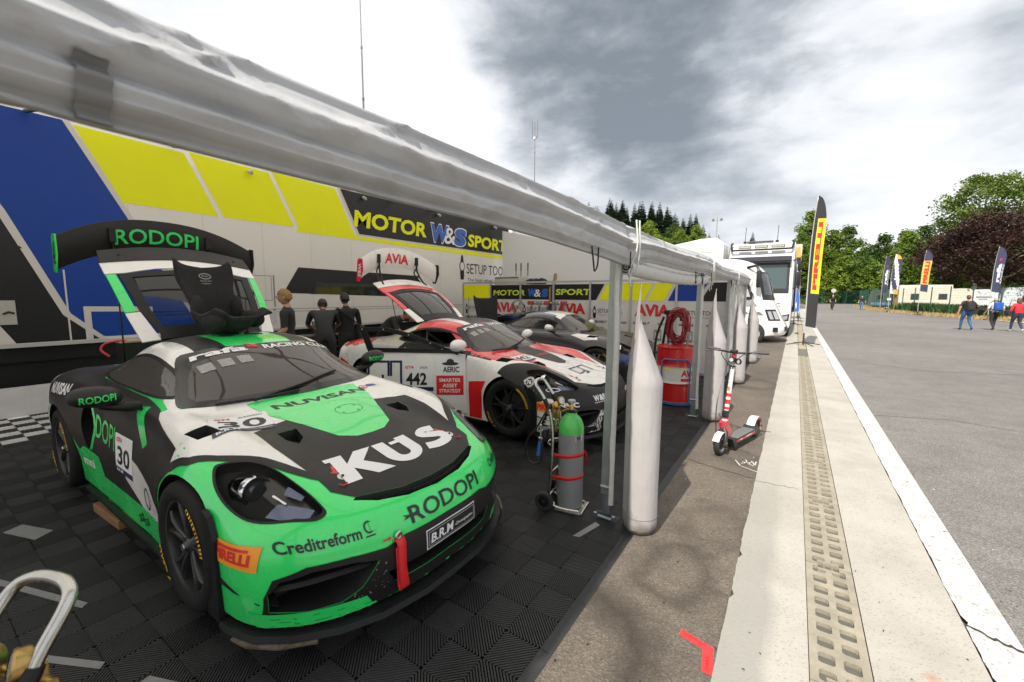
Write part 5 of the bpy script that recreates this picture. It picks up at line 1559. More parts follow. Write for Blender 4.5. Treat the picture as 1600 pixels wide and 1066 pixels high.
 for (ya, yb, za, zb) in ((3.88, 4.52, 1.58, 2.09), (10.81, 11.86, 1.31, 1.97)):
  for q in (rect(ya, za, ya + .012, zb), rect(yb - .012, za, yb, zb), rect(ya, za, yb, za + .012), rect(ya, zb - .012, yb, zb)):
   pr(q, mat('seam', (.22, .21, .20), .6), .003)
 for ya, za, yb, zb in ((2.4, 1.43, 13.1, 1.40), (2.4, 1.37, 13.1, 1.345), (4.55, 2.10, 4.58, 1.45)):
  pr(rect(min(ya, yb), min(za, zb), max(ya, yb), min(za, zb) + .012 if abs(za - zb) < .1 else max(za, zb)), mat('seam', (.22, .21, .20), .6), .003)
 sm_ = mat('seam', (.22, .21, .20), .6)
 for k in range(11):
  y = 2.35 + 1.02 * k
  pr(rect(y, 1.05, y + .006, 3.12 if y < 6.6 else 2.98), mat('seam_soft', (.44, .42, .39), .6), .0022)
  for q in range(9): pr(ellipse2d(y + .03, 1.1 + .10 * q, .006, .006, 6), sm_, .0026)
 for y in (2.9, 5.8, 8.7, 11.6): pr(rect(y - .05, 1.03, y + .05, 1.09), mat('side_marker', (.40, .14, .02), .4), .004)
 pr(outline([(10.42, 2.20), (10.58, 2.20), (10.60, 2.45), (10.56, 2.5), (10.44, 2.5), (10.40, 2.45)]), TBLK, .004)
 pr(ellipse2d(10.5, 2.62, .13, .17), TBLK, .005); pr(ellipse2d(10.5, 2.62, .095, .13), TW, .007)
 pr(outline([(10.43, 2.76), (10.57, 2.76), (10.55, 2.93), (10.52, 2.98), (10.48, 2.98), (10.45, 2.93)]), TBLK, .006)
 pr(yz(text2d('SETUP TOOL', w=2.25, h=.33, bold=.0), 10.72, 2.40), TBLK, .004)
 pr(yz(text2d('The laser wheel alignment', w=2.3, h=.14), 10.76, 2.12), TBLK, .004)
 for y, z in ((3.92, 1.72), (9.02, 1.26), (11.62, 1.56)):
  b.box((.01, y, z), (.03, .09, .13), TBLK)
 b.box((.012, .965, 1.45), (.03, .17, .33), mat('lock_plate', (.42, .40, .36), .4, .3)); b.tube([(.03, .93, 1.43), (.04, .98, 1.46), (.03, 1.03, 1.44)], .014, TBLK, 6)
 b.box((.015, 11.0, 1.5), (.02, .10, .22), mat('hazard_yellow', (.55, .36, .03), .5))
 for y in (4.2, 6.8, 9.4, 12.2):
  b.cyl((.03, y, 4.06), (.13, y, 4.02), .035, SILV, 10)
 b.build('body', t, sharp=35, recalc=False)
 u = MB()
 u.box((-1.27, 4.6, .86), (2.3, 16.6, .24), TBLK); u.box((-1.0, 3.0, .52), (1.6, 5.6, .56), TBLK); u.box((-1.0, 11.6, .56), (1.6, 2.6, .5), TBLK); u.box((-2.3, 4.6, .5), (.1, 16.6, .9), TBLK)
 u.box((.0, 4.6, .985), (.03, 17.1, .05), SILV)
 u.build('chassis', t, sharp=None)
 for k, y in enumerate((7.0, 8.3, 9.6)):
  w = MB(); M0 = Matrix.Translation((-.32, y, .50)) @ Matrix.Rotation(R(90), 4, 'Y')
  w.lathe([(.0, .10), (.2, .10), (.24, .14), (.30, .15), (.48, .14), (.50, .08), (.50, -.2), (.2, -.2)], mat('truck_tyre', (.02, .02, .02), .7), 32, M0)
  w.build('wheel', t)
 s = MB()
 rows = []
 for i in range(40):
  y = -4.0 + 6.2 * i / 39
  rows.append([(.05 + .02 * noise.noise(Vector((y * 2, 0, 0))), y, .42), (.075 + .03 * noise.noise(Vector((y * 2.4, 3, 0))), y, .2), (.10 + .04 * noise.noise(Vector((y * 2.1, 7, 0))), y, .012)])
 s.grid(rows, mat('skirt_fabric', (.46, .45, .44), .7, var=.12, vscale=3))
 s.build('skirt', t, sharp=None)
 return t
build_trailer()
def mast(name, label, x, y, z0, z1, head):
 b = MB(); m = mat('mast_metal', (.20, .20, .20), .4, .5)
 b.lathe([(.10, 0), (.10, .03), (.03, .05), (.03, .10)], m, 12, Matrix.Translation((x, y, z0)))
 n = 4
 for k in range(n):
  za, zb = z0 + (z1 - z0) * k / n, z0 + (z1 - z0) * (k + 1) / n
  b.cyl((x, y, za), (x, y, zb), .034 - .007 * k, m, 8, .032 - .007 * k); b.cyl((x, y, zb - .03), (x, y, zb + .03), .042 - .008 * k, m, 8)
 if head:
  b.cyl((x - .13, y, z1 - .62), (x + .13, y, z1 - .62), .018, m, 6)
  for s_ in (-.13, .13): b.cyl((x + s_, y, z1 - .62), (x + s_, y, z1 + .10), .013, m, 6)
  b.box((x, y, z1 - .64), (.12, .1, .10), mat('mast_box', (.5, .5, .5), .5))
 return tag(b.build(name, sharp=50), label, 'antenna')
mast('antenna_mast', 'tall plain whip antenna mast rising above the near half of the tent roof', -9.6, 7.42, 4.25, 9.2, False)
mast('antenna_mast', 'antenna mast with a forked head standing above the far half of the tent roof', -9.9, 16.55, 4.2, 9.15, True)
def build_trailer2():
 t = thing('box_trailer', 'plain white box trailer with a grey vent panel, parked in line behind the striped trailer', 'trailer', (XT - .1, 0, 0))
 b = MB()
 b.box((-1.25, 20.6, 2.6), (2.5, 14.2, 3.1), TW, bev=.02)
 b.box((.005, 13.62, 2.6), (.06, .10, 3.05), SILV)
 for y in (22.9,):
  b.box((.01, y, 2.6), (.05, .16, 3.0), SILV)
 b.box((.012, 14.5, 3.45), (.02, 1.95, .82), mat('vent_grey', (.16, .16, .155), .6, var=.1, vscale=4))
 for y in (13.85, 15.1): b.cyl((.03, y, 3.86), (.03, y, 3.72), .02, TBLK, 6)
 b.build('body', t, sharp=35)
 u = MB(); u.box((-1.25, 20.6, .8), (2.2, 13.6, .5), TBLK); u.build('chassis', t, sharp=None)
 for y in (22.5, 23.8):
  w = MB(); w.lathe([(.0, .1), (.3, .14), (.48, .14), (.50, .05), (.50, -.2), (.2, -.2)], mat('truck_tyre', (.02, .02, .02), .7), 28, Matrix.Translation((-.3, y, .5)) @ Matrix.Rotation(R(90), 4, 'Y')); w.build('wheel', t)
build_trailer2()
# ------------------------------------------------------------------ partition wall of printed panels
def build_partition():
 YP = 9.62
 t = thing('partition_wall', 'white wall of printed sponsor panels closing the far end of the tent', 'partition wall', (0, YP, 0))
 AL = mat('panel_frame', (.42, .42, .41), .4, .5); PW = mat('panel_white', (.55, .535, .505), .55, var=.03, vscale=2)
 ZT = 2.03; xs = [-8.15 + k for k in range(8)]
 def glyph_advert(pr, x0, z0, m):
  pr(outline([(x0 + .03, z0), (x0 + .09, z0), (x0 + .10, z0 + .12), (x0 + .02, z0 + .12)]), m, .004)
  pr(ring2d(x0 + .06, z0 + .165, .05, .06, .018), m, .004)
  pr(outline([(x0 + .03, z0 + .22), (x0 + .09, z0 + .22), (x0 + .075, z0 + .29), (x0 + .045, z0 + .29)]), m, .004)
  pr(([(x0 + .14 + x, z0 + .13 + y) for x, y in text2d('SETUP TOOL', w=.62, h=.095)[0]], text2d('SETUP TOOL', w=.62, h=.095)[1]), m, .004)
  sh = text2d('The laser wheel alignment', w=.58, h=.035); pr(([(x0 + .16 + x, z0 + .06 + y) for x, y in sh[0]], sh[1]), m, .004)
 for k in range(7):
  x0 = xs[k]
  b = MB()
  b.box((x0 + .5, .012, 1.03), (.955, .02, 1.93), PW)
  def pr(sh, m, lift): b.print2d(sh, lambda x, z: Vector((x, -lift, z)), m)
  if k in (1, 2, 3):
   pr(rect(x0 + .025, 1.60, x0 + .975, 1.985), TBLK, .003)
  elif k == 4:
   pr(outline([(x0 + .025, 1.60), (x0 + .15, 1.60), (x0 + .36, 1.985), (x0 + .025, 1.985)]), TBLK, .003)
   pr(outline([(x0 + .22, 1.60), (x0 + .975, 1.60), (x0 + .975, 1.985), (x0 + .42, 1.985)]), TYEL, .003)
  elif k == 5:
   pr(outline([(x0 + .025, 1.60), (x0 + .30, 1.60), (x0 + .50, 1.985), (x0 + .025, 1.985)]), TYEL, .003)
   pr(outline([(x0 + .36, 1.60), (x0 + .74, 1.60), (x0 + .93, 1.985), (x0 + .56, 1.985)]), TYEL, .003)
   pr(outline([(x0 + .82, 1.60), (x0 + .975, 1.60), (x0 + .975, 1.93)]), TBLUE, .003)
  elif k == 6:
   pr(outline([(x0 + .025, 1.60), (x0 + .40, 1.60), (x0 + .62, 1.985), (x0 + .025, 1.985)]), TBLUE, .003)
   pr(outline([(x0 + .48, 1.60), (x0 + .975, 1.60), (x0 + .975, 1.985), (x0 + .70, 1.985)]), TBLK, .003)
  if k == 0: pr(rect(x0 + .025, 1.60, x0 + .975, 1.985), TYEL, .003)
  odd = k in (1, 3, 5)
  if odd:
   sh = text2d('AViA', w=.78, h=.27, bold=.05); pr(([(x0 + .10 + x, 1.25 + y) for x, y in sh[0]], sh[1]), mat('avia_red', (.50, .015, .02), .45), .004)
  else:
   glyph_advert(pr, x0 + .06, 1.17, TBLK)
  sh = text2d('GEDORE', w=.30, h=.055, bold=.03)
  pr(([(x0 + .07 + x, 1.06 + y) for x, y in sh[0]], sh[1]), TBLK, .004); pr(outline([(x0 + .39, 1.06), (x0 + .41, 1.115), (x0 + .45, 1.115)]), TBLK, .004)
  sh = text2d('SPORT LOGISTIK', w=.30, h=.05, bold=.02); pr(([(x0 + .62 + x, 1.06 + y) for x, y in sh[0]], sh[1]), TBLK, .004)
  qx = x0 + (.20 if not odd else .55)
  for q in (rect(qx, .72, qx + .16, .735), rect(qx, .935, qx + .16, .95), rect(qx, .72, qx + .012, .95), rect(qx + .148, .72, qx + .16, .95)): pr(q, TBLK, .004)
  pr(outline([(qx + .03, .92), (qx + .13, .92), (qx + .08, .83)]), TBLK, .004); pr(rect(qx + .03, .745, qx + .13, .76), TBLK, .004)
  b.build('panel', t, sharp=None, recalc=False)
 b = MB()
 def pr(sh, m, lift): b.print2d(sh, lambda x, z: Vector((x, -lift, z)), m)
 P = lambda s_, x, z, w, h, m, bold=.03, lf=.006: pr(([(x + a, z + c) for a, c in text2d(s_, w=w, h=h, bold=bold, shear=.12)[0]], text2d(s_, w=w, h=h, bold=bold, shear=.12)[1]), m, lf)
 P('MOTOR', -7.06, 1.70, 1.05, .15, LIME); P('SPORT', -5.10, 1.72, .95, .15, LIME)
 P('W', -5.95, 1.67, .26, .21, BLUEL, .07); P('S', -5.52, 1.66, .20, .22, BLUEL, .07); P('&', -5.73, 1.67, .20, .19, PALE, .01, .008)
 b.build('lettering', t, sharp=None, recalc=False)
 f = MB()
 for x in xs + [xs[-1] + 1]:
  if x > -1.0: continue
  f.box((x, -.005, ZT / 2 + .0), (.045, .045, ZT), AL)
 f.box(((xs[0] + -1.15) / 2, -.003, ZT + .02), (7.0, .05, .05), AL)
 f.box(((xs[0] + -1.15) / 2, -.003, .05), (7.0, .04, .06), AL)
 f.build('frame', t, sharp=None)
build_partition()
# ------------------------------------------------------------------ awning
XE, ZE = -1.0, 1.995      # eave line: outer face, hem height
POSTS = [-.35, 3.0, 6.3, 9.3, 12.35]
def fabric_mat():
 m = bpy.data.materials.new('silver_pvc'); nt, p = nodes_of(m); L = nt.links
 tc = nt.nodes.new('ShaderNodeTexCoord')
 c = noise_ramp(nt, 2.2, [(.3, (.36, .363, .372)), (.5, (.43, .434, .443)), (.72, (.48, .484, .49))], tc.outputs['Object'], 9, .65, .6)
 d = noise_ramp(nt, 14, [(.27, (.72, .71, .69)), (.38, (1, 1, 1))], tc.outputs['Object'], 6, .7)
 L.new(mixc(nt, c, d, .55, 'MULTIPLY'), p.inputs['Base Color'])
 p.inputs['Roughness'].default_value = .46; p.inputs['Specular IOR Level'].default_value = .45
 n = nt.nodes.new('ShaderNodeTexNoise'); n.inputs['Scale'].default_value = 9; n.inputs['Detail'].default_value = 5; n.inputs['Distortion'].default_value = 1.5
 L.new(tc.outputs['Object'], n.inputs['Vector'])
 b = nt.nodes.new('ShaderNodeBump'); b.inputs['Strength'].default_value = .22; b.inputs['Distance'].default_value = .02
 L.new(n.outputs['Fac'], b.inputs['Height']); L.new(b.outputs[0], p.inputs['Normal'])
 return m
def translucent_mat(name, col, tr):
 m = bpy.data.materials.new(name); nt, p = nodes_of(m); L = nt.links
 out = [n for n in nt.nodes if n.type == 'OUTPUT_MATERIAL'][0]
 p.inputs['Base Color'].default_value = (*col, 1); p.inputs['Roughness'].default_value = .5
 t = nt.nodes.new('ShaderNodeBsdfTranslucent'); t.inputs[0].default_value = (*col, 1)
 mx = nt.nodes.new('ShaderNodeMixShader'); mx.inputs[0].default_value = tr
 L.new(p.outputs[0], mx.inputs[1]); L.new(t.outputs[0], mx.inputs[2]); L.new(mx.outputs[0], out.inputs[0])
 return m
def build_tent():
 t = thing('awning_tent', 'long silver grey awning tent on galvanised posts sheltering the race cars', 'tent', (0, 0, 0))
 FAB = fabric_mat()
 GALV = mat('galvanised', (.33, .35, .34), .42, .55, var=.12, vscale=9)
 PVC_IN = mat('inner_hem', (.44, .42, .39), .6, var=.08, vscale=6)
 rng = random.Random(12)
 Ys = np.concatenate([np.arange(-3.6, 3.0, .022), np.arange(3.0, 12.45, .03)])
 NV = 30
 folds = [(.16, .05, .07, .040, .31), (.36, -.03, .055, -.030, 1.7), (.50, .04, .05, .050, 2.9), (.63, .05, .06, -.036, 4.1), (.80, -.04, .05, .034, 5.3), (.92, .02, .045, -.020, .9)]
 shorts = [(rng.uniform(-3.5, 12.4), rng.uniform(.05, .95), rng.choice([-1, 1]) * rng.uniform(.5, 2.2), rng.uniform(.10, .46), rng.uniform(.006, .016)) for _ in range(150)]
 rows = []
 for y in Ys:
  dpost = min(abs(y - q) for q in POSTS)
  span = [q for q in POSTS]
  sag = 0.0
  for a, c in zip([-3.6] + span, span + [12.45]):
   if a <= y <= c and c - a > .5:
    u = (y - a) / (c - a); sag = -.035 * math.sin(math.pi * u)
  lo = ZE + .014 * max(0, min(1, (2.6 - y) / 1.2)) + sag * .4 - (.05 * math.exp(-((y - 3.0) / .35) ** 2)) - .03 * math.exp(-((y - 2.5) / .6) ** 2)
  hi = 2.28 + .02 * math.sin(y * 1.3) + sag * .5
  row = []
  for j in range(NV + 1):
   v = j / NV
   z = hi + (lo - hi) * v
   x = XE + .06 * math.sin(math.pi * min(1, v * 1.15)) - .13 * (1 - v) ** 2
   d = 0.0
   d += .020 * noise.noise(Vector((y * .5, v * 2.0, 2)))
   for (v0, dv, wd_, am, ph) in folds:
    vc = v0 + dv * math.sin(y * .55 + ph * 2) + .03 * noise.noise(Vector((y * .8, ph, 5)))
    k = .35 + .65 * max(0, math.sin(y * .62 + ph * 1.7)) if y < 9 else .3
    w = (v - vc) / wd_
    if abs(w) < 3.5: d += (1.05 + .5 * noise.noise(Vector((y * 1.1, ph, 8)))) * am * k * (math.exp(-w * w) if w < 0 else math.exp(-w * w * 3.2))
   for (cy, cv, sl, ln, am) in shorts:
    u = (y - cy) / ln
    if abs(u) < 2:
     w = (v - cv - sl * (y - cy)) / .07
     if abs(w) < 3: d += am * math.exp(-u * u) * (math.exp(w * 1.6) if w < 0 else math.exp(-w * 5))
   if j in (24, 25): d -= .012
   d -= .05 * math.exp(-(dpost / .07) ** 2) * math.sin(math.pi * min(1, v))
   if y > 9.0: d += .008 * math.sin(y * 21 + v * 9) * noise.noise(Vector((y * 3, v * 3, 4)))
   row.append(Vector((x + d, y, z)))
  row.append(Vector((row[-1].x - .035, y, lo + .004))); row.append(Vector((row[-1].x - .05, y, lo + .07)))
  rows.append(row)
 b = MB(); b.grid(rows, FAB, True)
 hem = mat('valance_hem', (.30, .294, .28), .55, var=.1, vscale=8); hi_ = b.mi(hem); nq = NV + 2
 b.bm.faces.ensure_lookup_table()
 for i_, f_ in enumerate(b.bm.faces):
  if i_ % nq >= 25: f_.material_index = hi_
 st_ = MB(); k0 = min(range(len(Ys)), key=lambda q: abs(Ys[q] - .205))
 st_.grid([[p_ + Vector((.012, 0, 0)) for p_ in rows[k0 + q][19:NV + 2]] for q in (0, 1, 2)], mat('strap_grey', (.17, .168, .165), .5)); st_.build('hem_strap', t, sharp=None, recalc=False)
 b.build('valance', t, sharp=None, recalc=False)
 b = MB(); rr = []
 ROOF = translucent_mat('roof_pvc', (.80, .785, .76), .60)
 for i in range(60):
  y = -4.2 + 16.7 * i / 59; r_ = []
  for j in range(25):
   u = j / 24
   x = XE - .10 + (XT + .02 - (XE - .10)) * u
   z = 2.245 + (4.24 - 2.245) * u + .16 * math.sin(math.pi * u) + .02 * noise.noise(Vector((x * .7, y * .7, 0)))
   r_.append((x, y, z))
  rr.append(r_)
 b.grid(rr, ROOF); b.build('roof', t, sharp=None, recalc=False)
 b = MB()
 b.box((XE - .105, 4.25, 2.10), (.06, 16.3, .09), GALV)
 b.build('eave_beam', t, sharp=None)
 def rz_(u): return 2.245 + 1.995 * u + .16 * math.sin(math.pi * u) - .055
 for y in (-2.0, -.35, 1.35, 3.0, 4.65, 6.3, 7.8, 9.3, 10.8, 12.35):
  b = MB(); b.tube([(XE - .12 + (XT + .06 - XE + .12) * u, y, rz_(u)) for u in np.linspace(0.02, 1, 14)], .028, mat('rafter_grey', (.10, .10, .10), .5), 6); b.build('rafter', t, sharp=None)
 for u in (.22, .44, .66, .86):
  b = MB(); x = XE - .12 + (XT + .06 - XE + .12) * u; b.tube([(x, -4, rz_(u) - .03), (x, 12.4, rz_(u) - .03)], .022, mat('rafter_grey', (.10, .10, .10), .5), 6); b.build('purlin', t, sharp=None)
 b = MB(); rows = []
 WALL = translucent_mat('wall_pvc', (.66, .65, .63), .35)
 for i in range(20):
  u = i / 19; x = -1.12 - u * 7.6; r_ = []
  for j in range(10):
   z = .03 + (2.12 + u * 1.8) * j / 9
   r_.append((x, 12.42 + .012 * math.sin(x * 9) + .015 * noise.noise(Vector((x, z, 0))), z))
  rows.append(r_)
 b.grid(rows, WALL); b.build('side_wall', t, sharp=None, recalc=False)
 for k, y in enumerate(POSTS):
  b = MB()
  x0 = -1.115
  lean = .02
  b.box((x0 + lean / 2, y, 1.12), (.082, .05, 1.84), GALV, rot=Matrix.Rotation(R(.7), 3, 'Y'))
  b.box((x0 + .034, y - .027, 1.12), (.012, .008, 1.84), mat('post_rail', (.5, .5, .5), .4, .5))
  b.build('post', t, sharp=30)
  b = MB(); ST = mat('zinc_bracket', (.30, .34, .36), .35, .8, var=.15, vscale=20)
  b.box((x0 - .01, y, .006), (.20, .15, .010), ST, bev=.003)
  b.box((x0, y, .13), (.066, .04, .26), ST, bev=.004)
  b.cyl((x0 - .075, y - .045, .010), (x0 - .075, y - .045, .045), .014, ST, 6); b.cyl((x0 + .07, y - .045, .010), (x0 + .07, y - .045, .05), .014, ST, 6)
  b.cyl((x0 - .04, y - .03, .26), (x0 + .04, y - .03, .26), .016, ST, 10)
  b.cyl((x0 - .05, y - .055, .03), (x0 + .06, y - .055, .03), .012, ST, 8)
  b.build('foot_plate', t, sharp=35)
  b = MB(); rows = []
  n = 60
  for i in range(n + 1):
   z = 1.99 - (1.99 - .14) * i / n
   wob = .010 * noise.noise(Vector((k * 3.1, z * 2.6, 0))) + .004 * noise.noise(Vector((k * 3.1, z * 9, 5)))
   wd = .034 + .006 * noise.noise(Vector((k, z * 4, 9)))
   cx = x0 + .050 + wob
   rows.append([Vector((cx - wd * .5, y - .055, z)), Vector((cx - wd * .2, y - .066 - .01 * noise.noise(Vector((z * 6, k, 2))), z)), Vector((cx + wd * .25, y - .060, z)), Vector((cx + wd * .55, y - .045, z))])
  b.grid(rows, mat('webbing', (.56, .55, .52), .55, var=.10, vscale=30, bump=.5, bscale=120))
  o = b.build('hanging_webbing', t, sharp=None, recalc=False)
 b = MB()
 for rad, z, y0, y1 in ((.058, 1.925, 3.06, 6.2),):
  rows = []
  n = 50
  for i in range(n + 1):
   y = y0 + (y1 - y0) * i / n
   rr_ = rad * (1 + .10 * noise.noise(Vector((y * 4, 0, 0))) + .05 * math.sin(y * 40)) * (1 if i > 2 else .96)
   zz = z - .03 * math.sin(math.pi * i / n)
   rows.append([Vector((XE - .045 + rr_ * math.cos(a), y, zz + rr_ * math.sin(a))) for a in [2 * math.pi * q / 18 for q in range(18)]])
  b.grid(rows, mat('roll_fabric', (.52, .51, .48), .5, var=.12, vscale=20, bump=.4, bscale=60), True, closed_v=True)
  for q, (r0, r1) in enumerate(((.056, .044), (.036, .026), (.016, .006))):
   M0 = Matrix.Translation((XE - .045, y0, z)) @ Matrix.Rotation(R(90), 4, 'X')
   b.lathe([(r0, -.002), (r0 - .001, .006), (r1, .006), (r1, -.03)], mat('roll_fabric', (.5, .5, .5)), 18, M0)
  b.lathe([(.052, -.004), (0, -.004)], TBLK, 18, Matrix.Translation((XE - .045, y0, z)) @ Matrix.Rotation(R(90), 4, 'X'))
 b.build('rolled_wall', t, sharp=50)
 b = MB(); rows = []
 for i in range(24):
  y = 9.34 + 2.95 * i / 23
  rows.append([Vector((-1.09 + .03 * noise.noise(Vector((y * 2.2, z * 2.2, 0))) + .012 * noise.noise(Vector((y * 8, z * 7, 3))), y, z)) for z in np.linspace(.12, 1.98, 20)])
 b.grid(rows, glass_mat('clear_pvc', (.80, .80, .78), .12, .20, (.55, .55, .53))); b.build('clear_panel', t, sharp=None, recalc=False)
 PC = mat('pale_cord', (.6, .59, .56), .7)
 def cord(pts, r, m):
  b = MB(); b.tube(spline(pts, 5), r, m, 5); b.build('tie_cord', t, sharp=None)
 for y in (2.35, 5.35, 5.75, 8.6):
  cord([(XE + .01, y - .05, 2.0), (XE + .015, y - .03, 1.90), (XE + .01, y, 1.86), (XE + .015, y + .03, 1.90), (XE + .01, y + .05, 2.0)], .005, TBLK)
 for y in POSTS[1:]:
  cord([(XE + .045, y - .02, 2.24), (XE + .06, y - .03, 2.05), (XE + .02, y - .05, 1.9), (XE + .02, y - .02, 1.78)], .006, PC)
  cord([(XE + .055, y + .02, 2.24), (XE + .065, y + .01, 2.05), (XE + .05, y - .0, 1.86)], .006, PC)
build_tent()
# ------------------------------------------------------------------ hanging ballast bags
def make_ballast():
 m = bpy.data.materials.new('ballast_cover'); nt, pb = nodes_of(m); tc = nt.nodes.new('ShaderNodeTexCoord')
 cl = noise_ramp(nt, 4, [(.3, (.34, .325, .325)), (.6, (.385, .368, .37))], tc.outputs['Object'], 6, .6)
 sp = nt.nodes.new('ShaderNodeSeparateXYZ'); nt.links.new(tc.outputs['Object'], sp.inputs[0])
 nz = nt.nodes.new('ShaderNodeTexNoise'); nz.inputs['Scale'].default_value = 11; nz.inputs['Detail'].default_value = 7; nt.links.new(tc.outputs['Object'], nz.inputs['Vector'])
 dz = math_n(nt, 'SUBTRACT', math_n(nt, 'MULTIPLY', nz.outputs['Fac'], .30), sp.outputs[2])
 nt.links.new(mixc(nt, cl, (.16, .135, .105), math_n(nt, 'MULTIPLY', math_n(nt, 'DIVIDE', dz, .12, clamp=True), .75)), pb.inputs['Base Color']); pb.inputs['Roughness'].default_value = .7
 mpb = nt.nodes.new('ShaderNodeMapping'); mpb.inputs['Scale'].default_value = (9, 9, 1.6); nt.links.new(tc.outputs['Object'], mpb.inputs[0])
 nb = nt.nodes.new('ShaderNodeTexNoise'); nb.inputs['Scale'].default_value = 1.6; nb.inputs['Detail'].default_value = 4; nt.links.new(mpb.outputs[0], nb.inputs['Vector'])
 bp = nt.nodes.new('ShaderNodeBump'); bp.inputs['Strength'].default_value = .35; bp.inputs['Distance'].default_value = .03; nt.links.new(nb.outputs['Fac'], bp.inputs['Height']); nt.links.new(bp.outputs[0], pb.inputs['Normal'])
 t = thing('ballast_bag', 'tall pale grey ballast bag', 'ballast bag', (0, 0, 0))
 b = MB(); rows = []; n = 44; N = 40
 for i in range(n + 1):
  z = .012 + 1.80 * i / n
  row = []
  for j in range(N):
   a = 2 * math.pi * j / N
   k = 1.0
   if z > 1.12:
    u = (z - 1.12) / (1.81 - 1.12); k = max(.05, 1 - u ** .92)
   if z < .06: k = .80 + .20 * math.sqrt(max(0, min(1, (z - .012) / .048)))
   rx = .128 * (k ** 1.0 if z > 1.12 else k)
   ry = .128 * (k * .85 + .15 * k)
   off = -.104 * (1 - k) if z > .5 else 0
   x = off + rx * math.cos(a); y = .66 * off + ry * math.sin(a)
   bell = 1 + .015 * noise.noise(Vector((math.cos(a) * 1.5, math.sin(a) * 1.5, z * 1.6)))
   if z > 1.0: bell += .06 * k * noise.noise(Vector((math.cos(a) * 3.2, math.sin(a) * 3.2, z * .8))) * min(1, (z - 1.0) / .2)
   bell -= .05 * math.exp(-((a - 4.05) / .10) ** 2) * (1 if z < 1.15 else .4)
   if z > .9: bell += .055 * min(1, (z - .9) / .35) * math.sin(a * 5 + 2.2 * noise.noise(Vector((z * 1.3, 1, 0)))) * (.4 + .6 * noise.noise(Vector((a, z * .9, 4))))
   if z < .35: bell += .018 * (1 - z / .35) * math.sin(a * 9 + z * 6)
   px, py = x * bell, y * bell
   q = px * -.82 + py * -.57 - .098 * (1 if z < 1.1 else max(.25, 1 - (z - 1.1) * .9)) + .0
   if q > 0: px += .82 * q * .95; py += .57 * q * .95
   row.append(Vector((px, py, z)))
  rows.append(row)
 b.grid(rows, m, True, closed_v=True)
 c = b.bm.verts.new((0, 0, .012)); b.bm.verts.ensure_lookup_table()
 ring = [b.bm.verts[j] for j in range(N)]
 for j in range(N): b.bm.faces.new((ring[(j + 1) % N], ring[j], c)).smooth = True
 b.build('cover', t, sharp=None)
 sx = MB(); SEAM = mat('bag_seam', (.22, .21, .21), .8)
 sx.tube([rows[i][26] * 1.004 for i in range(2, 40)], .0028, SEAM, 4)
 for zi in (3,): sx.tube([p_ + Vector((p_.x * .012, p_.y * .012, 0)) for p_ in rows[zi]], .0024, SEAM, 4, closed=True)
 sx.build('seam', t, sharp=None)
 h = MB(); ZN = mat('hook_steel', (.45, .45, .44), .3, .9)
 h.tube(spline([(-.104, -.07, 1.80), (-.104, -.058, 1.84), (-.104, -.048, 1.875), (-.104, -.07, 1.90), (-.104, -.092, 1.875), (-.104, -.082, 1.845)], 5), .006, ZN, 6)
 h.tube([(-.104, -.07, 1.90), (-.11, -.05, 2.02)], .005, TBLK, 6)
 h.build('hook', t, sharp=None)
 return t
bal = make_ballast()
for i, (y, lab) in enumerate(((3.0, 'nearest pale grey ballast bag, hanging right of the green gas bottle'), (6.3, 'pale grey ballast bag hanging between the red drum and the scooter'), (9.3, 'pale grey ballast bag behind the scooter handlebar, in front of the clear panel'), (12.35, 'farthest pale grey ballast bag, hanging at the tent corner by the motorhome'), (-.35, 'pale grey ballast bag on the post beside the camera, out of view'))):
 if y < 0: continue
 o = bal if i == 0 else copy_tree(bal)
 o.location = (-.862, y - .02, 0); o.rotation_euler = (0, 0, R((0, 14, -10, 6)[i]))
 if i == 0: o.rotation_euler = (0, 0, 0)
 tag(o, lab, None, 'ballast bags hung on the awning posts')
# ------------------------------------------------------------------ gas bottle on its hand truck
CHR = mat('chrome_tube', (.50, .49, .46), .22, 1.0, var=.12, vscale=18)
BRASS = mat('brass', (.45, .30, .10), .32, .9, var=.2, vscale=30)
HOSE = mat('black_hose', (.015, .015, .015), .5)
def gauge(b, M0, r=.032):
 b.lathe([(0, .0), (r, .0), (r + .003, .004), (r + .003, .026), (r - .002, .03)], BRASS, 20, M0)
 b.lathe([(r - .002, .028), (0, .028)], mat('gauge_face', (.62, .62, .60), .25, coat=1.0), 20, M0)
 for k in range(10):
  a = R(-40 + 26 * k); p = Vector((r * .72 * math.cos(a), r * .72 * math.sin(a), .0286)); q = Vector((r * .88 * math.cos(a), r * .88 * math.sin(a), .0286))
  n = (q - p).normalized().cross(Vector((0, 0, 1))) * .0012
  b.face([M0 @ (p - n), M0 @ (p + n), M0 @ (q + n), M0 @ (q - n)], TBLK)
 n = Vector((.0015, 0, 0)); b.face([M0 @ Vector((-.0015, 0, .029)), M0 @ Vector((.0015, 0, .029)), M0 @ Vector((.012, .020, .029)), M0 @ Vector((.0105, .021, .029))], TBLK)
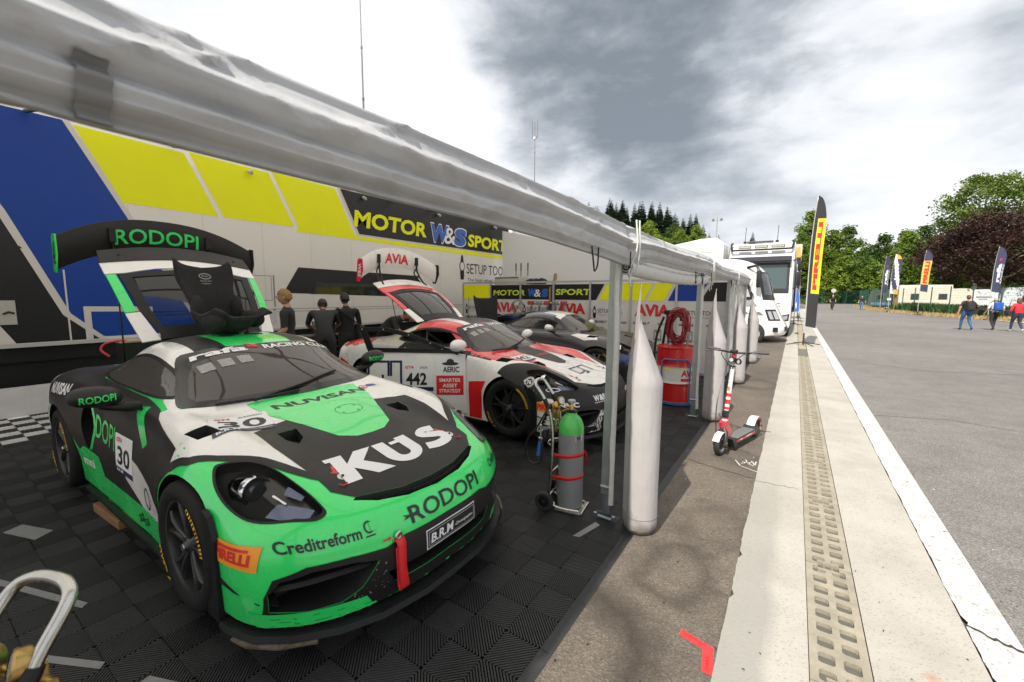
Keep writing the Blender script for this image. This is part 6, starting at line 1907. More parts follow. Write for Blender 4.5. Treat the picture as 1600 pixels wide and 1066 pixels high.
def make_trolley(with_bottle=True):
 """frame stands at the back (-x), bottle in front; local origin under the bottle"""
 t = thing('gas_bottle_trolley', 'chrome hand truck carrying a grey and green gas bottle, beside the nearest tent post', 'bottle trolley', (0, 0, 0))
 b = MB()
 for s_ in (-1, 1):
  y = .095 * s_
  b.tube(spline([(.10, y * .9, .022), (-.02, y, .020), (-.10, y, .03), (-.150, y, .085), (-.140, y, .20), (-.125, y, .45), (-.125, y, .66), (-.150, y, .80)], 6), .0135, CHR, 10)
 b.tube(spline([(-.150, -.095, .80), (-.20, -.095, .90), (-.262, -.092, .985), (-.285, -.060, 1.012), (-.292, 0, 1.018), (-.285, .060, 1.012), (-.262, .092, .985), (-.20, .095, .90), (-.150, .095, .80)], 6), .0145, CHR, 12)
 b.tube([(-.127, -.095, .52), (-.18, -.05, .52), (-.19, 0, .52), (-.18, .05, .52), (-.127, .095, .52)], .009, CHR, 8)
 b.tube([(-.127, -.095, .30), (-.127, .095, .30)], .009, CHR, 8)
 b.tube([(-.17, -.15, .075), (-.17, .15, .075)], .011, CHR, 8)
 for s_ in (-.06, 0.06): b.tube([(-.155, s_, .07), (-.11, s_, .028)], .008, CHR, 6)
 b.prism([(-.09, -.115), (.115, -.115), (.125, -.10), (.125, .10), (.115, .115), (-.09, .115)], lambda x, y: Vector((x, y, .006)), lambda x, y: Vector((x, y, .014)), mat('plate_steel', (.40, .37, .33), .4, .8, var=.2, vscale=14))
 b.tube([(.120, -.11, .012), (.120, .11, .012)], .008, CHR, 8)
 for s_ in (-1, 1): b.tube([(-.156, .095 * s_, .81), (-.195, .095 * s_, .89)], .019, TBLK, 10)
 b.build('frame', t, sharp=50)
 for s_ in (-1, 1):
  w = MB(); M0 = Matrix.Translation((-.17, .14 * s_, .075)) @ Matrix.Rotation(R(90 * -s_), 4, 'X')
  w.lathe([(.045, .018), (.058, .024), (.070, .02), (.075, .010), (.075, -.012), (.068, -.022), (.045, -.022)], mat('trolley_tyre', (.02, .02, .02), .65), 28, M0)
  w.lathe([(.0, .022), (.010, .022), (.014, .012), (.045, .008), (.045, .018)], TBLK, 20, M0)
  w.lathe([(0, .026), (.009, .025), (.010, .02)], CHR, 12, M0)
  w.build('wheel', t, sharp=45)
 r = MB()
 r.box((-.14, .03, .765), (.05, .05, .10), BRASS, bev=.006); r.cyl((-.14, .03, .72), (-.14, .03, .60), .012, BRASS, 10)
 r.cyl((-.14, -.06, .78), (-.14, .10, .78), .014, BRASS, 10); r.cyl((-.09, .03, .77), (-.03, .02, .80), .012, BRASS, 10)
 for y, z, a in ((-.055, .83, -.5), (.07, .845, .5)):
  gauge(r, Matrix.Translation((-.125, y, z)) @ Matrix.Rotation(R(72), 4, 'Y') @ Matrix.Rotation(R(25 * (1 if y > 0 else -1)), 4, 'X'))
  r.cyl((-.135, y, .78), (-.125, y, z), .007, BRASS, 8)
 r.cyl((-.14, .03, .70), (-.14, .03, .66), .024, CHR, 14)
 ro = r.build('regulator', t, sharp=40)
 h = MB()
 h.tube(spline([(-.15, -.06, .78), (-.13, -.12, .86), (-.16, -.16, .80), (-.24, -.15, .66), (-.33, -.10, .55), (-.365, -.07, .44), (-.34, -.05, .345), (-.29, -.04, .325), (-.24, -.04, .36), (-.225, -.04, .46), (-.235, -.045, .56)], 6), .008, HOSE, 8)
 h.build('hose', t, sharp=None)
 g = MB(); BL = mat('blue_grip', (.01, .09, .34), .35)
 g.cyl((-.262, -.045, .36), (-.255, -.045, .40), .006, CHR, 8)
 for k in range(8):
  z = .40 + .0165 * k
  g.lathe([(.012, z), (.017, z + .004), (.017, z + .010), (.012, z + .0155)], BL, 14, Matrix.Translation((-.262 + .0022 * k, -.045, 0)))
 g.lathe([(.017, .53), (.019, .535), (.019, .555), (.008, .56), (.007, .62), (.012, .62), (.012, .66), (0, .66)], CHR, 12, Matrix.Translation((-.243, -.045, 0)))
 g.box((-.25, -.02, .60), (.02, .05, .012), CHR)
 g.build('inflator', t, sharp=45)
 k = MB(); k.lathe([(0, .50), (.045, .50), (.05, .505), (.05, .60), (.046, .605), (0, .605)], TBLK, 20, Matrix.Translation((-.25, .055, 0))); k.build('hose_box', t, sharp=40)
 for z in (.27, .45):
  s_ = MB(); rows = []
  for i in range(29):
   a = R(-118 + 236 * i / 28); rr = .1035
   zz = z + .012 * math.cos(a * 1.3) - .01 * math.sin(a)
   rows.append([Vector((rr * math.cos(a), rr * math.sin(a), zz - .014)), Vector((rr * math.cos(a), rr * math.sin(a), zz + .014))])
  rows.insert(0, [Vector((-.13, -.10, z - .014)), Vector((-.13, -.10, z + .014))]); rows.append([Vector((-.13, .10, z - .014)), Vector((-.13, .10, z + .014))])
  s_.grid(rows, CM['strap'])
  if z > .4:
   s_.grid([[Vector((.085, .066, z + .02)), Vector((.105, .055, z + .02))], [Vector((.10, .075, z - .02)), Vector((.118, .06, z - .02))], [Vector((.098, .075, z - .11)), Vector((.115, .062, z - .10))]], CM['strap'])
  so = s_.build('strap', t, sharp=None); so.modifiers.new('thickness', 'SOLIDIFY').thickness = .003
 return t
def make_bottle(name, label, loc, rz=0.0):
 t = thing(name, label, 'gas bottle', loc, rz)
 GB = mat('bottle_grey', (.20, .205, .21), .34, .0, coat=.35, var=.12, vscale=5, stretch=(1, 1, .25)); GG = mat('bottle_green', (.05, .42, .06), .32, coat=.5, var=.08, vscale=8)
 b = MB()
 b.lathe([(0, .016), (.085, .016), (.097, .024), (.1005, .04), (.1005, .625)], GB, 44)
 M0 = Matrix.Identity(4)
 b.print2d(rect(0, 0, .06, .05), lambda x, z: Vector((.1012 * math.cos(R(-52) + x / .1), .1012 * math.sin(R(-52) + x / .1), .575 + z)), CM['white_print'])
 b.print2d(text2d('H', w=.03, h=.025, bold=.05), lambda x, z: Vector((.1019 * math.cos(R(-46) + x / .1), .1019 * math.sin(R(-46) + x / .1), .588 + z)), CM['navy_print'])
 b.build('cylinder', t, sharp=40)
 d = MB(); d.lathe([(.1005, .625), (.0995, .66), (.092, .70), (.076, .735), (.054, .757), (.043, .765), (.041, .785)], GG, 44); d.build('shoulder', t, sharp=60)
 v = MB(); v.lathe([(.041, .785), (.044, .787), (.044, .797), (.036, .80), (.036, .805), (0, .805)], TBLK, 24)
 v.lathe([(.0, .80), (.017, .80), (.016, .835), (.012, .84), (.012, .862), (.0, .862)], BRASS, 16)
 v.cyl((0, 0, .825), (-.05, .0, .825), .010, BRASS, 10)
 v.lathe([(.0, .885), (.020, .885), (.030, .88), (.031, .866), (.022, .862), (.0, .862)], mat('valve_knob', (.36, .36, .36), .4, .6), 16)
 v.build('valve', t, sharp=40)
 return t
TRZ = R(8)
tr1 = make_trolley(); tr1.location = (-1.415, 2.97, .016); tr1.rotation_euler.z = TRZ
make_bottle('gas_bottle', 'grey gas bottle with a bright green shoulder, strapped to the trolley by the post', (-1.415, 2.97, .018), TRZ)
tr2 = copy_tree(tr1); tr2.location = (-1.356, -.095, .016); tr2.rotation_euler.z = R(291)
for c_ in tr2.children:
 if c_.name.startswith('regulator'): c_.location = (-.075, .0, .045)
tag(tr2, 'chrome trolley handle with brass gauges in the bottom left corner, close to the camera')
make_bottle('gas_bottle', 'gas bottle below the chrome handle in the bottom left corner, mostly out of view', (-1.356, -.095, .018), R(291))
# ------------------------------------------------------------------ oil drum, reel, air hose
def build_drum():
 t = thing('oil_drum', 'red oil drum with a white middle band standing behind the second tent post', 'drum', (-1.52, 6.98, 0))
 RD = mat('drum_red', (.50, .012, .012), .32, coat=.5, var=.1, vscale=4); WD = mat('drum_white', (.62, .61, .57), .4, var=.06, vscale=5)
 z0 = .06; H = .86; r = .29
 b = MB()
 def band(a, c, m):
  prof = []
  for i in range(13):
   u = a + (c - a) * i / 12; rr = r
   for q in (.355, .655): rr += .010 * math.exp(-((u - q) / .012) ** 2)
   prof.append((rr, z0 + H * u))
  b.lathe(prof, m, 56)
 b.lathe([(0, z0), (r, z0), (r + .006, z0 + .01), (r, z0 + .02)], RD, 56)
 band(.025, .36, RD); band(.36, .655, WD); band(.655, .985, RD)
 b.lathe([(r, z0 + H * .985), (r + .008, z0 + H), (r + .004, z0 + H + .012), (r - .012, z0 + H + .010), (r - .014, z0 + H - .012), (0, z0 + H - .010)], RD, 56)
 cyl_fn = lambda a0: (lambda x, z: Vector(((r + .003) * math.cos(a0 + x / r), (r + .003) * math.sin(a0 + x / r), z)))
 sh = text2d('AViA', w=.27, h=.10, bold=.05)
 b.print2d(([(x, z0 + H * .49 + y) for x, y in sh[0]], sh[1]), cyl_fn(R(-62)), mat('avia_red', (.5, .015, .02)))
 for q in range(12):
  a = q * .022
  b.print2d(rect(a, z0 + H * .405, a + .022, z0 + H * .455), cyl_fn(R(-62)), mat('avia_red', (.5, .015, .02)))
 for q in range(60):
  b.print2d(rect(q * .03, z0 + H * .612, q * .03 + .03, z0 + H * .628), cyl_fn(0), TYEL)
 b.build('barrel', t, sharp=40)
 v = MB(); v.cyl((-.08, -.12, z0 + H), (-.08, -.12, z0 + H + .07), .018, CHR, 10); v.box((-.06, -.12, z0 + H + .075), (.10, .03, .025), TBLK)
 v.cyl((.14, .06, z0 + H), (.15, .06, z0 + H + .15), .018, mat('grey_pipe', (.2, .2, .2), .5), 10); v.lathe([(.03, 0), (.034, .05), (.02, .09), (0, .09)], mat('grey_pipe', (.2, .2, .2), .5), 14, Matrix.Translation((.15, .06, z0 + H + .14)))
 v.build('tap', t, sharp=40)
 c = MB(); BLU = mat('cart_blue', (.02, .13, .30), .35, coat=.4)
 c.lathe([(r + .012, .035), (r + .02, .035), (r + .02, .075), (r + .012, .075), (0, .055), (0, .035)], BLU, 48)
 for s_ in (-1, 1): pass
 a0, a1 = R(-118), R(-38)
 rr = r + .03
 P = [Vector((rr * math.cos(a0), rr * math.sin(a0), .06)), Vector((rr * math.cos(a0), rr * math.sin(a0), .70))]
 for i in range(1, 8):
  a = a0 + (a1 - a0) * i / 8; P.append(Vector((rr * math.cos(a), rr * math.sin(a), .745)))
 P += [Vector((rr * math.cos(a1), rr * math.sin(a1), .70)), Vector((rr * math.cos(a1), rr * math.sin(a1), .06))]
 c.tube(P, .013, BLU, 8)
 for q in range(4):
  a = R(45 + 90 * q); c.cyl((.26 * math.cos(a), .26 * math.sin(a), .0), (.26 * math.cos(a), .26 * math.sin(a), .04), .022, TBLK, 12)
 c.build('dolly', t, sharp=40)
build_drum()
def build_reel():
 t = thing('pump_stand', 'upright pump stand behind the red drum, carrying a coil of dark red air hose', 'pump stand', (-1.84, 7.42, 0))
 b = MB()
 b.box((0, 0, .03), (.34, .30, .04), TBLK); b.tube([(.0, 0, .04), (-.02, 0, .8), (.06, 0, 1.42)], .022, TBLK, 8); b.tube([(.10, .05, .04), (.06, .05, .9), (.12, .03, 1.40)], .018, mat('grey_pipe', (.2, .2, .2)), 8)
 b.box((.08, -.01, 1.44), (.16, .10, .07), TBLK, bev=.01); b.tube([(.02, -.04, 1.46), (.24, -.08, 1.40)], .012, TBLK, 6)
 b.tube(spline([(-.02, .02, .1), (-.14, .03, .5), (-.12, 0, 1.0), (0, -.02, 1.36)], 6), .020, HOSE, 8)
 b.build('stand', t, sharp=40)
 h = MB(); rng = random.Random(5)
 for k in range(26):
  cx = .26 + rng.uniform(-.035, .035); cz = 1.20 + rng.uniform(-.04, .04); w = .15 + rng.uniform(-.05, .035); hh = .25 + rng.uniform(-.06, .04); y0 = -.12 + rng.uniform(-.06, .06)
  tilt = rng.uniform(-.3, .3)
  h.tube([Vector((cx + w * math.cos(a) + tilt * .1 * math.sin(a), y0 + .05 * math.sin(a * 2 + k), cz + hh * math.sin(a))) for a in [2 * math.pi * q / 22 for q in range(22)]], .009, mat('red_hose', (.24, .012, .02), .35, var=.2, vscale=10), 6, closed=True)
 h.build('air_hose', t, sharp=None)
build_reel()
# ------------------------------------------------------------------ kick scooter
def build_scooter():
 a = Vector((-.58, 4.94, 0)); c = Vector((-.325, 5.86, 0)); d = (c - a)
 rz = math.atan2(-d.y, -d.x)            # local +x looks to the front wheel
 mid = (a + c) / 2
 t = thing('kick_scooter', 'white, red and black kick scooter parked on the tarmac in front of the ballast bags', 'scooter', mid, rz)
 L = d.length / 2; r = .118
 BK = mat('scooter_black', (.02, .02, .021), .42); WH = mat('scooter_white', (.68, .67, .66), .35, coat=.5); RE = mat('scooter_red', (.55, .018, .03), .35, coat=.5); GY = mat('scooter_deck', (.13, .13, .13), .7)
 AL = mat('scooter_rim', (.40, .40, .41), .3, .8); AMB = mat('amber', (.55, .22, .03), .3)
 tilt = .20
 head = Vector((L - .07, 0, .30)); ax = Vector((-math.sin(tilt), 0, math.cos(tilt)))
 for k, (x, nm) in enumerate(((L, 'front_wheel'), (-L, 'rear_wheel'))):
  w = MB(); M0 = Matrix.Translation((x, 0, r)) @ Matrix.Rotation(R(90), 4, 'X')
  w.lathe([(.078, .020), (.088, .030), (.104, .030), (.114, .018), (r, 0), (.114, -.018), (.104, -.030), (.088, -.030), (.078, -.020)], mat('scooter_tyre', (.022, .022, .022), .6), 36, M0)
  for s_ in (-1, 1):
   w.lathe([(.078, .020 * s_), (.072, .014 * s_), (.070, .010 * s_), (.0, .010 * s_)], BK if k else AL, 28, M0); w.lathe([(.050, .0105 * s_), (.045, .022 * s_), (0, .022 * s_)], BK, 20, M0)
  w.build('wheel', t, sharp=40)
 dk = MB()
 dk.prism([(L - .22, .035), (L - .26, .085), (-L + .14, .085), (-L + .12, .10), (-L + .10, .155), (-L + .13, .165), (-L + .17, .135), (L - .30, .135), (L - .17, .17), (L - .13, .16)], lambda x, z: Vector((x, -.075, z)), lambda x, z: Vector((x, .075, z)), BK)
 dk.box((-.02, 0, .1385), (.56, .135, .006), GY, bev=.002)
 for s_ in (-1, 1):
  dk.box((-.02, .0765 * s_, .115), (.50, .003, .022), RE); dk.box((-.10, .0772 * s_, .118), (.16, .003, .012), WH); dk.box((.12, .0772 * s_, .116), (.05, .003, .014), WH)
  dk.box((-L + .02, .062 * s_, .13), (.16, .012, .03), BK)
  dk.cyl((-L, .072 * s_, r), (-L, .055 * s_, r), .022, AMB, 10)
 dk.tube([(.05, -.07, .085), (.06, -.12, .04), (.075, -.15, .004)], .008, BK, 6)
 dk.build('deck', t, sharp=40)
 fd = MB()
 for k, (x, a0, a1, z) in enumerate(((-L, 20, 165, r),)):
  rows = []
  for i in range(15):
   a_ = R(a0 + (a1 - a0) * i / 14); rad = .142
   rows.append([Vector((x + rad * math.cos(a_), y, z + rad * math.sin(a_) - abs(y) * .2)) for y in (-.045, -.038, -.02, .02, .038, .045)])
  fd.grid(rows, WH);
  for s_ in (-1, 1):
   fd.grid([[Vector((x + rad_ * math.cos(R(q)), .0462 * s_, z + rad_ * math.sin(R(q)))) for rad_ in (.118, .136)] for q in range(25, 165, 10)], RE)
 fd.box((-L - .135, 0, r + .06), (.012, .05, .03), RE)
 fd.build('mudguard', t, sharp=50)
 fk = MB()
 for s_ in (-1, 1):
  fk.tube([(L, .045 * s_, r), (L - .015, .045 * s_, .17), (L - .045, .035 * s_, .235), head - ax * .02], [.020, .022, .024, .026], BK, 10)
  fk.cyl((L, .070 * s_, r), (L, .04 * s_, r), .026, BK, 12); fk.box((L, .066 * s_, r + .0), (.016, .006, .07), AMB)
 rows = []
 for i in range(10):
  a_ = R(25 + 120 * i / 9); rows.append([Vector((L + .138 * math.cos(a_), y, r + .138 * math.sin(a_))) for y in (-.035, -.02, .02, .035)])
 fk.grid(rows, WH)
 fk.prism([(.0, .0), (-.12, -.16), (-.02, -.20), (.07, -.03)], lambda x, z: head + Vector((x - .01, -.036, z + .08)), lambda x, z: head + Vector((x - .01, .036, z + .08)), RE)
 fk.cyl(head + ax * .02, head + ax * .10, .032, RE, 14); fk.cyl(head + ax * .05, head + ax * .085, .0335, WH, 14); fk.cyl(head + ax * .10, head + ax * .18, .030, BK, 14)
 fk.box(head + ax * .15 + Vector((.035, 0, 0)), (.03, .05, .07), BK, bev=.008)
 fk.build('fork', t, sharp=45)
 st = MB()
 z1 = (1.06 - head.z) / ax.z
 st.cyl(head + ax * .18, head + ax * .42, .024, WH, 16)
 for k, (q0, q1) in enumerate(((.19, .22), (.25, .30), (.33, .37))): st.cyl(head + ax * q0, head + ax * q1, .0246, RE, 16)
 st.cyl(head + ax * .42, head + ax * (z1 - .06), .022, WH, 16)
 st.box(head + ax * .42 + Vector((.024, 0, 0)), (.008, .022, .05), AMB)
 st.cyl(head + ax * (z1 - .06), head + ax * (z1 - .01), .025, BK, 14); st.cyl(head + ax * (z1 - .12), head + ax * (z1 - .10), .027, BK, 14)
 st.print2d(text2d('e-scooter', w=.20, h=.022), lambda x, y: head + ax * (.48 + x) + Vector((.0226, -.011 + y, 0)), mat('letter_grey', (.25, .25, .25), .5))
 st.build('stem', t, sharp=45)
 hb = MB(); top = head + ax * (z1 + .04)
 hb.cyl(head + ax * (z1 - .02), top, .022, RE, 12)
 hb.tube(spline([top + Vector((-.06, -.30, .02)), top + Vector((-.03, -.18, .012)), top + Vector((0, 0, .0)), top + Vector((-.03, .18, .012)), top + Vector((-.06, .30, .02))], 5), .011, BK, 10)
 for s_ in (-1, 1):
  hb.tube([top + Vector((-.038, .175 * s_, .014)), top + Vector((-.064, .315 * s_, .021))], .0175, mat('grip_grey', (.07, .07, .07), .7), 12)
  hb.tube([top + Vector((-.01, .13 * s_, .02)), top + Vector((.05, .20 * s_, .015)), top + Vector((.02, .29 * s_, .0))], .006, mat('lever', (.2, .2, .2), .35, .6), 6)
  hb.tube(spline([top + Vector((-.01, .13 * s_, .01)), top + Vector((.09, .10 * s_, -.02)), top + Vector((.08, .03 * s_, -.12)), top + Vector((.035, .0, -.20))], 5), .005, BK, 6)
 hb.box(top + Vector((.02, 0, .018)), (.08, .06, .03), BK, bev=.008)
 hb.lathe([(0, .03), (.03, .026), (.034, .0), (.02, -.02)], BK, 16, Matrix.Translation(top + Vector((.05, 0, -.07))) @ Matrix.Rotation(R(90), 4, 'Y'))
 hb.lathe([(0, .031), (.022, .031)], mat('lamp_glass', (.5, .5, .5), .1, coat=1), 14, Matrix.Translation(top + Vector((.05, 0, -.07))) @ Matrix.Rotation(R(90), 4, 'Y'))
 for k in range(4):
  hb.tube([top + Vector((.05 + .012 * math.cos(q), .055 + .03 * math.cos(q), -.085 + .03 * math.sin(q))) + Vector((0, .004 * k, 0)) for q in [2 * math.pi * i / 12 for i in range(12)]], .0045, BK, 5, closed=True)
 hb.tube(spline([top + Vector((.02, -.03, -.02)), top + Vector((.10, -.06, -.25)), head + Vector((.10, -.05, .25)), head + Vector((.08, -.05, -.05)), Vector((L, -.05, r))], 6), .005, BK, 6)
 hb.build('handlebar', t, sharp=45)
build_scooter()
# ------------------------------------------------------------------ marks and litter on the ground
def flat_print(name, shapes, label, cat, z=.004):
 b = MB()
 for sh, m in shapes: b.print2d(sh, lambda x, y: Vector((x, y, z)), m)
 o = b.build(name, sharp=None)
 for p in o.data.polygons:
  if p.normal.z < 0: p.flip()
 return tag(o, label, cat)
TAPE = mat('red_tape', (.78, .035, .035), .45); SIL = mat('silver_tape', (.22, .22, .22), .45, .3, var=.15, vscale=20)
o = flat_print('marking_tape', [(outline([(-.385, 2.165), (-.225, 2.125), (-.205, 1.955), (-.255, 1.955), (-.268, 2.088), (-.385, 2.118)]), TAPE)], 'red L-shaped tape mark stuck on the tarmac beside the concrete strip', 'tape mark', .0045)
b2 = MB()
for sh in (xf(text2d('FORMULA', w=.115, h=.016), -.372, 2.142, 1, R(-14)), xf(text2d('DART', w=.085, h=.016), -.226, 1.975, 1, R(96))):
 b2.print2d(sh, lambda x, y: Vector((x, y, .0056)), mat('tape_pen', (.15, .005, .005), .6))
b2.build('pen_writing', o, sharp=None)
for pts, lab in (([(-1.215, 2.60), (-1.165, 2.615), (-1.105, 2.845), (-1.15, 2.865)], 'silver tape strip on the mat near the front of the green car'),
                 ([(-2.28, .42), (-2.30, .53), (-2.13, .60), (-2.10, .48)], 'torn silver tape patch on the mat by the near front wheel'),
                 ([(-2.95, .20), (-2.98, .225), (-2.56, .44), (-2.53, .415)], 'thin silver tape line on the mat left of the near front wheel'),
                 ([(-3.85, .22), (-3.88, .25), (-3.15, .50), (-3.12, .47)], 'long thin silver tape line on the mat beside the green sill'),
                 ([(-4.6, .35), (-4.65, .45), (-4.35, .56), (-4.28, .46)], 'small silver tape patch on the mat near the rear wheel')):
 flat_print('tape_strip', [(outline(pts), SIL)], lab, 'tape', .0175)
CHALK = mat('chalk', (.50, .49, .46), .9, var=.5, vscale=50)
sh = []
for pts in ([(-.42, 4.86), (-.36, 4.72), (-.20, 4.64), (-.205, 4.84)], [(-.33, 4.93), (-.30, 4.80), (-.27, 4.93), (-.24, 4.80), (-.235, 4.93)], [(-.35, 4.86), (-.25, 4.79)], [(-.36, 4.80), (-.26, 4.90)]):
 for a_, c_ in zip(pts[:-1], pts[1:]): sh.append((stroke2d([a_, c_], .012), CHALK))
flat_print('chalk_mark', sh, 'white chalk scribble on the tarmac in front of the scooter', 'chalk mark', .0042)
rng = random.Random(21)
b = MB(); LM = mat('litter_dark', (.03, .025, .02), .8); LP = mat('litter_pale', (.6, .6, .58), .7)
for k in range(230):
 x = rng.uniform(-.84, 2.6); y = 1.6 + 9 * rng.random() ** 1.6
 if GX0 < x < GX1: continue
 z = .0125 if CX0 < x < LX1 else .005
 a = rng.uniform(0, 6.28); l = rng.uniform(.003, .011); w = l * rng.uniform(.3, .8)
 c, s_ = math.cos(a), math.sin(a)
 P = [(l, 0, 0), (.2 * l, w, .002), (-l, .2 * w, 0), (-.2 * l, -w, .001)]
 b.face([(x + p * c - q * s_, y + p * s_ + q * c, z + h_) for p, q, h_ in P], LP if rng.random() < .18 else LM)
tag(b.build('litter', sharp=None), 'scattered leaf scraps and gravel crumbs on the tarmac and concrete', 'litter', kind='stuff')
# ------------------------------------------------------------------ racing seat on the roof of the near car
def build_seat():
 t = thing('racing_seat', 'black fabric racing seat shell standing on the roof of the green car', 'race seat', (-4.10, 1.62, 1.385), R(10)); t.scale = (.84, .86, .92)
 F = mat('seat_fabric', (.010, .010, .011), .85, var=.25, vscale=30)
 b = MB()
 prof = [(.36, .16, .205, .16), (.30, .07, .215, .17), (.16, .02, .22, .17), (.02, .015, .22, .18), (-.06, .05, .215, .18), (-.11, .15, .21, .15), (-.14, .28, .21, .10), (-.17, .40, .225, .05), (-.20, .50, .255, .05), (-.22, .58, .25, .05), (-.235, .63, .24, .03)]
 rows = []
 for x, z, hw, lip in prof:
  row = []
  for j in range(17):
   u = -1 + 2 * j / 16
   e = abs(u) ** 3.2
   row.append(Vector((x + lip * e * (.75 if z > .1 else .2), hw * u * (1 + .05 * e), z + lip * e * (.25 if z > .1 else 1.0) + (.045 * abs(u) ** 6 if z > .55 else 0) - (.025 * (1 - abs(u)) if z > .6 else 0))))
  rows.append(row)
 P = np.array([[list(p) for p in r_] for r_ in rows]); P = cr_interp(P, 0, 3)
 b.grid([[Vector(p) for p in r_] for r_ in P], F)
 for c, rr in (((.22, .19, .13), (.17, .06, .085)), ((.22, -.19, .13), (.17, .06, .085)), ((-.02, .19, .22), (.07, .05, .13)), ((-.02, -.19, .22), (.07, .05, .13))):
  bb = bmesh.new(); bmesh.ops.create_icosphere(bb, subdivisions=3, radius=1)
  for v in bb.verts: v.co = Vector((v.co.x * rr[0] + c[0], v.co.y * rr[1] + c[1], v.co.z * rr[2] + c[2]))
  b.join(bb, F, True)
 so = b.build('shell', t, sharp=None, recalc=False); so.modifiers.new('thickness', 'SOLIDIFY').thickness = .022
 p = MB()
 for sh, k in ((ring2d(0, 0, .058, .028, .007), 0), (text2d('RECARO' if False else 'SPORT', w=.07, h=.016), 1), (text2d('DRIVER SEAT', w=.11, h=.012), 2), (text2d('FABRIC', w=.09, h=.010), 3)):
  ox, oz = ((0, .525), (-.035, .517), (-.055, .475), (-.045, .452))[k]
  p.print2d(([(ox + x, oz + y) for x, y in sh[0]], sh[1]), lambda x, z: Vector((-.166 - (z - .40) * .30 + .012, x, z)), mat('seat_print', (.35, .35, .34), .6))
 p.build('badge', t, sharp=None)
 g = MB(); rows = []
 for i in range(10):
  u = i / 9; rows.append([Vector((.385 - .12 * u, y, .15 - .10 * u + .006)) for y in (-.06, -.03, 0, .03, .06)])
 g.grid(rows, mat('seat_green', (.008, .05, .02), .8)); g.build('centre_pad', t, sharp=None)
build_seat()
# ------------------------------------------------------------------ jack stand on its wooden block
def build_jack():
 t = thing('wooden_block', 'wooden block on the mat under the green sill, carrying the jack stand', 'wood block', (-4.22, .93, .016), R(3))
 b = MB(); b.box((0, 0, .035), (.52, .24, .07), mat('bare_wood', (.22, .115, .05), .7, var=.35, vscale=6, stretch=(1, 9, 9)), bev=.006); b.build('plank', t, sharp=40)
 j = thing('jack_stand', 'black and steel jack stand on the wooden block under the green car', 'jack stand', (-4.22, .93, .088), R(3))
 b = MB(); b.lathe([(0, 0), (.10, 0), (.10, .012), (.03, .02), (.0, .02)], TBLK, 28)
 for a in range(3): b.cyl((.075 * math.cos(a * 2.09 + .5), .075 * math.sin(a * 2.09 + .5), .012), (.075 * math.cos(a * 2.09 + .5), .075 * math.sin(a * 2.09 + .5), .16), .011, CHR, 10)
 b.cyl((0, 0, .02), (0, 0, .125), .032, BRASS, 16); b.lathe([(.10, .125), (.10, .14), (0, .145)], TBLK, 28); b.build('column', j, sharp=40)
build_jack()
# ------------------------------------------------------------------ people
SKIN = mat('skin', (.42, .23, .16), .5, var=.06, vscale=12)
SKIN2 = mat('skin_tan', (.30, .15, .095), .5, var=.06, vscale=12)
def skin_mesh(nodes, edges, root=0, sub=1):
 """nodes: {name: (pos, radius)}; grows one continuous surface"""
 names = list(nodes)
 me = bpy.data.meshes.new('body'); me.from_pydata([nodes[n][0] for n in names], [(names.index(a), names.index(b)) for a, b in edges], [])
 o = bpy.data.objects.new('body', me); COL.objects.link(o)
 md = o.modifiers.new('s', 'SKIN'); md.use_smooth_shade = True
 sk = me.skin_vertices[0].data
 for i, n in enumerate(names):
  r_ = nodes[n][1]; sk[i].radius = r_ if isinstance(r_, tuple) else (r_, r_); sk[i].use_root = (i == root)
 m2 = o.modifiers.new('ss', 'SUBSURF'); m2.levels = sub; m2.render_levels = sub
 dg = bpy.context.evaluated_depsgraph_get(); dg.update()
 out = bpy.data.meshes.new_from_object(o.evaluated_get(dg))
 bpy.data.objects.remove(o); bpy.data.meshes.remove(me)
 return out
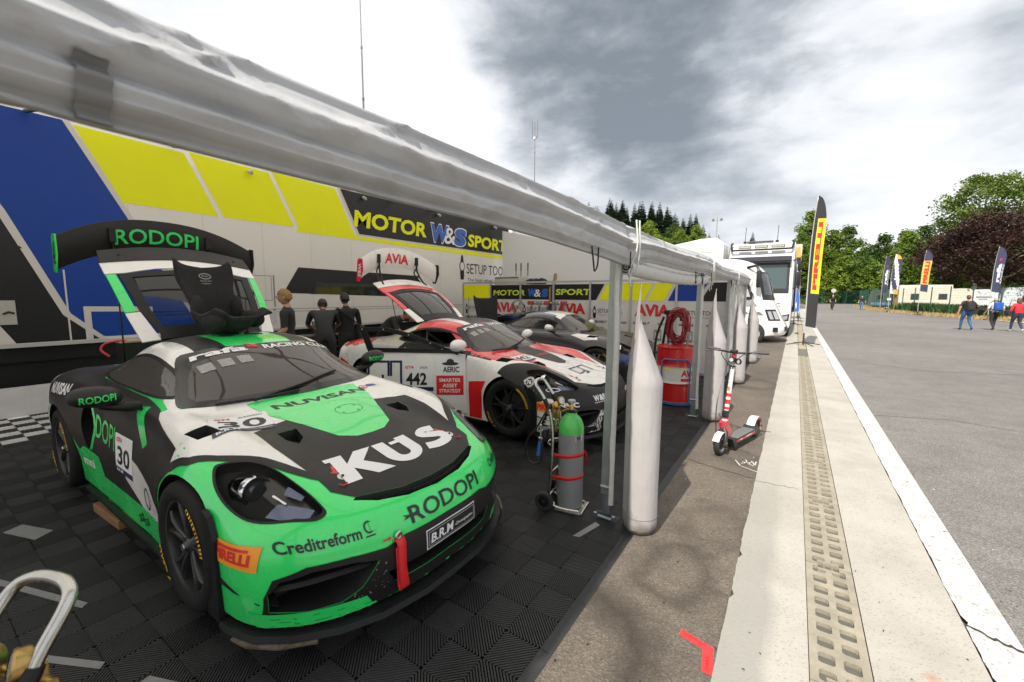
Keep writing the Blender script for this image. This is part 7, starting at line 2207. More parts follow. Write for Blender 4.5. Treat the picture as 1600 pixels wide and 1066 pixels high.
def person(label, loc, rz, pose, cols, height=1.78, hair=None, sub=1, group=None, hair_style='short', fingers=True):
 """pose gives joint positions in a standing frame: x right, y forward (facing), z up, metres for a 1.78 m figure"""
 t = thing('person', label, 'person', loc, rz, group)
 t.scale = (height / 1.78,) * 3
 J = dict(pel=(0, 0, .98), waist=(0, .0, 1.12), chest=(0, .0, 1.32), neck=(0, -.01, 1.50), head=(0, .02, 1.64),
             shl=(-.19, -.01, 1.43), shr=(.19, -.01, 1.43), ell=(-.27, -.03, 1.16), elr=(.27, -.03, 1.16), wrl=(-.29, .06, .92), wrr=(.29, .06, .92),
             hil=(-.10, 0, .92), hir=(.10, 0, .92), knl=(-.11, .02, .50), knr=(.11, .02, .50), anl=(-.11, -.02, .085), anr=(.11, -.02, .085))
 J.update(pose)
 w = cols.get('wide', 1.0)
 v = {k: Vector(p) for k, p in J.items()}
 N = {}
 N['pel'] = (v['pel'], (.150 * w, .115 * w)); N['waist'] = (v['waist'], (.140 * w, .105 * w)); N['chest'] = (v['chest'], (.165 * w, .115 * w))
 up = (v['neck'] - v['chest']).normalized()
 N['ubase'] = (v['neck'] - up * .05, (.085, .07)); N['neck'] = (v['neck'], .055);
 hd = (v['head'] - v['neck']).normalized()
 N['jaw'] = (v['neck'] + hd * .055, .056)
 E = [('pel', 'waist'), ('waist', 'chest'), ('chest', 'ubase'), ('ubase', 'neck'), ('neck', 'jaw')]
 for s_ in ('l', 'r'):
  N['sh' + s_] = (v['sh' + s_], .066 * w); N['el' + s_] = (v['el' + s_], .046 * w ** .5); N['wr' + s_] = (v['wr' + s_], .028)
  mid = (v['sh' + s_] + v['el' + s_]) / 2; N['ua' + s_] = (mid, .056 * w ** .7)
  N['fa' + s_] = (v['el' + s_] * .6 + v['wr' + s_] * .4, .042)
  fd = (v['wr' + s_] - v['el' + s_]).normalized()
  N['pa' + s_] = (v['wr' + s_] + fd * .075, (.036, .018))
  E += [('chest', 'sh' + s_), ('sh' + s_, 'ua' + s_), ('ua' + s_, 'el' + s_), ('el' + s_, 'fa' + s_), ('fa' + s_, 'wr' + s_), ('wr' + s_, 'pa' + s_)]
  N['hi' + s_] = (v['hi' + s_], .108 * w); N['th' + s_] = (v['hi' + s_] * .55 + v['kn' + s_] * .45, .088 * w); N['kn' + s_] = (v['kn' + s_], .062 * w ** .6)
  N['ca' + s_] = (v['kn' + s_] * .65 + v['an' + s_] * .35, .060 * w ** .5); N['an' + s_] = (v['an' + s_], .044)
  toe = v['an' + s_] + Vector(J.get('toe' + s_, (0, .13, -.045)))
  N['hl' + s_] = (v['an' + s_] + Vector((0, -.02, -.035)), .044); N['to' + s_] = (toe, (.044, .034))
  E += [('pel', 'hi' + s_), ('hi' + s_, 'th' + s_), ('th' + s_, 'kn' + s_), ('kn' + s_, 'ca' + s_), ('ca' + s_, 'an' + s_), ('an' + s_, 'hl' + s_), ('hl' + s_, 'to' + s_)]
  if fingers:
   side = fd.cross(Vector((0, 1, 0)));
   if side.length < .1: side = Vector((1, 0, 0))
   side.normalize(); bend = fd.cross(side).normalized() * .012
   for k in range(4):
    base = N['pa' + s_][0] + side * (-.024 + .016 * k)
    ln = (.055, .064, .060, .045)[k]
    N[f'f{k}a' + s_] = (base + fd * .02, .009); N[f'f{k}b' + s_] = (base + fd * (.02 + ln * .5) + bend * .5, .0085); N[f'f{k}c' + s_] = (base + fd * (.02 + ln) + bend * 1.6, .007)
    E += [('pa' + s_, f'f{k}a' + s_), (f'f{k}a' + s_, f'f{k}b' + s_), (f'f{k}b' + s_, f'f{k}c' + s_)]
   tb = v['wr' + s_] + fd * .03 - side * .02
   N['t0' + s_] = (tb - side * .018 + fd * .02, .012); N['t1' + s_] = (tb - side * .032 + fd * .052 + bend, .009)
   E += [('wr' + s_, 't0' + s_), ('t0' + s_, 't1' + s_)]
 me = skin_mesh(N, E, 0, sub)
 names = list(N)
 def region(n):
  if n in ('neck', 'jaw'): return 'skin'
  if n in ('chest', 'waist', 'ubase') or n[:2] in ('sh', 'ua'): return 'top'
  if n[:2] in ('el', 'fa'): return 'sleeve'
  if n[:2] in ('wr', 'pa') or n[0] == 'f' or n[:2] in ('t0', 't1'): return 'skin'
  if n[:2] in ('hl', 'to'): return 'shoe'
  if n[:2] in ('an',): return 'leg'
  return 'leg'
 skin = cols.get('skin', SKIN)
 M_ = dict(skin=skin, top=cols['top'], sleeve=cols['top'] if cols.get('long') else skin, shoe=cols.get('shoe', mat('shoe_dark', (.03, .03, .03), .6)), leg=cols['leg'])
 order = ['skin', 'top', 'sleeve', 'shoe', 'leg']
 b = MB(); b.bm.from_mesh(me); bpy.data.meshes.remove(me)
 b.mats = [M_[k] for k in order]
 hb = bmesh.new(); bmesh.ops.create_icosphere(hb, subdivisions=3, radius=1)
 look = Vector(J.get('look', (0, 1, 0))).normalized(); right = look.cross(hd).normalized(); fwd = hd.cross(right).normalized()
 hc = v['neck'] + hd * .155
 for q in hb.verts:
  x, y, z = q.co
  w_ = .078; d_ = .098; h_ = .122
  if z < -.1: w_ *= 1 - .30 * (-z - .1);
  yy = y * d_
  if z < 0 and y < 0: yy *= 1 - .35 * (-z)
  if y > .55 and abs(x) < .30 and -.38 < z < .12: yy += .022 * (1 - abs(x) / .30) * (1 - (z + .22) / .34 if z > -.22 else 1) * max(0, min(1, (z + .40) / .12))
  if y > .6 and .10 < z < .30 and .2 < abs(x) < .6: yy -= .006
  if y > .5 and -.62 < z < -.48 and abs(x) < .3: yy += .004
  if y > .4 and z < -.75: yy += .012
  q.co = hc + right * (x * w_) + fwd * yy + hd * (z * h_)
 b.join(hb, skin, True)
 for s_ in (-1, 1):
  eb = bmesh.new(); bmesh.ops.create_icosphere(eb, subdivisions=2, radius=1)
  for q in eb.verts: q.co = hc + right * (s_ * .079 + q.co.x * .010) + fwd * (q.co.y * .020 - .005) + hd * (q.co.z * .032 - .008)
  b.join(eb, skin, True)
  for m_, rr, off in ((mat('eye_white', (.6, .58, .55), .3), .012, .0), (mat('eye_dark', (.03, .02, .015), .2), .0065, .0075)):
   eb = bmesh.new(); bmesh.ops.create_icosphere(eb, subdivisions=2, radius=rr)
   for q in eb.verts: q.co = q.co + hc + right * (s_ * .031) + fwd * (.083 + off) + hd * .018
   b.join(eb, m_, True)
 b.face([hc + fwd * .098 + right * .022 - hd * .062, hc + fwd * .098 - right * .022 - hd * .062, hc + fwd * .0975 - right * .018 - hd * .070, hc + fwd * .0975 + right * .018 - hd * .070], mat('lips', (.30, .12, .10), .5))
 kd = [(n, N[n][0]) for n in names]
 nb = len(b.mats)
 for f in b.bm.faces:
  if f.material_index != 0 and f.material_index != b.mi(skin): continue
  c = f.calc_center_median()
  if (c - hc).length < .15: f.material_index = 0; continue
  best = None
  for a, e_ in E:
   pa, pb = N[a][0], N[e_][0]; ab = pb - pa; L2 = ab.length_squared
   tt = 0 if L2 < 1e-9 else max(0, min(1, (c - pa).dot(ab) / L2))
   rad = N[a][1]; rad = rad[0] if isinstance(rad, tuple) else rad; rad2 = N[e_][1]; rad2 = rad2[0] if isinstance(rad2, tuple) else rad2
   dd = (c - (pa + ab * tt)).length - (rad * (1 - tt) + rad2 * tt) * .6
   if best is None or dd < best[0]: best = (dd, a, e_, tt)
  _, a, e_, tt = best
  ra, rb = region(a), region(e_)
  cut = .5
  if (a, e_) == ('pel', 'waist'): cut = .25
  if a == 'ubase' and e_ == 'neck': cut = .45
  if a[:2] == 'ua': cut = .75 if not cols.get('long') else 1.1
  if a[:2] == 'fa' and e_[:2] == 'wr': cut = .9 if cols.get('long') else 0
  if a[:2] == 'an': cut = .15
  k = ra if tt < cut else rb
  if a[:2] == 'el' or (a[:2] == 'ua' and tt >= cut): k = 'sleeve'
  f.material_index = order.index(k)
 b.build('body', t, sharp=None, weld=False)
 if hair is not None:
  h = MB(); hb = bmesh.new(); bmesh.ops.create_icosphere(hb, subdivisions=4, radius=1)
  dele = []
  for q in hb.verts:
   x, y, z = q.co
   keep = z > (.30 if y > .3 else (.05 if y > -.2 else -.45))
   if hair_style == 'long': keep = z > .30 if y > .35 else True
   g = 1.0 + .06 * noise.noise(Vector((x * 5, y * 5, z * 5)))
   w_, d_, h_ = .088 * g, .108 * g, .134 * g
   if hair_style == 'long' and z < 0:
    w_ *= 1.25; h_ *= 1.9; d_ *= 1.05
   if not keep: w_ *= .80; d_ *= .80; h_ *= .80
   if hair_style == 'thin' : w_ *= .93; d_ *= .93; h_ *= .935
   q.co = hc + right * (x * w_) + fwd * (y * d_ - .006) + hd * (z * h_)
  h.join(hb, hair, True)
  h.build('hair', t, sharp=None)
 return t, v, hc, (right, fwd, hd)
BLKC = mat('black_cotton', (.014, .014, .016), .8, var=.2, vscale=8)
BLKT = mat('black_trousers', (.018, .018, .02), .8, var=.2, vscale=8)
JEAN = mat('blue_jeans', (.03, .09, .24), .75, var=.25, vscale=9)
NAVYJ = mat('dark_jeans', (.022, .035, .07), .75, var=.25, vscale=9)
p1, v1, hc1, fr1 = person('fair haired man with glasses in a black polo shirt, in profile behind the green car', (-6.75, 3.62, 0), R(138),
 dict(look=(.0, 1, -.05), wrl=(-.20, .22, 1.02), wrr=(.20, .22, 1.02), elr=(.26, -.02, 1.14), ell=(-.26, -.02, 1.14)),
 dict(top=BLKC, leg=BLKT), 1.80, mat('hair_fair', (.26, .14, .05), .7, var=.3, vscale=40), 2)
g = MB(); rt, fw_, up_ = fr1; GM = mat('glasses_frame', (.03, .03, .03), .3)
for s_ in (-1, 1):
 c = hc1 + rt * (s_ * .033) + fw_ * .106 + up_ * .018
 g.tube([c + rt * (.024 * math.cos(a)) + up_ * (.019 * math.sin(a)) for a in [2 * math.pi * q / 14 for q in range(14)]], .0022, GM, 5, closed=True)
 g.tube([c + rt * (s_ * .024), hc1 + rt * (s_ * .082) + fw_ * .02 + up_ * .02], .0022, GM, 5)
g.tube([hc1 + rt * -.009 + fw_ * .108 + up_ * .022, hc1 + rt * .009 + fw_ * .108 + up_ * .022], .0022, GM, 5)
g.build('glasses', p1, sharp=None)
g = MB(); sh = text2d('W&S', w=.07, h=.03, bold=.03)
g.print2d(([(.03 + x, 1.33 + y) for x, y in sh[0]], sh[1]), lambda x, z: Vector((x, .128, z)), CM['white_print']); g.build('chest_print', p1, sharp=None)
p2, v2, hc2, _ = person('dark haired man in a black T-shirt bending over the work trolley', (-7.0, 4.42, 0), R(60),
 dict(waist=(0, .04, 1.10), chest=(0, .20, 1.26), neck=(0, .36, 1.40), head=(0, .46, 1.48), look=(0, .75, -.65), shl=(-.19, .28, 1.37), shr=(.19, .28, 1.37), ell=(-.27, .44, 1.14), elr=(.27, .42, 1.14), wrl=(-.14, .62, 1.02), wrr=(.14, .60, 1.02), pel=(0, -.04, .98)),
 dict(top=mat('black_tee', (.020, .021, .022), .8), leg=BLKT, skin=SKIN2), 1.80, mat('hair_black', (.012, .010, .009), .6), 2)
g = MB(); g.print2d(text2d('RACING TEAM', w=.22, h=.03, bold=.02), lambda x, y: Vector((-.11 + x, .20 - y * .5, 1.372 + y * .6)), CM['grey_print']); g.build('back_print', p2, sharp=None)
p3, v3, hc3, _ = person('dark haired man in black with a grey bag on his hip, facing the trailer', (-7.2, 5.02, 0), R(75),
 dict(look=(0, .8, -.4), neck=(0, .03, 1.50), head=(0, .08, 1.63), wrl=(-.16, .30, 1.05), wrr=(.18, .28, 1.05), ell=(-.27, .06, 1.13), elr=(.27, .04, 1.13)),
 dict(top=mat('black_shirt', (.012, .012, .013), .85), leg=BLKT, skin=SKIN2, long=True), 1.76, mat('hair_black', (.012, .010, .009), .6), 2)
g = MB(); g.box((.235, -.06, .98), (.10, .26, .30), mat('grey_bag', (.05, .05, .052), .8, var=.3, vscale=8), bev=.045); g.box((.29, -.06, .94), (.03, .20, .16), mat('grey_bag', (.05, .05, .05)), bev=.012)
g.tube(spline([(.21, .06, 1.10), (.10, .125, 1.25), (-.12, .10, 1.44), (-.16, -.08, 1.43), (.08, -.135, 1.22), (.21, -.16, 1.10)], 5), .014, TBLK, 6)
bag = g.build('hip_bag', None, sharp=40); bag.matrix_world = Matrix.Translation((-7.2, 5.02, 0)) @ Matrix.Rotation(R(75), 4, 'Z'); tag(bag, 'dark grey shoulder bag hanging at the hip of the man facing the trailer', 'bag')
person('curly haired man in black leaning in behind the red and white tailgate', (-6.45, 5.25, 0), R(-62),
 dict(waist=(0, .05, 1.08), chest=(0, .22, 1.20), neck=(0, .40, 1.30), head=(0, .50, 1.37), look=(0, .8, -.6), shl=(-.19, .30, 1.29), shr=(.19, .30, 1.29), ell=(-.30, .44, 1.24), elr=(.27, .42, 1.06), wrl=(-.24, .66, 1.30), wrr=(.16, .62, .98)),
 dict(top=BLKC, leg=BLKT, skin=SKIN2), 1.76, mat('hair_curly', (.014, .011, .009), .8), 2)
def build_work():
 t = thing('work_trolley', 'dark tool trolley with an open laptop between the two bending mechanics', 'tool trolley', (-7.75, 4.86, 0), R(-15))
 b = MB(); b.box((0, 0, .52), (.50, .80, .80), mat('tool_chest', (.02, .02, .022), .4), bev=.012)
 for k in range(6): b.box((.255, 0, .24 + .115 * k), (.012, .72, .018), mat('drawer_pull', (.42, .42, .42), .35, .7))
 for x in (-.2, .2):
  for y in (-.32, .32): b.cyl((x, y - .02, .06), (x, y + .02, .06), .06, TBLK, 14)
 b.build('chest', t, sharp=35)
 l = thing('laptop', 'open laptop with a grey-green screen on the dark tool trolley', 'laptop', (-7.72, 4.86, .925), R(-15))
 m = MB(); m.box((.05, 0, .010), (.25, .36, .018), TBLK, bev=.004); m.build('keyboard', l)
 m = MB(); rot = Matrix.Rotation(R(-14), 3, 'Y'); m.box((-.11, 0, .135), (.012, .36, .24), TBLK, rot=rot); m.box((-.102, 0, .135), (.003, .33, .21), mat('laptop_screen', (.06, .085, .085), .15, coat=1), rot=rot); m.build('screen', l)
 p = MB(); p.box((.006, 4.41, 1.25), (.004, .37, .30), mat('paper', (.55, .54, .56), .7, var=.08, vscale=20))
 for r_ in range(7):
  p.box((.009, 4.41, 1.14 + r_ * .036), (.002, .31, .003), mat('ink_grey', (.28, .27, .30), .7))
 for y in (4.26, 4.35, 4.47, 4.55): p.box((.009, y, 1.25), (.002, .004, .26), mat('ink_grey', (.28, .27, .30)))
 for y in (4.27, 4.55): p.box((.009, y, 1.395), (.003, .05, .012), TBLK)
 o = p.build('paper_sheet', None, sharp=None); o.location = (XT, 0, 0); tag(o, 'printed table sheet taped to the white trailer beside the fair haired man', 'sheet of paper')
 q = MB(); q.tube(spline([(-6.66, 1.46, .98), (-6.70, 1.40, 1.06), (-6.70, 1.44, 1.13), (-6.66, 1.56, 1.16), (-6.64, 1.62, 1.15)], 6), .012, mat('red_lead', (.5, .03, .05), .5), 8); q.box((-6.75, 1.75, 1.14), (.26, .40, .02), mat('tray_beige', (.35, .28, .15), .7)); q.box((-6.75, 1.75, .57), (.24, .36, 1.12), TBLK)
 tag(q.build('charging_cart', None, sharp=40), 'small black cart with a red lead behind the rear wing of the green car', 'cart')
build_work()
def build_clutter():
 o = MB(); G = mat('equipment_grey', (.40, .385, .35), .5)
 o.box((-6.88, 10.25, 1.12), (.84, .5, 2.24), G, bev=.012); o.box((-6.88, 9.995, 2.2), (.80, .01, .02), TBLK)
 tag(o.build('equipment_cabinet', None, sharp=35), 'grey cabinet whose top shows above the left end of the partition wall', 'cabinet')
 for k, (x, z) in enumerate(((-6.72, 2.62), (-6.55, 2.62), (-6.32, 2.62))):
  m = MB(); m.cyl((x, 10.25, 2.24), (x, 10.25, z), .012, TBLK, 8); m.cyl((x, 10.25, z - .22), (x, 10.25, z - .02), .018, TBLK, 8)
  tag(m.build('whip_aerial', None), 'thin black aerial standing on the grey cabinet', 'aerial', 'aerials on the grey cabinet')
 m = MB(); rng = random.Random(2)
 for k in range(14):
  bb = bmesh.new(); bmesh.ops.create_icosphere(bb, subdivisions=2, radius=1)
  c = Vector((-6.05 + rng.uniform(-.2, .22), 10.2 + rng.uniform(-.1, .1), 2.08 + rng.uniform(-.02, .05)))
  for v in bb.verts: v.co = c + Vector((v.co.x * .12, v.co.y * .1, v.co.z * .07)) * (1 + .3 * noise.noise(v.co * 2 + c))
  m.join(bb, mat('dark_bag', (.015, .016, .025), .8) if k % 4 else BLUEL, True)
 m.box((-6.05, 10.25, 1.0), (.5, .4, 2.0), G)
 tag(m.build('kit_pile', None, sharp=60), 'dark heap of kit bags just above the partition wall, right of the cabinet', 'bags')
 m = MB(); m.prism([(-.04, 0), (.04, 0), (.10, .18), (.09, .30), (.02, .30), (.0, .18)], lambda x, z: Vector((-5.35 + x, 9.95, 1.98 + z)), lambda x, z: Vector((-5.35 + x, 9.985, 1.98 + z)), mat('wood_handle', (.30, .20, .10), .7)); m.cyl((-5.33, 9.967, .0), (-5.33, 9.967, 2.0), .02, mat('wood_handle', (.3, .2, .1)), 8)
 tag(m.build('broom', None, sharp=40), 'wooden handled broom head sticking up behind the partition wall', 'broom')
 m = MB(); F = mat('seat_fabric', (.01, .01, .011))
 prof = [(.0, .0, .22), (-.03, .2, .22), (-.05, .4, .24), (-.07, .52, .26), (-.085, .62, .25)]
 rows = []
 for x, z, hw in prof:
  rows.append([Vector((x + .10 * abs(u) ** 3, hw * u, z + (.05 * abs(u) ** 5 if z > .5 else 0))) for u in np.linspace(-1, 1, 13)])
 P = cr_interp(np.array([[list(p) for p in r_] for r_ in rows]), 0, 3)
 m.grid([[Vector(p) for p in r_] for r_ in P], F)
 s_ = m.build('racing_seat', None, sharp=None, recalc=False); s_.modifiers.new('t', 'SOLIDIFY').thickness = .02
 s_.location = (-5.35, 7.05, 1.04); s_.rotation_euler = (R(0), R(-6), R(-28)); tag(s_, 'black racing seat shell standing behind the roof of the red and white car', 'race seat')
 m = MB(); m.box((-5.35, 7.05, .52), (.7, .55, 1.03), TBLK, bev=.02)
 tag(m.build('flight_case', None, sharp=35), 'black flight case under the black seat shell behind the middle car', 'case')
 t = thing('tool_rack', 'rack of air tools and discs seen above the roof of the dark third car', 'tool rack', (-5.35, 9.15, 0))
 m = MB(); m.box((0, 0, 1.17), (1.7, .22, .03), mat('equipment_grey', (.4, .385, .35)));
 for x in (-.8, .8): m.box((x, 0, .59), (.04, .2, 1.16), TBLK)
 m.build('shelf', t, sharp=None)
 m = MB(); M0 = Matrix.Translation((-.55, -.05, 1.40)) @ Matrix.Rotation(R(90), 4, 'X')
 m.lathe([(.16, 0), (.19, 0), (.19, .03), (.16, .03)], CHR, 28, M0); m.lathe([(0, .0), (.05, .0), (.05, .03), (0, .03)], CHR, 16, M0)
 for k in range(6):
  a = k * math.pi / 3; m.cyl(M0 @ Vector((.05 * math.cos(a), .05 * math.sin(a), .015)), M0 @ Vector((.17 * math.cos(a), .17 * math.sin(a), .015)), .012, CHR, 6)
 m.build('steering_wheel', t, sharp=40)
 for k in range(5):
  x = -.20 + k * .23; m = MB()
  m.box((x, 0, 1.23), (.10, .12, .10), mat('tool_brown', (.20, .13, .08), .6)); m.cyl((x, 0, 1.28), (x + .03, 0, 1.46), .028, CHR, 10); m.box((x + .02, -.02, 1.52), (.16, .10, .10), mat('tool_red', (.32, .05, .05), .5) if k % 2 == 0 else mat('tool_silver', (.3, .3, .31), .35, .6), bev=.015); m.cyl((x + .10, -.02, 1.52), (x + .17, -.02, 1.52), .022, CHR, 8)
  m.build('air_gun', t, sharp=40)
 m = MB(); m.box((.36, .0, 1.55), (.07, .05, .78), mat('lamp_tool', (.05, .03, .015), .5)); m.box((.36, -.03, 1.7), (.03, .01, .4), mat('tool_amber', (.35, .22, .08), .5)); m.build('work_light', t, sharp=None)
build_clutter()
# ------------------------------------------------------------------ people on the road
def pack(name, label, base_loc, rz, m, w=.32, h=.44, z=1.22, y=-.22):
 b = MB(); b.box((0, y, z), (w, .18, h), m, bev=.06); b.box((0, y - .10, z - .08), (w * .75, .06, h * .45), m, bev=.025)
 for s_ in (-1, 1): b.tube(spline([(s_ * .12, y + .08, z + .2), (s_ * .135, -.02, 1.50), (s_ * .14, .13, 1.36), (s_ * .15, .05, 1.12), (s_ * .13, y + .06, z - .18)], 4), .018, TBLK, 6)
 b.tube([(-.04, y + .05, z + .22), (0, y + .03, z + .27), (.04, y + .05, z + .22)], .010, TBLK, 6)
 o = b.build(name, None, sharp=45); o.location = base_loc; o.rotation_euler.z = rz; return tag(o, label, 'backpack')
stride_a = dict(hil=(-.10, 0, .92), hir=(.10, 0, .92), knl=(-.11, .16, .52), anl=(-.11, .20, .09), knr=(.11, .02, .50), anr=(.11, -.24, .14), toer=(0, .10, -.09), wrl=(-.36, -.06, .95), ell=(-.32, -.06, 1.18), wrr=(.34, .14, .96), elr=(.30, -.02, 1.17))
stride_b = dict(hil=(-.10, 0, .92), hir=(.10, 0, .92), knr=(.11, .16, .52), anr=(.11, .20, .09), knl=(-.11, .0, .50), anl=(-.11, -.24, .14), toel=(0, .10, -.09), wrl=(-.32, .12, .96), ell=(-.30, -.02, 1.17), wrr=(.36, -.05, .95), elr=(.32, -.06, 1.18))
WALKZ = R(14)
A = (7.36, 31.05, 0)
person('man in black T-shirt and blue jeans, left of the three walking away', A, WALKZ, dict(stride_a, wrr=(.46, .10, 1.18), elr=(.36, -.02, 1.22)), dict(top=mat('black_tee2', (.018, .018, .026), .8), leg=JEAN, skin=mat('skin_red', (.50, .20, .13), .5), wide=1.12), 1.80, mat('hair_brown', (.10, .05, .03), .7), 1)
pack('backpack', 'black backpack on the man in blue jeans, left of the three walkers', A, WALKZ, mat('black_pack', (.018, .018, .02), .7))
jk = MB(); jk.prism([(-.10, .05), (.30, -.05), (.34, -.20), (.05, -.16), (-.04, -.40), (-.16, -.36)], lambda x, z: Vector((.44 + x, .06, 1.22 + z)), lambda x, z: Vector((.44 + x, .13, 1.22 + z)), mat('dark_jacket', (.02, .02, .022), .85)); o = jk.build('jacket', None, sharp=30); o.location = A; o.rotation_euler.z = WALKZ; tag(o, 'dark jacket carried over the arm of the left walker', 'jacket')
B_ = (8.55, 31.9, 0)
person('grey haired man in white T-shirt and black trousers, middle of the three walkers', B_, WALKZ, stride_b, dict(top=mat('white_tee', (.62, .62, .62), .8), leg=mat('black_trousers2', (.02, .02, .024), .8), skin=mat('skin_pale', (.48, .28, .22), .5), wide=1.14), 1.68, mat('hair_grey', (.38, .34, .32), .7), 1, hair_style='thin')
pack('backpack', 'bright blue backpack on the man in the white T-shirt', B_, WALKZ, mat('blue_pack', (.012, .09, .36), .6))
C_ = (9.15, 31.2, 0)
person('long haired woman in a red jacket and dark jeans, right of the three walking away', C_, WALKZ, stride_a, dict(top=mat('red_jacket', (.62, .02, .035), .7, var=.1, vscale=6), leg=NAVYJ, long=True, wide=1.24, shoe=mat('white_shoe', (.6, .58, .55), .6)), 1.66, mat('hair_auburn', (.12, .045, .02), .7, var=.3, vscale=40), 1, hair_style='long')
hbg = MB(); hbg.box((-.36, .06, .92), (.12, .34, .26), mat('dark_handbag', (.02, .018, .025), .6), bev=.04); hbg.tube([(-.36, -.06, 1.03), (-.34, .0, 1.4), (-.28, .02, 1.50)], .012, TBLK, 6); o = hbg.build('handbag', None, sharp=40); o.location = C_; o.rotation_euler.z = WALKZ; tag(o, 'dark handbag hanging between the woman in red and the man in white', 'handbag')
D_ = (3.85, 66.5, 0)
person('man in black riding a bicycle towards the camera along the middle of the road', (D_[0], D_[1], 0), R(180), dict(pel=(0, -.22, 1.02), waist=(0, -.15, 1.16), chest=(0, -.02, 1.36), neck=(0, .06, 1.53), head=(0, .10, 1.67), shl=(-.19, .02, 1.46), shr=(.19, .02, 1.46), ell=(-.30, .20, 1.24), elr=(.30, .20, 1.24), wrl=(-.26, .42, 1.08), wrr=(.26, .42, 1.08), hil=(-.10, -.20, .96), hir=(.10, -.20, .96), knl=(-.13, .14, .72), anl=(-.12, .02, .36), knr=(.13, .08, .56), anr=(.12, -.02, .20)), dict(top=BLKC, leg=BLKT, skin=SKIN), 1.78, mat('hair_pale', (.42, .38, .34), .7), 1, hair_style='thin')
def build_bike():
 t = thing('bicycle', 'black bicycle ridden towards the camera by the man in black', 'bicycle', D_, R(180))
 BM = mat('bike_black', (.02, .02, .02), .4)
 for y in (.55, -.50):
  w = MB(); M0 = Matrix.Translation((0, y, .35)) @ Matrix.Rotation(R(90), 4, 'Y')
  w.lathe([(.31, .012), (.345, .022), (.35, 0), (.345, -.022), (.31, -.012), (.31, .012)], TBLK, 32, M0)
  for k in range(10):
   a = k * math.pi / 5; w.cyl(M0 @ Vector((0, 0, 0)), M0 @ Vector((.31 * math.cos(a), .31 * math.sin(a), 0)), .003, CHR, 4)
  w.build('wheel', t, sharp=40)
 f = MB()
 for a, c in (((0, .55, .35), (0, .42, .95)), ((0, .42, .90), (0, -.05, .30)), ((0, .42, .92), (0, -.18, .80)), ((0, -.18, .90), (0, -.05, .30)), ((0, -.05, .30), (0, -.50, .35)), ((0, -.18, .80), (0, -.50, .35))): f.cyl(a, c, .018, BM, 8)
 f.tube([(-.30, .40, 1.06), (-.12, .44, 1.05), (.12, .44, 1.05), (.30, .40, 1.06)], .014, BM, 8); f.box((0, -.20, .92), (.14, .26, .05), TBLK, bev=.02); f.cyl((-.12, -.05, .30), (.12, -.05, .30), .012, BM, 6)
 f.build('frame', t, sharp=45)
build_bike()
person('bald man in black T-shirt and jeans walking along the white edge line', (7.0, 69.5, 0), R(172), stride_a, dict(top=BLKC, leg=mat('jeans_light', (.05, .13, .27), .75), skin=mat('skin_red2', (.50, .24, .17), .5)), 1.74, None, 1)
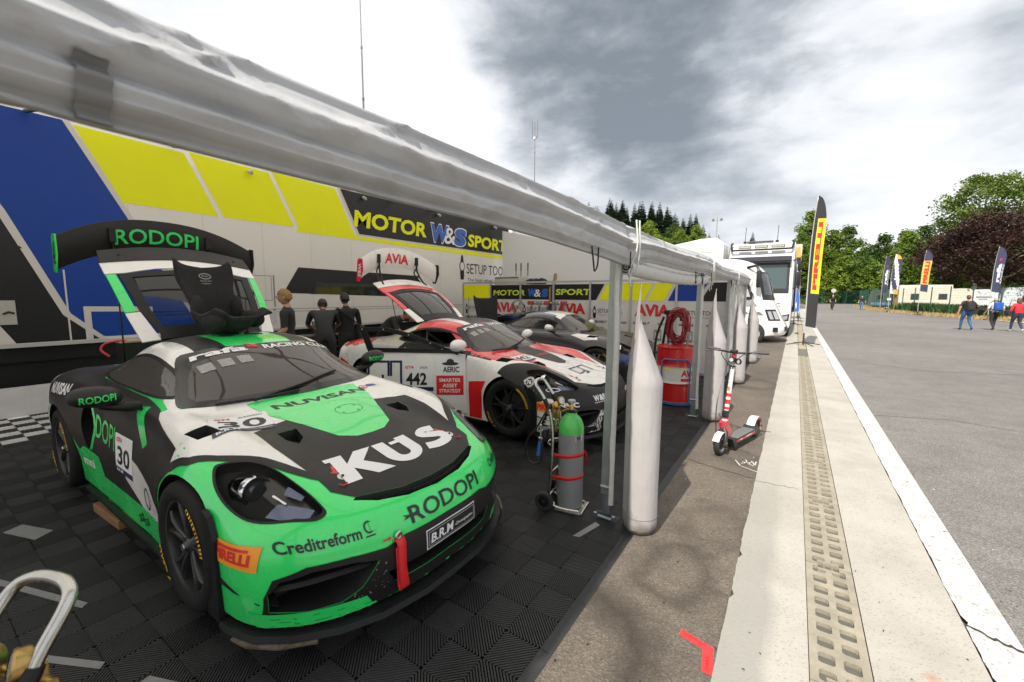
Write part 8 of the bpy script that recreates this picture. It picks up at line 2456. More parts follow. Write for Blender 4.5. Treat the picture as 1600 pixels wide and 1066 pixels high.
# ------------------------------------------------------------------ parked vehicles past the tent
VW = mat('vehicle_white', (.72, .72, .71), .26, coat=.7, var=.025, vscale=1.5)
VG = mat('vehicle_glass', (.02, .026, .03), .06, coat=1.0)
VGR = mat('vehicle_grey', (.17, .17, .165), .45)
VBK = mat('vehicle_black', (.015, .015, .016), .35)
VT = mat('vehicle_tyre', (.02, .02, .02), .7)
def simple_wheel(parent, x, y, r, w, axis, name='wheel'):
 b = MB(); M0 = Matrix.Translation((x, y, r)) @ axis
 b.lathe([(r * .62, w / 2), (r * .9, w / 2), (r, w * .35), (r, -w * .35), (r * .9, -w / 2), (r * .62, -w / 2)], VT, 28, M0)
 b.lathe([(0, w * .40), (r * .2, w * .42), (r * .28, w * .30), (r * .55, w * .28), (r * .62, w * .5)], SILV, 20, M0)
 b.build(name, parent, sharp=40)
def build_motorhome(name, label, loc, rz, L=7.2, Wd=2.3, H=3.12, k=1.0):
 """local x = length (nose at 0, tail at -L), y across, nose bowed in plan"""
 t = thing(name, label, 'motorhome', loc, rz)
 prof = [(-L, .45), (-L, 1.2), (-L, 2.85), (-L + .18, H - .05), (-L + .6, H), (-4, H + .02), (-2.3, H - .0), (-1.55, H - .06), (-1.05, 2.84), (-.74, 2.52), (-.46, 1.56), (-.30, 1.22), (-.14, .86), (-.02, .62), (.0, .46), (-.08, .28), (-.4, .25)]
 P = np.array([[p] for p in prof]); fine = cr_interp(np.array([[(a, 0, c)] for a, c in prof]), 0, 5)[:, 0, :]
 def S(i, v, lift=0.0):
  a, _, z = fine[i]
  front = max(0, min(1, (a + 2.2) / 2.2)); pull = .55 * front * abs(v) ** 3.2
  rnd = abs(v) ** 8
  return Vector((a - pull + lift * .8, v * Wd / 2 * (1 - .05 * max(0, (z - 2.2))) * (1 - .06 * front * (abs(v) ** 2)), z - (.16 * rnd if z > 2.6 else 0) + lift * .4))
 b = MB(); NV = 24
 b.grid([[S(i, -1 + 2 * j / NV) for j in range(NV + 1)] for i in range(len(fine))], VW)
 for s_ in (-1, 1):
  side = [S(i, s_) for i in range(len(fine))]
  vs = [b.bm.verts.new(p) for p in side]
  tr = tessellate_polygon([[Vector((p.x, p.z, 0)) for p in side]])
  for q in tr:
   try: f = b.bm.faces.new([vs[i] for i in q]); f.material_index = 0
   except ValueError: pass
 for s_ in (-1, 1):
  def pr(sh, m, lift): b.print2d(sh, lambda x, z: Vector((x, s_ * (Wd / 2 * (1 - .06 * max(0, (x + 2.2) / 2.2) - .05 * max(0, z - 2.2)) + lift), z)), m)
  pr(outline(smooth_loop([(-2.6, 2.42), (-1.45, 2.42), (-1.20, 1.95), (-1.08, 1.62), (-1.6, 1.56), (-2.6, 1.56)], 3)), VBK, .006)
  pr(outline([(-2.5, 2.35), (-1.52, 2.35), (-1.28, 1.93), (-1.2, 1.68), (-2.5, 1.64)]), mat('pale_blind', (.42, .45, .48), .2, coat=1.0), .010)
  pr(outline([(-2.6, 1.55), (-1.10, 1.55), (-.95, 1.35), (-2.6, 1.33)]), mat('stripe_silver', (.30, .29, .28), .5), .006)
  pr(outline([(-2.6, 1.20), (-1.35, 1.17), (-1.2, 1.07), (-2.6, 1.06)]), VGR, .006); pr(outline([(-1.15, 1.16), (-.85, 1.13), (-.74, 1.02), (-1.1, 1.05)]), VGR, .006)
  pr(rect(-5.8, 1.6, -4.3, 2.3), VG, .006)
  pr(ellipse2d(-1.02, .34, .36, .40), VBK, .004)
 bo = b.build('body', t, sharp=45, recalc=True)
 g = MB()
 def patch(i0, i1, v0, v1, m, lift):
  g.grid([[S(i, v0 + (v1 - v0) * j / 14, lift) for j in range(15)] for i in range(i0, i1 + 1)], m)
 i0 = min(range(len(fine)), key=lambda i: abs(fine[i][2] - 2.62) + (0 if fine[i][0] > -2 else 9)); i1 = min(range(len(fine)), key=lambda i: abs(fine[i][2] - 1.58) + (0 if fine[i][0] > -2 else 9))
 patch(i0, i1, -.93, .93, VBK, .012); patch(i0 + 1, i1 - 1, -.86, .86, VG, .022)
 g.build('windscreen', t, sharp=None)
 j0 = min(range(len(fine)), key=lambda i: abs(fine[i][2] - 1.22) + (0 if fine[i][0] > -2 else 9)); j1 = min(range(len(fine)), key=lambda i: abs(fine[i][2] - .80) + (0 if fine[i][0] > -2 else 9))
 for s_ in (-1, 1):
  g = MB(); patch(j0, j1, s_ * .62, s_ * .97, VBK, .014); patch(j0 + 1, j1 - 1, s_ * .66, s_ * .80, mat('lamp_clear', (.5, .5, .5), .1, .6), .024); patch(j0 + 1, j1 - 1, s_ * .84, s_ * .93, mat('lamp_clear', (.5, .5, .5)), .024)
  g.build('headlamp', t, sharp=None)
  m = MB(); m.tube([(-1.35, s_ * 1.05, 2.75), (-1.05, s_ * 1.25, 2.80), (-.95, s_ * 1.30, 2.6)], .05, VBK, 8); m.box((-.95, s_ * 1.30, 2.32), (.16, .20, .62), VBK, bev=.05); m.build('mirror', t, sharp=40)
 g = MB(); k0 = min(range(len(fine)), key=lambda i: abs(fine[i][2] - .52) + (0 if fine[i][0] > -1 else 9)); patch(k0 - 2, min(len(fine) - 1, k0 + 3), -.55, .55, VBK, .012)
 for s_ in (-1, 1): g.box((-.35, s_ * .95, .50), (.16, .12, .16), VBK)
 g.build('grille', t, sharp=None)
 for x in (-1.02, -5.4):
  for s_ in (-1, 1): simple_wheel(t, x, s_ * (Wd / 2 - .10), .345, .24, Matrix.Rotation(R(90 if s_ < 0 else -90), 4, 'X'))
 return t
build_motorhome('motorhome', 'white motorhome parked nose to the road just past the end of the tent', (-.20, 18.95, 0), 0)
def build_sloped():
 t = thing('box_trailer', 'tall white trailer with a sloping roof, squeezed between the motorhome and the truck', 'trailer', (-2.75, 20.6, 0))
 b = MB(); b.prism([(0, .9), (0, 3.95), (-.25, 4.22), (-.9, 4.22), (-6.2, 3.3), (-6.3, .9)], lambda x, z: Vector((x, 0, z)), lambda x, z: Vector((x, 2.4, z)), VW); b.box((-1.0, -.006, 3.62), (1.5, .012, .02), VGR); b.build('body', t, sharp=30)
 b = MB(); b.box((-2.1, 1.2, .7), (3.8, 2.0, .4), VBK); b.build('chassis', t)
 for x in (-2.4, -1.5): simple_wheel(t, x, .2, .45, .26, Matrix.Rotation(R(90), 4, 'X'))
build_sloped()
def build_truck():
 t = thing('truck', 'white truck with a roof light bar, facing the camera behind the motorhome', 'truck', (-1.38, 21.0, 0))
 b = MB(); w = 1.24
 pro = [(.0, .42), (-.02, 1.0), (.02, 1.75), (.10, 1.85), (.30, 3.10), (.42, 3.40), (.8, 4.02), (2.3, 4.08), (2.3, .6), (1.5, .6), (1.4, .42)]
 b.prism(pro, lambda y, z: Vector((-w, y, z)), lambda y, z: Vector((w, y, z)), VW)
 bmesh.ops.remove_doubles(b.bm, verts=b.bm.verts, dist=1e-6)
 ed = [e for e in b.bm.edges if abs(e.verts[0].co.x - e.verts[1].co.x) < .01 and abs(e.verts[0].co.x) > w - .01 and len(e.link_faces) == 2 and abs(e.link_faces[0].normal.dot(e.link_faces[1].normal)) < .5]
 bmesh.ops.bevel(b.bm, geom=ed, offset=.12, segments=4, profile=.6, affect='EDGES')
 b.build('cab', t, sharp=35)
 g = MB(); fn = lambda x, z, l=.0: Vector((x, .10 + (z - 1.85) * .16 - .012 - l, z))
 g.prism([(-1.12, 1.80), (1.12, 1.80), (1.10, 3.12), (-1.10, 3.12)], lambda x, z: fn(x, z), lambda x, z: fn(x, z, .014), VBK)
 g.prism([(-1.02, 2.02), (1.02, 2.02), (1.0, 3.02), (-1.0, 3.02)], lambda x, z: fn(x, z, .015), lambda x, z: fn(x, z, .02), mat('truck_screen', (.055, .085, .085), .07, coat=1.0))
 g.tube([fn(-.6, 2.0, .05), fn(-.1, 2.06, .05), fn(.35, 2.10, .05)], .015, VBK, 6); g.tube([fn(.1, 2.0, .05), fn(.5, 2.08, .05)], .012, VBK, 6)
 g.build('windscreen', t, sharp=None)
 v = MB(); v.prism([(.08, 3.14), (.10, 3.42), (-.22, 3.36), (-.26, 3.18)], lambda y, z: Vector((-1.14, y + .25, z)), lambda y, z: Vector((1.14, y + .25, z)), mat('visor_smoke', (.03, .03, .04), .12, coat=.8)); v.build('sun_visor', t, sharp=30)
 lb = MB(); lb.tube(spline([(-1.12, .62, 4.02), (-1.16, .50, 3.98), (-1.12, .38, 3.74), (-.9, .34, 3.70), (.9, .34, 3.70), (1.12, .38, 3.74), (1.16, .50, 3.98), (1.12, .62, 4.02)], 5), .045, VBK, 8)
 for x in (-.62, 0, .62): lb.box((x, .33, 3.82), (.50, .10, .13), VBK, bev=.02); lb.box((x, .275, 3.82), (.44, .01, .085), mat('spot_glass', (.45, .43, .36), .15, .3))
 lb.build('light_bar', t, sharp=40)
 for s_, x in ((-1, -.68), (1, .55)):
  a = MB(); a.cyl((x, .9, 4.0), (x, .9, 4.12), .06, VBK, 10); a.cyl((x, .9, 4.1), (x + .02, .92, 4.75), .012, VBK, 6); a.build('aerial', t, sharp=40)
 h = MB(); h.box((-.1, .95, 4.09), (1.0, .5, .03), VGR); h.build('roof_hatch', t, sharp=None)
 gr = MB()
 gr.prism([(-1.0, 1.66), (1.0, 1.66), (1.05, 1.05), (-1.05, 1.05)], lambda x, z: Vector((x, -.005, z)), lambda x, z: Vector((x, -.03, z)), VW)
 for k in range(3): gr.box((0, -.034, 1.15 + .13 * k), (1.7, .012, .03), VGR)
 gr.prism([(-1.22, .95), (1.22, .95), (1.2, .40), (-1.2, .40)], lambda x, z: Vector((x, .05, z)), lambda x, z: Vector((x, -.09, z)), VW)
 gr.box((0, -.095, .62), (1.3, .02, .20), VBK); gr.build('bumper', t, sharp=30)
 for s_ in (-1, 1):
  hl = MB(); hl.prism([(.80, .62), (1.18, .70), (1.20, .98), (.95, .92)], lambda x, z: Vector((x * s_, -.085, z)), lambda x, z: Vector((x * s_, -.105, z)), VBK); hl.prism([(.88, .68), (1.13, .75), (1.14, .92), (.98, .88)], lambda x, z: Vector((x * s_, -.10, z)), lambda x, z: Vector((x * s_, -.112, z)), mat('lamp_clear', (.5, .5, .5))); hl.build('headlamp', t, sharp=30)
  m = MB(); m.box((s_ * 1.42, .12, 2.95), (.14, .20, .42), VBK, bev=.05); m.box((s_ * 1.42, .12, 2.42), (.15, .22, .60), VBK, bev=.05); m.tube([(s_ * 1.2, .35, 3.2), (s_ * 1.42, .14, 3.22), (s_ * 1.42, .14, 2.1), (s_ * 1.22, .3, 2.02)], .03, VBK, 6); m.build('mirror', t, sharp=40)
  sw = MB(); sw.prism([(.55, 1.95), (1.6, 1.95), (1.6, 2.85), (.66, 2.85)], lambda y, z: Vector((s_ * (w + .002), y, z)), lambda y, z: Vector((s_ * (w + .012), y, z)), VG); sw.build('side_window', t, sharp=None)
 for y in (1.0, 4.2, 7.6, 8.9):
  for s_ in (-1, 1): simple_wheel(t, s_ * 1.05, y, .5, .32, Matrix.Rotation(R(90 * s_), 4, 'Y'))
 bx = MB(); bx.box((0, 6.6, 2.62), (2.5, 8.2, 2.9), VW, bev=.03); bx.box((0, 5.4, .85), (2.2, 9.6, .5), VBK); bx.build('box_body', t, sharp=35)
 return t
build_truck()
def build_caravan(label, loc, rz, L, H, tint, windows, stripes, slope=.4):
 t = thing('caravan', label, 'caravan', loc, rz)
 m = mat('caravan_' + tint[0], tint[1], .4, coat=.3, var=.03, vscale=2)
 b = MB(); Wd = 2.3
 pro = smooth_loop([(-L / 2, .55), (-L / 2 + .02, 1.6), (-L / 2 + slope, H - .12), (-L / 2 + slope + .5, H), (L / 2 - .5, H), (L / 2 - .12, H - .15), (L / 2, 1.7), (L / 2, .55)], 4, False)
 pro = [tuple(p) for p in pro] + [(L / 2 - .1, .42), (-L / 2 + .1, .42)]
 b.prism(pro, lambda x, z: Vector((x, 0, z)), lambda x, z: Vector((x, Wd, z)), m)
 b.build('body', t, sharp=40)
 for (x0, z0, x1, z1) in windows:
  w = MB(); w.box(((x0 + x1) / 2, -.008, (z0 + z1) / 2), (x1 - x0 + .08, .02, z1 - z0 + .08), VGR, bev=.006); w.box(((x0 + x1) / 2, -.022, (z0 + z1) / 2), (x1 - x0, .012, z1 - z0), VG); w.build('window', t, sharp=None)
 for (x0, z0, x1, z1, c) in stripes:
  s_ = MB(); s_.prism([(x0, z0), (x1, z0 + .0), (x1, z1), (x0, z1)], lambda x, z: Vector((x, -.010, z)), lambda x, z: Vector((x, .002, z)), c); s_.build('stripe', t, sharp=None)
 for x in (-.45, .45): simple_wheel(t, x, .16, .33, .2, Matrix.Rotation(R(90), 4, 'X'))
 sk = MB(); sk.box((0, .5, .36), (L * .8, .8, .16), VBK); sk.build('chassis', t, sharp=None)
 return t
CRM = ('cream', (.62, .565, .47)); WHT = ('white', (.66, .67, .68)); PBL = ('pale', (.55, .60, .63))
build_caravan('cream caravan with two dark square windows, beyond the green fence', (12.05, 66.5, 0), R(-4), 4.9, 3.02, CRM, [(-1.0, 1.35, -.30, 2.0), (1.3, 1.4, 1.95, 2.0)], [(-.9, .95, 1.4, 1.02, VGR), (-2.2, .70, 2.2, .76, mat('caravan_line', (.35, .30, .22), .5))])
build_caravan('plain cream caravan end between the windowed caravan and the white one', (15.15, 66.8, 0), R(-4), 1.9, 2.6, CRM, [], [(-.8, .7, .8, .76, VGR)], .1)
build_caravan('white caravan with grey wing graphics, left of the maple trunk', (17.1, 67.0, 0), R(-4), 2.2, 2.5, WHT, [], [(-.7, 1.6, .5, 1.75, VGR), (-.5, 1.4, .2, 1.5, mat('caravan_blue', (.1, .2, .35), .5))], .1)
build_caravan('pale blue-white caravan with one small window, right of the maple trunk', (19.6, 67.0, 0), R(-4), 2.4, 2.7, PBL, [(.2, 1.2, .8, 1.75)], [(-1.0, 2.2, 1.0, 2.3, VW)], .2)
build_caravan('large white caravan with grey stripes and a door window, behind the woman in red', (23.6, 60.5, 0), R(-4), 7.0, 3.1, WHT, [(-2.9, 1.45, -2.35, 2.4)], [(-1.9, 2.25, 3.3, 2.5, VGR), (-1.9, 1.85, 3.3, 1.98, mat('stripe_mauve', (.24, .20, .22), .5)), (-1.9, 1.5, 3.3, 1.62, VGR), (-1.9, 1.2, 3.3, 1.3, mat('stripe_mauve', (.24, .2, .22))), (-3.3, .60, 3.3, .95, mat('caravan_blue', (.10, .2, .35)))], .5)
build_caravan('dark green and white caravan under a black awning, left of the cream caravan', (10.4, 74.0, 0), R(-12), 4.6, 2.6, ('dark', (.06, .08, .07)), [(-1.5, 1.3, -.8, 1.9)], [(-.4, 1.2, 1.6, 1.5, VW), (.2, 1.6, 1.9, 1.75, VW), (-2.0, .6, 2.0, .9, mat('caravan_blue', (.10, .2, .35)))], .3)
# ------------------------------------------------------------------ feather flags
def build_flag(label, base, h, w, z0, face, bands, words, base_kind='cross', lean=0.0):
 """pole, cross base and a curved sail; face = direction the sail stretches to (radians)"""
 t = thing('feather_flag', label, 'flag', base)
 PM = mat('flag_pole', (.60, .60, .60), .35, .4); BM = mat('flag_base', (.05, .05, .055), .4, .4)
 p = MB(); pts = []
 d = Vector((math.cos(face), math.sin(face), 0))
 top = lambda u: d * (.02 + .0 * u) + Vector((0, 0, 0))
 def bend(z):
  u = max(0, (z - h * .55) / (h * .45)); return (lean + .30 * w * u * u)
 p.tube([d * bend(z) + Vector((0, 0, z)) for z in np.linspace(.12, h, 22)], [.024 - .016 * i / 21 for i in range(22)], PM, 8)
 p.build('pole', t, sharp=None)
 b = MB()
 if base_kind == 'cross':
  for a in (.5, 2.1, 3.64, 5.24): b.tube([(0, 0, .10), (.25 * math.cos(a), .25 * math.sin(a), .06), (.55 * math.cos(a), .55 * math.sin(a), .018)], .016, BM, 6)
  b.cyl((0, 0, .02), (0, 0, .42), .026, BM, 10)
 else:
  b.cyl((0, 0, 0), (0, 0, .3), .03, BM, 8); b.box((0, 0, .015), (.5, .5, .03), BM)
 b.build('base', t, sharp=40)
 f = MB(); NZ, NX = 46, 10
 nrm = Vector((-d.y, d.x, 0))
 def S(u, v, lift=0.0):
  z = z0 + (h - z0) * v
  ww = w * (1 - .12 * (1 - v)) * (1 if v < .72 else math.sqrt(max(0.0, 1 - ((v - .72) / .28) ** 2)) ** 1.1)
  if v < .06: pass
  x = bend(z) + ww * u
  wave = .05 * w * math.sin(v * 7 + u * 2.2) * u + .03 * w * math.sin(v * 17 + 1) * u * u
  return d * x + Vector((0, 0, z - .16 * w * u * (1 - v) )) + nrm * (wave + lift)
 vs = [[S(j / NX, i / NZ) for j in range(NX + 1)] for i in range(NZ + 1)]
 for i in range(NZ):
  for j in range(NX):
   c = bands((j + .5) / NX, (i + .5) / NZ)
   q = [vs[i][j], vs[i][j + 1], vs[i + 1][j + 1], vs[i + 1][j]]
   f.face(q, c, True)
 bmesh.ops.remove_doubles(f.bm, verts=f.bm.verts, dist=1e-5)
 for (txt, u0, u1, v0, v1, m, bold) in words:
  sh = text2d(txt, w=1.0, h=1.0, bold=bold)
  bb = bmesh.new(); vv = [bb.verts.new((x, y, 0)) for x, y in sh[0]]
  for q in sh[1]:
   try: bb.faces.new([vv[i] for i in q])
   except ValueError: pass
  for _ in range(4):
   es = [e for e in bb.edges if e.calc_length() > .08]
   if not es: break
   bmesh.ops.subdivide_edges(bb, edges=es, cuts=1); bmesh.ops.triangulate(bb, faces=[q for q in bb.faces if len(q.verts) > 3])
  bb.verts.index_update()
  for lift in (-.006, .006):
   f.mesh([S(u1 - (u1 - u0) * v.co.y, v0 + (v1 - v0) * v.co.x, lift) for v in bb.verts], [tuple(v.index for v in q.verts) for q in bb.faces], m)
  bb.free()
 f.build('sail', t, sharp=None, recalc=False)
 return t
FB = mat('flag_black', (.022, .021, .026), .75); FY = mat('flag_yellow', (.80, .56, .02), .7); FR = mat('flag_red', (.55, .02, .02), .7); FN = mat('flag_navy', (.035, .038, .085), .75); FWH = mat('flag_white', (.62, .62, .66), .7); FO = mat('flag_orange', (.65, .34, .08), .7); FBL = mat('flag_blue', (.03, .12, .45), .7)
SEE = R(-3)
build_flag('tall black and yellow feather flag with red lettering on the concrete strip', (.31, 17.93, .012), 5.08, .36, .66, SEE,
           lambda u, v: FB if (v < .26 or v > .83 or u < .34) else FY, [('PIRELLI', .40, .76, .29, .80, FR, .06)])
flag_navy = lambda u, v: FN
def rafa(label, base, h, w, z0, face, kind='cross'):
 return build_flag(label, base, h, w, z0, face, flag_navy, [('rafa', .28, .72, .22, .62, FWH, .05), ('RACING', .80, .95, .20, .60, FWH, .02), ('x', .40, .60, .68, .74, FR, .12)], kind)
rafa('wide navy feather flag with pale lettering, standing behind the truck cab', (-.02, 30.0, .012), 4.35, .62, .9, R(182))
build_flag('slim black and orange feather flag behind the tall yellow one', (.20, 38.5, .012), 5.4, .55, 1.2, R(175), lambda u, v: FO if v > .80 else FB, [('GT4', .3, .8, .35, .7, FWH, .04)])
build_flag('short blue flag low behind the navy feather flag', (.22, 34.0, .012), 2.2, .55, .7, R(180), lambda u, v: FBL, [('7', .3, .8, .15, .4, FWH, .05)])
rafa('navy feather flag at the far left of the flags along the verge', (8.35, 66.0, .04), 6.4, .62, 2.2, R(20), 'plate')
build_flag('white and navy feather flag with orange corners, second along the verge', (8.40, 61.0, .04), 6.2, .74, 2.0, R(4),
           lambda u, v: FO if (v > .86 and u > .3) or (v < .1 and u > .4) else (FWH if (u + 1.2 * v) % 1.0 < .42 else FN), [('RACING', .35, .65, .35, .75, FWH, .03)], 'plate')
build_flag('navy and yellow feather flag with red lettering on the verge, third from the left', (9.36, 53.0, .04), 5.85, .56, 2.15, R(-12),
           lambda u, v: FN if (v < .17 or v > .74) else mat('flag_amber', (.72, .42, .06), .7), [('PIRELLI', .25, .80, .20, .72, FR, .06)], 'plate')
rafa('navy feather flag in front of the maple, behind the three walkers', (12.0, 46.0, .04), 5.35, .50, 2.05, R(-14), 'plate')
# ------------------------------------------------------------------ mesh fences, sign, light posts
FGR = mat('fence_green', (.012, .085, .055), .5)
def mesh_pane():
 m = bpy.data.materials.new('fence_wire'); nt, p = nodes_of(m); L = nt.links
 p.inputs['Base Color'].default_value = (.014, .10, .065, 1); p.inputs['Roughness'].default_value = .5
 out = [n for n in nt.nodes if n.type == 'OUTPUT_MATERIAL'][0]
 tc = nt.nodes.new('ShaderNodeTexCoord'); sep = nt.nodes.new('ShaderNodeSeparateXYZ'); L.new(tc.outputs['UV'], sep.inputs[0])
 a = math_n(nt, 'LESS_THAN', math_n(nt, 'FRACT', math_n(nt, 'MULTIPLY', sep.outputs[0], 20.0)), .10)
 c = math_n(nt, 'LESS_THAN', math_n(nt, 'FRACT', math_n(nt, 'MULTIPLY', sep.outputs[1], 5.0)), .05)
 f = math_n(nt, 'MAXIMUM', a, c)
 tr = nt.nodes.new('ShaderNodeBsdfTransparent'); mx = nt.nodes.new('ShaderNodeMixShader')
 L.new(f, mx.inputs[0]); L.new(tr.outputs[0], mx.inputs[1]); L.new(p.outputs[0], mx.inputs[2]); L.new(mx.outputs[0], out.inputs[0])
 return m
WIRE = mesh_pane()
def build_fence(label, pts, h, step=2.5, z0=.03, name='mesh_fence', zf=None):
 t = thing(name, label, 'fence', (pts[0][0], pts[0][1], 0))
 o0 = Vector((pts[0][0], pts[0][1], 0))
 zf = zf or (lambda x, y: z0)
 seg = []
 for a, c in zip(pts[:-1], pts[1:]):
  a, c = Vector((*a, 0)), Vector((*c, 0)); n = max(1, round((c - a).length / step))
  seg += [a + (c - a) * k / n for k in range(n)]
 seg.append(Vector((*pts[-1], 0)))
 b = bmesh.new(); uv = b.loops.layers.uv.new('UVMap'); acc = 0
 for a, c in zip(seg[:-1], seg[1:]):
  L_ = (c - a).length; za, zc = zf(a.x, a.y), zf(c.x, c.y)
  q = [a - o0 + Vector((0, 0, za)), c - o0 + Vector((0, 0, zc)), c - o0 + Vector((0, 0, zc + h)), a - o0 + Vector((0, 0, za + h))]
  f = b.faces.new([b.verts.new(p) for p in q])
  for l, (u, v) in zip(f.loops, ((acc, 0), (acc + L_, 0), (acc + L_, h), (acc, h))): l[uv].uv = (u, v)
  acc += L_
 me = bpy.data.meshes.new('wire_panel'); b.to_mesh(me); b.free(); me.materials.append(WIRE)
 o = bpy.data.objects.new('wire_panel', me); COL.objects.link(o); o.parent = t
 post = None
 for k, a in enumerate(seg):
  if post is None:
   m = MB(); m.box((0, 0, (h + .1) / 2), (.07, .07, h + .1), FGR); m.box((0, 0, h + .11), (.08, .08, .02), FGR); post = m.build('post', t, sharp=None); p_ = post
  else:
   p_ = post.copy(); COL.objects.link(p_); p_.parent = t
  p_.location = a - o0 + Vector((0, 0, zf(a.x, a.y)))
 return t
build_fence('green wire mesh fence along the verge in front of the caravans', [(17.2, 30), (14.4, 39.5), (12.6, 46.6), (11.0, 51.2), (9.75, 57), (8.95, 63)], 2.45)
build_fence('dense green mesh fence running away beside the road bend', [(8.95, 63.4), (8.5, 70), (8.6, 79), (9.6, 97), (11.4, 118)], 2.6)
build_fence('far green mesh fence across the end of the road', [(11.6, 118.5), (7.0, 121), (3.0, 119.5)], 3.0, 2.4)
build_fence('green mesh fence on top of the grassy bank behind the truck', [(-22, 113), (-12, 113.5), (-2, 113), (4, 113)], 2.0, 2.5, zf=hill_h, name='bank_fence')
def slab(name, label, cat, c, d, m, **k):
 b = MB(); b.box((0, 0, d[2] / 2), d, m, **k); b.box((0, -d[1] / 2 - .01, d[2] * .5), (d[0] * .96, .02, d[2] * .08), VGR); o = b.build(name, None, sharp=35); o.location = c; return tag(o, label, cat)
slab('low_building', 'long low white building on the bank behind the truck roof', 'building', (-7.0, 122, hill_h(-7, 122) - .2), (15, 4, 2.6), mat('pale_block', (.55, .52, .48), .7))
slab('bank_hut', 'small grey hut on the bank above the tent end', 'hut', (-17.5, 111.6, hill_h(-17.5, 111.6) - .2), (4.2, 2, 2.0), mat('hut_brown', (.22, .16, .12), .8))
b = MB(); b.cyl((0, 0, 0), (0, 0, 9.5), .10, mat('pole_grey', (.3, .3, .3), .5), 8); b.box((0, 0, 8.6), (2.6, .12, .12), mat('pole_grey', (.3, .3, .3))); b.box((.9, 0, 8.9), (.5, .4, .4), VGR); b.box((-.9, 0, 8.9), (.5, .4, .4), VGR)
o = b.build('floodlight_mast', None, sharp=40); o.location = (-17, 114.5, hill_h(-17, 114.5) - .1); tag(o, 'thin floodlight mast with a cross arm standing on the bank left of the truck', 'light mast')
b = MB(); b.cyl((0, 0, 0), (0, 0, 3.2), .05, SILV, 10); b.lathe([(0, .02), (.42, .02), (.42, -.02), (0, -.02)], mat('sign_back', (.42, .43, .45), .5), 28, Matrix.Translation((0, -.06, 2.85)) @ Matrix.Rotation(R(90), 4, 'X'))
o = b.build('road_sign', None, sharp=40); o.location = (6.5, 112, .0); tag(o, 'grey round road sign on a post by the far fence', 'road sign')
b = MB(); b.box((0, 0, 1.35), (.32, .32, 2.7), mat('post_olive', (.16, .14, .05), .7, var=.2, vscale=3)); b.box((0, 0, 2.72), (.36, .36, .04), VGR); o = b.build('gate_post', None, sharp=35); o.location = (9.05, 61.6, .03); tag(o, 'square olive gate post between the flags at the fence corner', 'post')
# ------------------------------------------------------------------ trees
def leaf_mat(name, dark, light, transl=.25):
 m = bpy.data.materials.new(name); nt, p = nodes_of(m); L = nt.links
 out = [n for n in nt.nodes if n.type == 'OUTPUT_MATERIAL'][0]
 tc = nt.nodes.new('ShaderNodeTexCoord'); oi = nt.nodes.new('ShaderNodeObjectInfo')
 n = nt.nodes.new('ShaderNodeTexNoise'); n.inputs['Scale'].default_value = .55; n.inputs['Detail'].default_value = 6; n.inputs['Roughness'].default_value = .7
 L.new(tc.outputs['Object'], n.inputs['Vector'])
 s_ = math_n(nt, 'ADD', math_n(nt, 'MULTIPLY', n.outputs['Fac'], 1.0), math_n(nt, 'MULTIPLY', math_n(nt, 'SUBTRACT', oi.outputs['Random'], .5), .45))
 r = nt.nodes.new('ShaderNodeValToRGB'); e = r.color_ramp.elements; e[0].position = .32; e[0].color = (*dark, 1); e[1].position = .74; e[1].color = (*light, 1)
 L.new(s_, r.inputs[0]); L.new(r.outputs[0], p.inputs['Base Color']); p.inputs['Roughness'].default_value = .55; p.inputs['Specular IOR Level'].default_value = .3
 t = nt.nodes.new('ShaderNodeBsdfTranslucent'); L.new(r.outputs[0], t.inputs[0])
 mx = nt.nodes.new('ShaderNodeMixShader'); mx.inputs[0].default_value = transl
 L.new(p.outputs[0], mx.inputs[1]); L.new(t.outputs[0], mx.inputs[2]); L.new(mx.outputs[0], out.inputs[0])
 return m
BARK = mat('bark', (.11, .085, .065), .9, var=.3, vscale=4, stretch=(3, 3, .6))
PBARK = mat('pale_bark', (.26, .21, .15), .85, var=.3, vscale=4, stretch=(3, 3, .6))
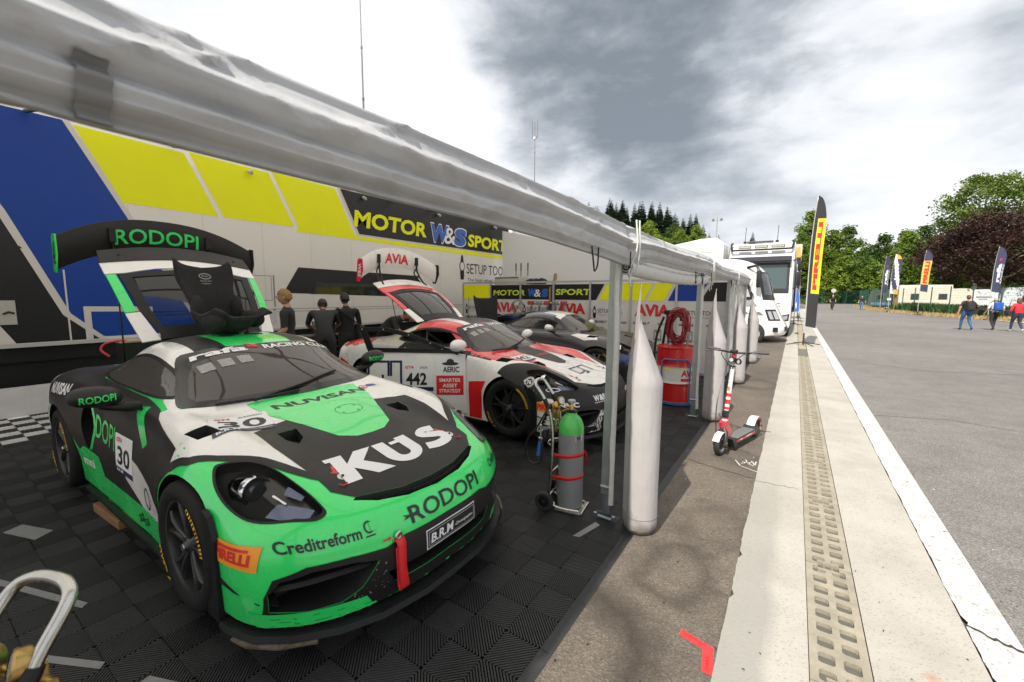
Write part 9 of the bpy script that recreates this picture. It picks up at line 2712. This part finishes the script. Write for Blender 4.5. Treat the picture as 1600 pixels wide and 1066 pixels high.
def crown_mesh(name, seed, h, rad, z0, n, leaf, m, shape='round', clumps=46):
 """crown of leaf-sized quads gathered in clumps, gaps left between them"""
 rg = np.random.default_rng(seed)
 cs = []
 while len(cs) < clumps:
  p = rg.uniform(-1, 1, 3)
  r_ = np.linalg.norm(p)
  if r_ > 1 or r_ < .35: continue
  z = z0 + (h - z0) * (p[2] * .5 + .5)
  u = (z - z0) / (h - z0)
  if shape == 'round': k = math.sqrt(max(.04, 1 - (2 * u - .9) ** 2 * .95))
  elif shape == 'oval': k = (math.sin(math.pi * min(1, u * .92 + .07)) ** .7) * (1 - .35 * u)
  else: k = 1 - u * .9
  rr = math.hypot(p[0], p[1]) + 1e-6
  cs.append((p[0] / max(.3, rr) * rr ** .6 * rad * k, p[1] / max(.3, rr) * rr ** .6 * rad * k, z, rg.uniform(.55, 1.25)))
 cs = np.array(cs)
 idx = rg.integers(0, len(cs), n)
 size = rad * .30
 off = rg.normal(0, 1, (n, 3)); off /= np.linalg.norm(off, axis=1)[:, None]; off *= (rg.uniform(0, 1, n) ** .45)[:, None]
 c = cs[idx, :3] + off * (size * cs[idx, 3])[:, None] * np.array([1, 1, .72])
 a = rg.normal(0, 1, (n, 3)); a[:, 2] *= .6; a /= np.linalg.norm(a, axis=1)[:, None]
 b_ = np.cross(a, rg.normal(0, 1, (n, 3))); b_ /= np.linalg.norm(b_, axis=1)[:, None]
 s_ = leaf * rg.uniform(.6, 1.35, n)[:, None]
 v = np.stack([c - a * s_, c + b_ * s_ * .55, c + a * s_, c - b_ * s_ * .55], 1).reshape(-1, 3)
 me = bpy.data.meshes.new(name); me.from_pydata(v.tolist(), [], [(4 * i, 4 * i + 1, 4 * i + 2, 4 * i + 3) for i in range(n)]); me.materials.append(m)
 return me, cs
def trunk_mesh(name, seed, h, r, cs, m, nlimb=9, fork=None):
 b = MB(); rg = random.Random(seed)
 pts = [Vector((0, 0, -.3))]
 for k in range(1, 7): pts.append(Vector((rg.uniform(-.03, .03) * h * k / 6, rg.uniform(-.03, .03) * h * k / 6, h * .85 * k / 6)))
 b.tube(pts, [r * (1.25 if k == 0 else 1 - k / 7.5) for k in range(7)], m, 8)
 for k in range(nlimb):
  c = cs[rg.randrange(len(cs))]; z = max(h * .18, min(c[2] * .65, h * .6)); base = pts[min(6, int(z / (h * .85) * 6))]; e = Vector(c[:3])
  b.tube([base, (base + e) / 2 + Vector((0, 0, -.05 * h)), e], [r * .42, r * .26, r * .08], m, 6)
 me_o = b.build(name, None, sharp=None); me = me_o.data; bpy.data.objects.remove(me_o); return me
def conifer_mesh(name, seed, h, rad, m):
 rg = np.random.default_rng(seed); vs = []; fs = []
 layers = int(h * 1.9)
 for L_ in range(layers):
  u = L_ / layers; z = h * (.10 + .90 * u); rr = rad * (1 - u) ** .85 * rg.uniform(.78, 1.15) + .12
  nb = max(5, int(15 * (1 - u) + 5))
  a0 = rg.uniform(0, 6.28)
  for k in range(nb):
   a = a0 + 2 * math.pi * k / nb + rg.uniform(-.2, .2); l = rr * rg.uniform(.72, 1.12)
   d = np.array([math.cos(a), math.sin(a), 0]); s_ = np.array([-math.sin(a), math.cos(a), 0]) * (l * .30 + .10)
   p0 = np.array([0, 0, z]); pm = d * l * .55 + np.array([0, 0, z - .10 * l]); p1 = d * l + np.array([0, 0, z - .34 * l + rg.uniform(-.1, .1)])
   i0 = len(vs); vs += [p0 + d * .05 * l, pm + s_, p1, pm - s_, pm - np.array([0, 0, .32 * l])]
   fs += [(i0, i0 + 1, i0 + 2, i0 + 3), (i0, i0 + 4, i0 + 2)]
 me = bpy.data.meshes.new(name); me.from_pydata([list(map(float, v)) for v in vs], [], fs); me.materials.append(m); return me
LG = leaf_mat('leaf_green', (.045, .09, .012), (.15, .23, .026)); LD = leaf_mat('leaf_dark', (.025, .06, .012), (.09, .16, .022)); LL = leaf_mat('leaf_light', (.08, .135, .014), (.22, .30, .034))
LC = leaf_mat('needle_green', (.012, .030, .014), (.032, .062, .028), .1); LMAP = leaf_mat('leaf_copper', (.016, .008, .007), (.085, .030, .020), .12)
KINDS = []
for i, (seed, h, rad, z0, n, m, sh) in enumerate(((1, 13, 4.4, 1.0, 3400, LG, 'oval'), (2, 14, 4.2, 1.6, 3400, LL, 'oval'), (3, 12, 4.8, .8, 3400, LD, 'round'), (4, 15, 4.0, 2.0, 3000, LG, 'oval'), (5, 11, 4.6, .6, 3000, LL, 'round'))):
 cm, cs = crown_mesh('crown', seed, h, rad, z0, int(n * 1.5), .25, m, sh, 70); tm = trunk_mesh('trunk', seed, h, .22, cs, BARK); KINDS.append((cm, tm))
CONS = []
for i, (seed, h, rad) in enumerate(((11, 17, 4.0), (12, 15, 3.7), (13, 19, 4.2))):
 cm = conifer_mesh('crown', seed, h, rad, LC); b = MB(); b.cyl((0, 0, -.4), (0, 0, h * .97), .24, BARK, 8, .03); q = b.build('trunk', None, sharp=None); tm = q.data; bpy.data.objects.remove(q); CONS.append((cm, tm))
def plant(kind, label, x, y, z, s_, rz, group=None, name='tree', cat='tree', sz=None):
 t = thing(name, label, cat, (x, y, z), rz, group); t.scale = (s_, s_, sz or s_)
 for me, nm in zip(kind, ('crown', 'trunk')):
  o = bpy.data.objects.new(nm, me); COL.objects.link(o); o.parent = t
 return t
rg = random.Random(77)
for k in range(150):
 u = rg.random(); x = -80 + 54 * u + rg.uniform(-2, 2); y = 134 + rg.uniform(0, 30)
 z = hill_h(x, y)
 plant(CONS[k % 3], 'dark spruce in the dense stand on the hill above the tent roof', x, y, z - .3, rg.uniform(.82, 1.06) * (1.0 if x < -36 else .92), rg.uniform(0, 6.28), 'spruces on the left hill', 'spruce_tree', 'spruce')
for k, (px, y, s_) in enumerate(((-24.5, 170, .74), (-16.5, 175, .70), (-13.6, 168, .66), (-6.4, 190, .5), (2.2, 185, .62), (-1.0, 180, .5), (5.5, 190, .52), (-27, 180, .6))):
 plant(CONS[k % 3], 'lone spruce standing on the skyline above the truck roof', px, y, hill_h(px, y) - .3, s_, rg.uniform(0, 6.28), 'lone spruces on the skyline', 'spruce_tree', 'spruce')
for k in range(16):
 x = -50 + 27 * k / 15 + rg.uniform(-1.5, 1.5); y = 117 + rg.uniform(-2, 9)
 plant(KINDS[(1, 4, 0)[k % 3]], 'pale green broadleaf tree below the spruces, behind the tent', x, y, hill_h(x, y) - .3, rg.uniform(.55, .85), rg.uniform(0, 6.28), 'broadleaf trees below the spruces', 'broadleaf_tree')
for k in range(14):
 x = -22 + 24 * rg.random(); y = 96 + rg.uniform(0, 14)
 plant(KINDS[(4, 2, 4)[k % 3]], 'low green shrub on the grassy bank behind the truck', x, y, hill_h(x, y) - .2, rg.uniform(.10, .22), rg.uniform(0, 6.28), 'shrubs on the bank', 'shrub', 'shrub')
for k in range(54):
 row = k % 3
 x = 1.0 + 46 * (k // 3) / 17 + rg.uniform(-1.4, 1.4); y = 124 + row * 7 + rg.uniform(-2, 2) - .12 * max(0, x - 12)
 base = hill_h(x, y) - .3
 plant(KINDS[rg.randrange(5)], 'broadleaf tree in the green wood beyond the road bend', x, y, base, rg.uniform(.84, 1.06) * (.95, 1.04, 1.12)[row], rg.uniform(0, 6.28), 'trees of the wood beyond the bend', 'broadleaf_tree')
for k in range(22):
 x = 12 + 40 * rg.random(); y = 84 + rg.uniform(-4, 22)
 plant(KINDS[rg.randrange(5)], 'broadleaf tree behind the caravans', x, y, 0, rg.uniform(.45, .75), rg.uniform(0, 6.28), 'trees behind the caravans', 'broadleaf_tree')
b = MB(); rq = np.random.default_rng(5);
fv = []; ff = []
for k in range(900):
 x = rq.uniform(20, 330); y = rq.uniform(330, 560); z = hill_h(x, y); h_ = rq.uniform(9, 15); r_ = h_ * .22; i0 = len(fv)
 fv += [(x + r_ * math.cos(a), y + r_ * math.sin(a), z) for a in (0, 1.05, 2.1, 3.14, 4.19, 5.24)] + [(x, y, z + h_)]
 ff += [(i0 + q, i0 + (q + 1) % 6, i0 + 6) for q in range(6)]
me = bpy.data.meshes.new('ridge_wood'); me.from_pydata(fv, [], ff); me.materials.append(LC); o = bpy.data.objects.new('ridge_wood', me); COL.objects.link(o); tag(o, 'dark conifer wood covering the distant ridge', 'wood', kind='stuff')
mm_, cs = crown_mesh('crown', 31, 11.0, 5.8, 3.2, 30000, .135, LMAP, 'round', 170); tm = trunk_mesh('trunk', 31, 8.0, .30, cs, PBARK, 14)
plant((mm_, tm), 'big copper red maple with a forked pale trunk, over the caravans on the right', 18.3, 69.6, 0, 1.06, 0, None, 'copper_maple', 'tree', 1.0)
gm, cs = crown_mesh('crown', 32, 18.5, 5.2, 6.0, 15000, .18, LL, 'round', 110); tm = trunk_mesh('trunk', 32, 16, .34, cs, BARK, 12)
plant((gm, tm), 'tall bright green tree rising behind the copper maple', 19.8, 82, 0, .98, 1.0, None, 'broadleaf_tree')
gm2, cs = crown_mesh('crown', 33, 18.5, 6.0, 5.0, 8000, .26, leaf_mat('leaf_grey', (.06, .085, .04), (.17, .20, .10)), 'round', 80); tm2 = trunk_mesh('trunk', 33, 16, .34, cs, BARK, 12)
plant((gm2, tm2), 'grey-green tree at the right edge behind the copper maple', 29.5, 88, 0, 1.05, 2.0, None, 'broadleaf_tree')
def tufts(name, label, pts, n, h0, h1, w, m, seed, width):
 rg_ = np.random.default_rng(seed); vs = []; fs = []
 P = [Vector((*p, 0)) for p in pts]; Ls = [(c - a).length for a, c in zip(P[:-1], P[1:])]; T = sum(Ls)
 for k in range(n):
  d = rg_.uniform(0, T); i = 0
  while i < len(Ls) - 1 and d > Ls[i]: d -= Ls[i]; i += 1
  a, c = P[i], P[i + 1]; t = (c - a).normalized(); nn = Vector((-t.y, t.x, 0)); p = a + t * d + nn * rg_.normal(0, width)
  h_ = rg_.uniform(h0, h1); an = rg_.uniform(0, 6.28); l = Vector((math.cos(an), math.sin(an), 0)) * rg_.uniform(.2, .5) * h_; s_ = Vector((-math.sin(an), math.cos(an), 0)) * w
  i0 = len(vs); vs += [p - s_, p + s_, p + l * .5 + Vector((0, 0, h_ * .7)) + s_ * .7, p + l + Vector((0, 0, h_)), p + l * .5 + Vector((0, 0, h_ * .7)) - s_ * .7]
  fs.append((i0, i0 + 1, i0 + 2, i0 + 3, i0 + 4))
 me = bpy.data.meshes.new(name); me.from_pydata([tuple(v) for v in vs], [], fs); me.materials.append(m); o = bpy.data.objects.new(name, me); COL.objects.link(o); tag(o, label, 'grass', kind='stuff')
tufts('dry_grass', 'dry straw coloured grass along the foot of the green fence', [(16.6, 30), (13.9, 39.5), (12.2, 46.6), (10.6, 51.0), (9.4, 57), (8.6, 63), (8.2, 72), (8.4, 88)], 5200, .10, .38, .03, mat('straw', (.36, .27, .12), .9, var=.3, vscale=2), 1, .30)
tufts('hedge_growth', 'green weeds and hedge growth just behind the fence, below the caravans', [(18.2, 31.5), (15.4, 40.5), (13.6, 47.5), (12.0, 52.0), (10.8, 57), (10.0, 63)], 6000, .35, 1.15, .08, LD, 2, .45)
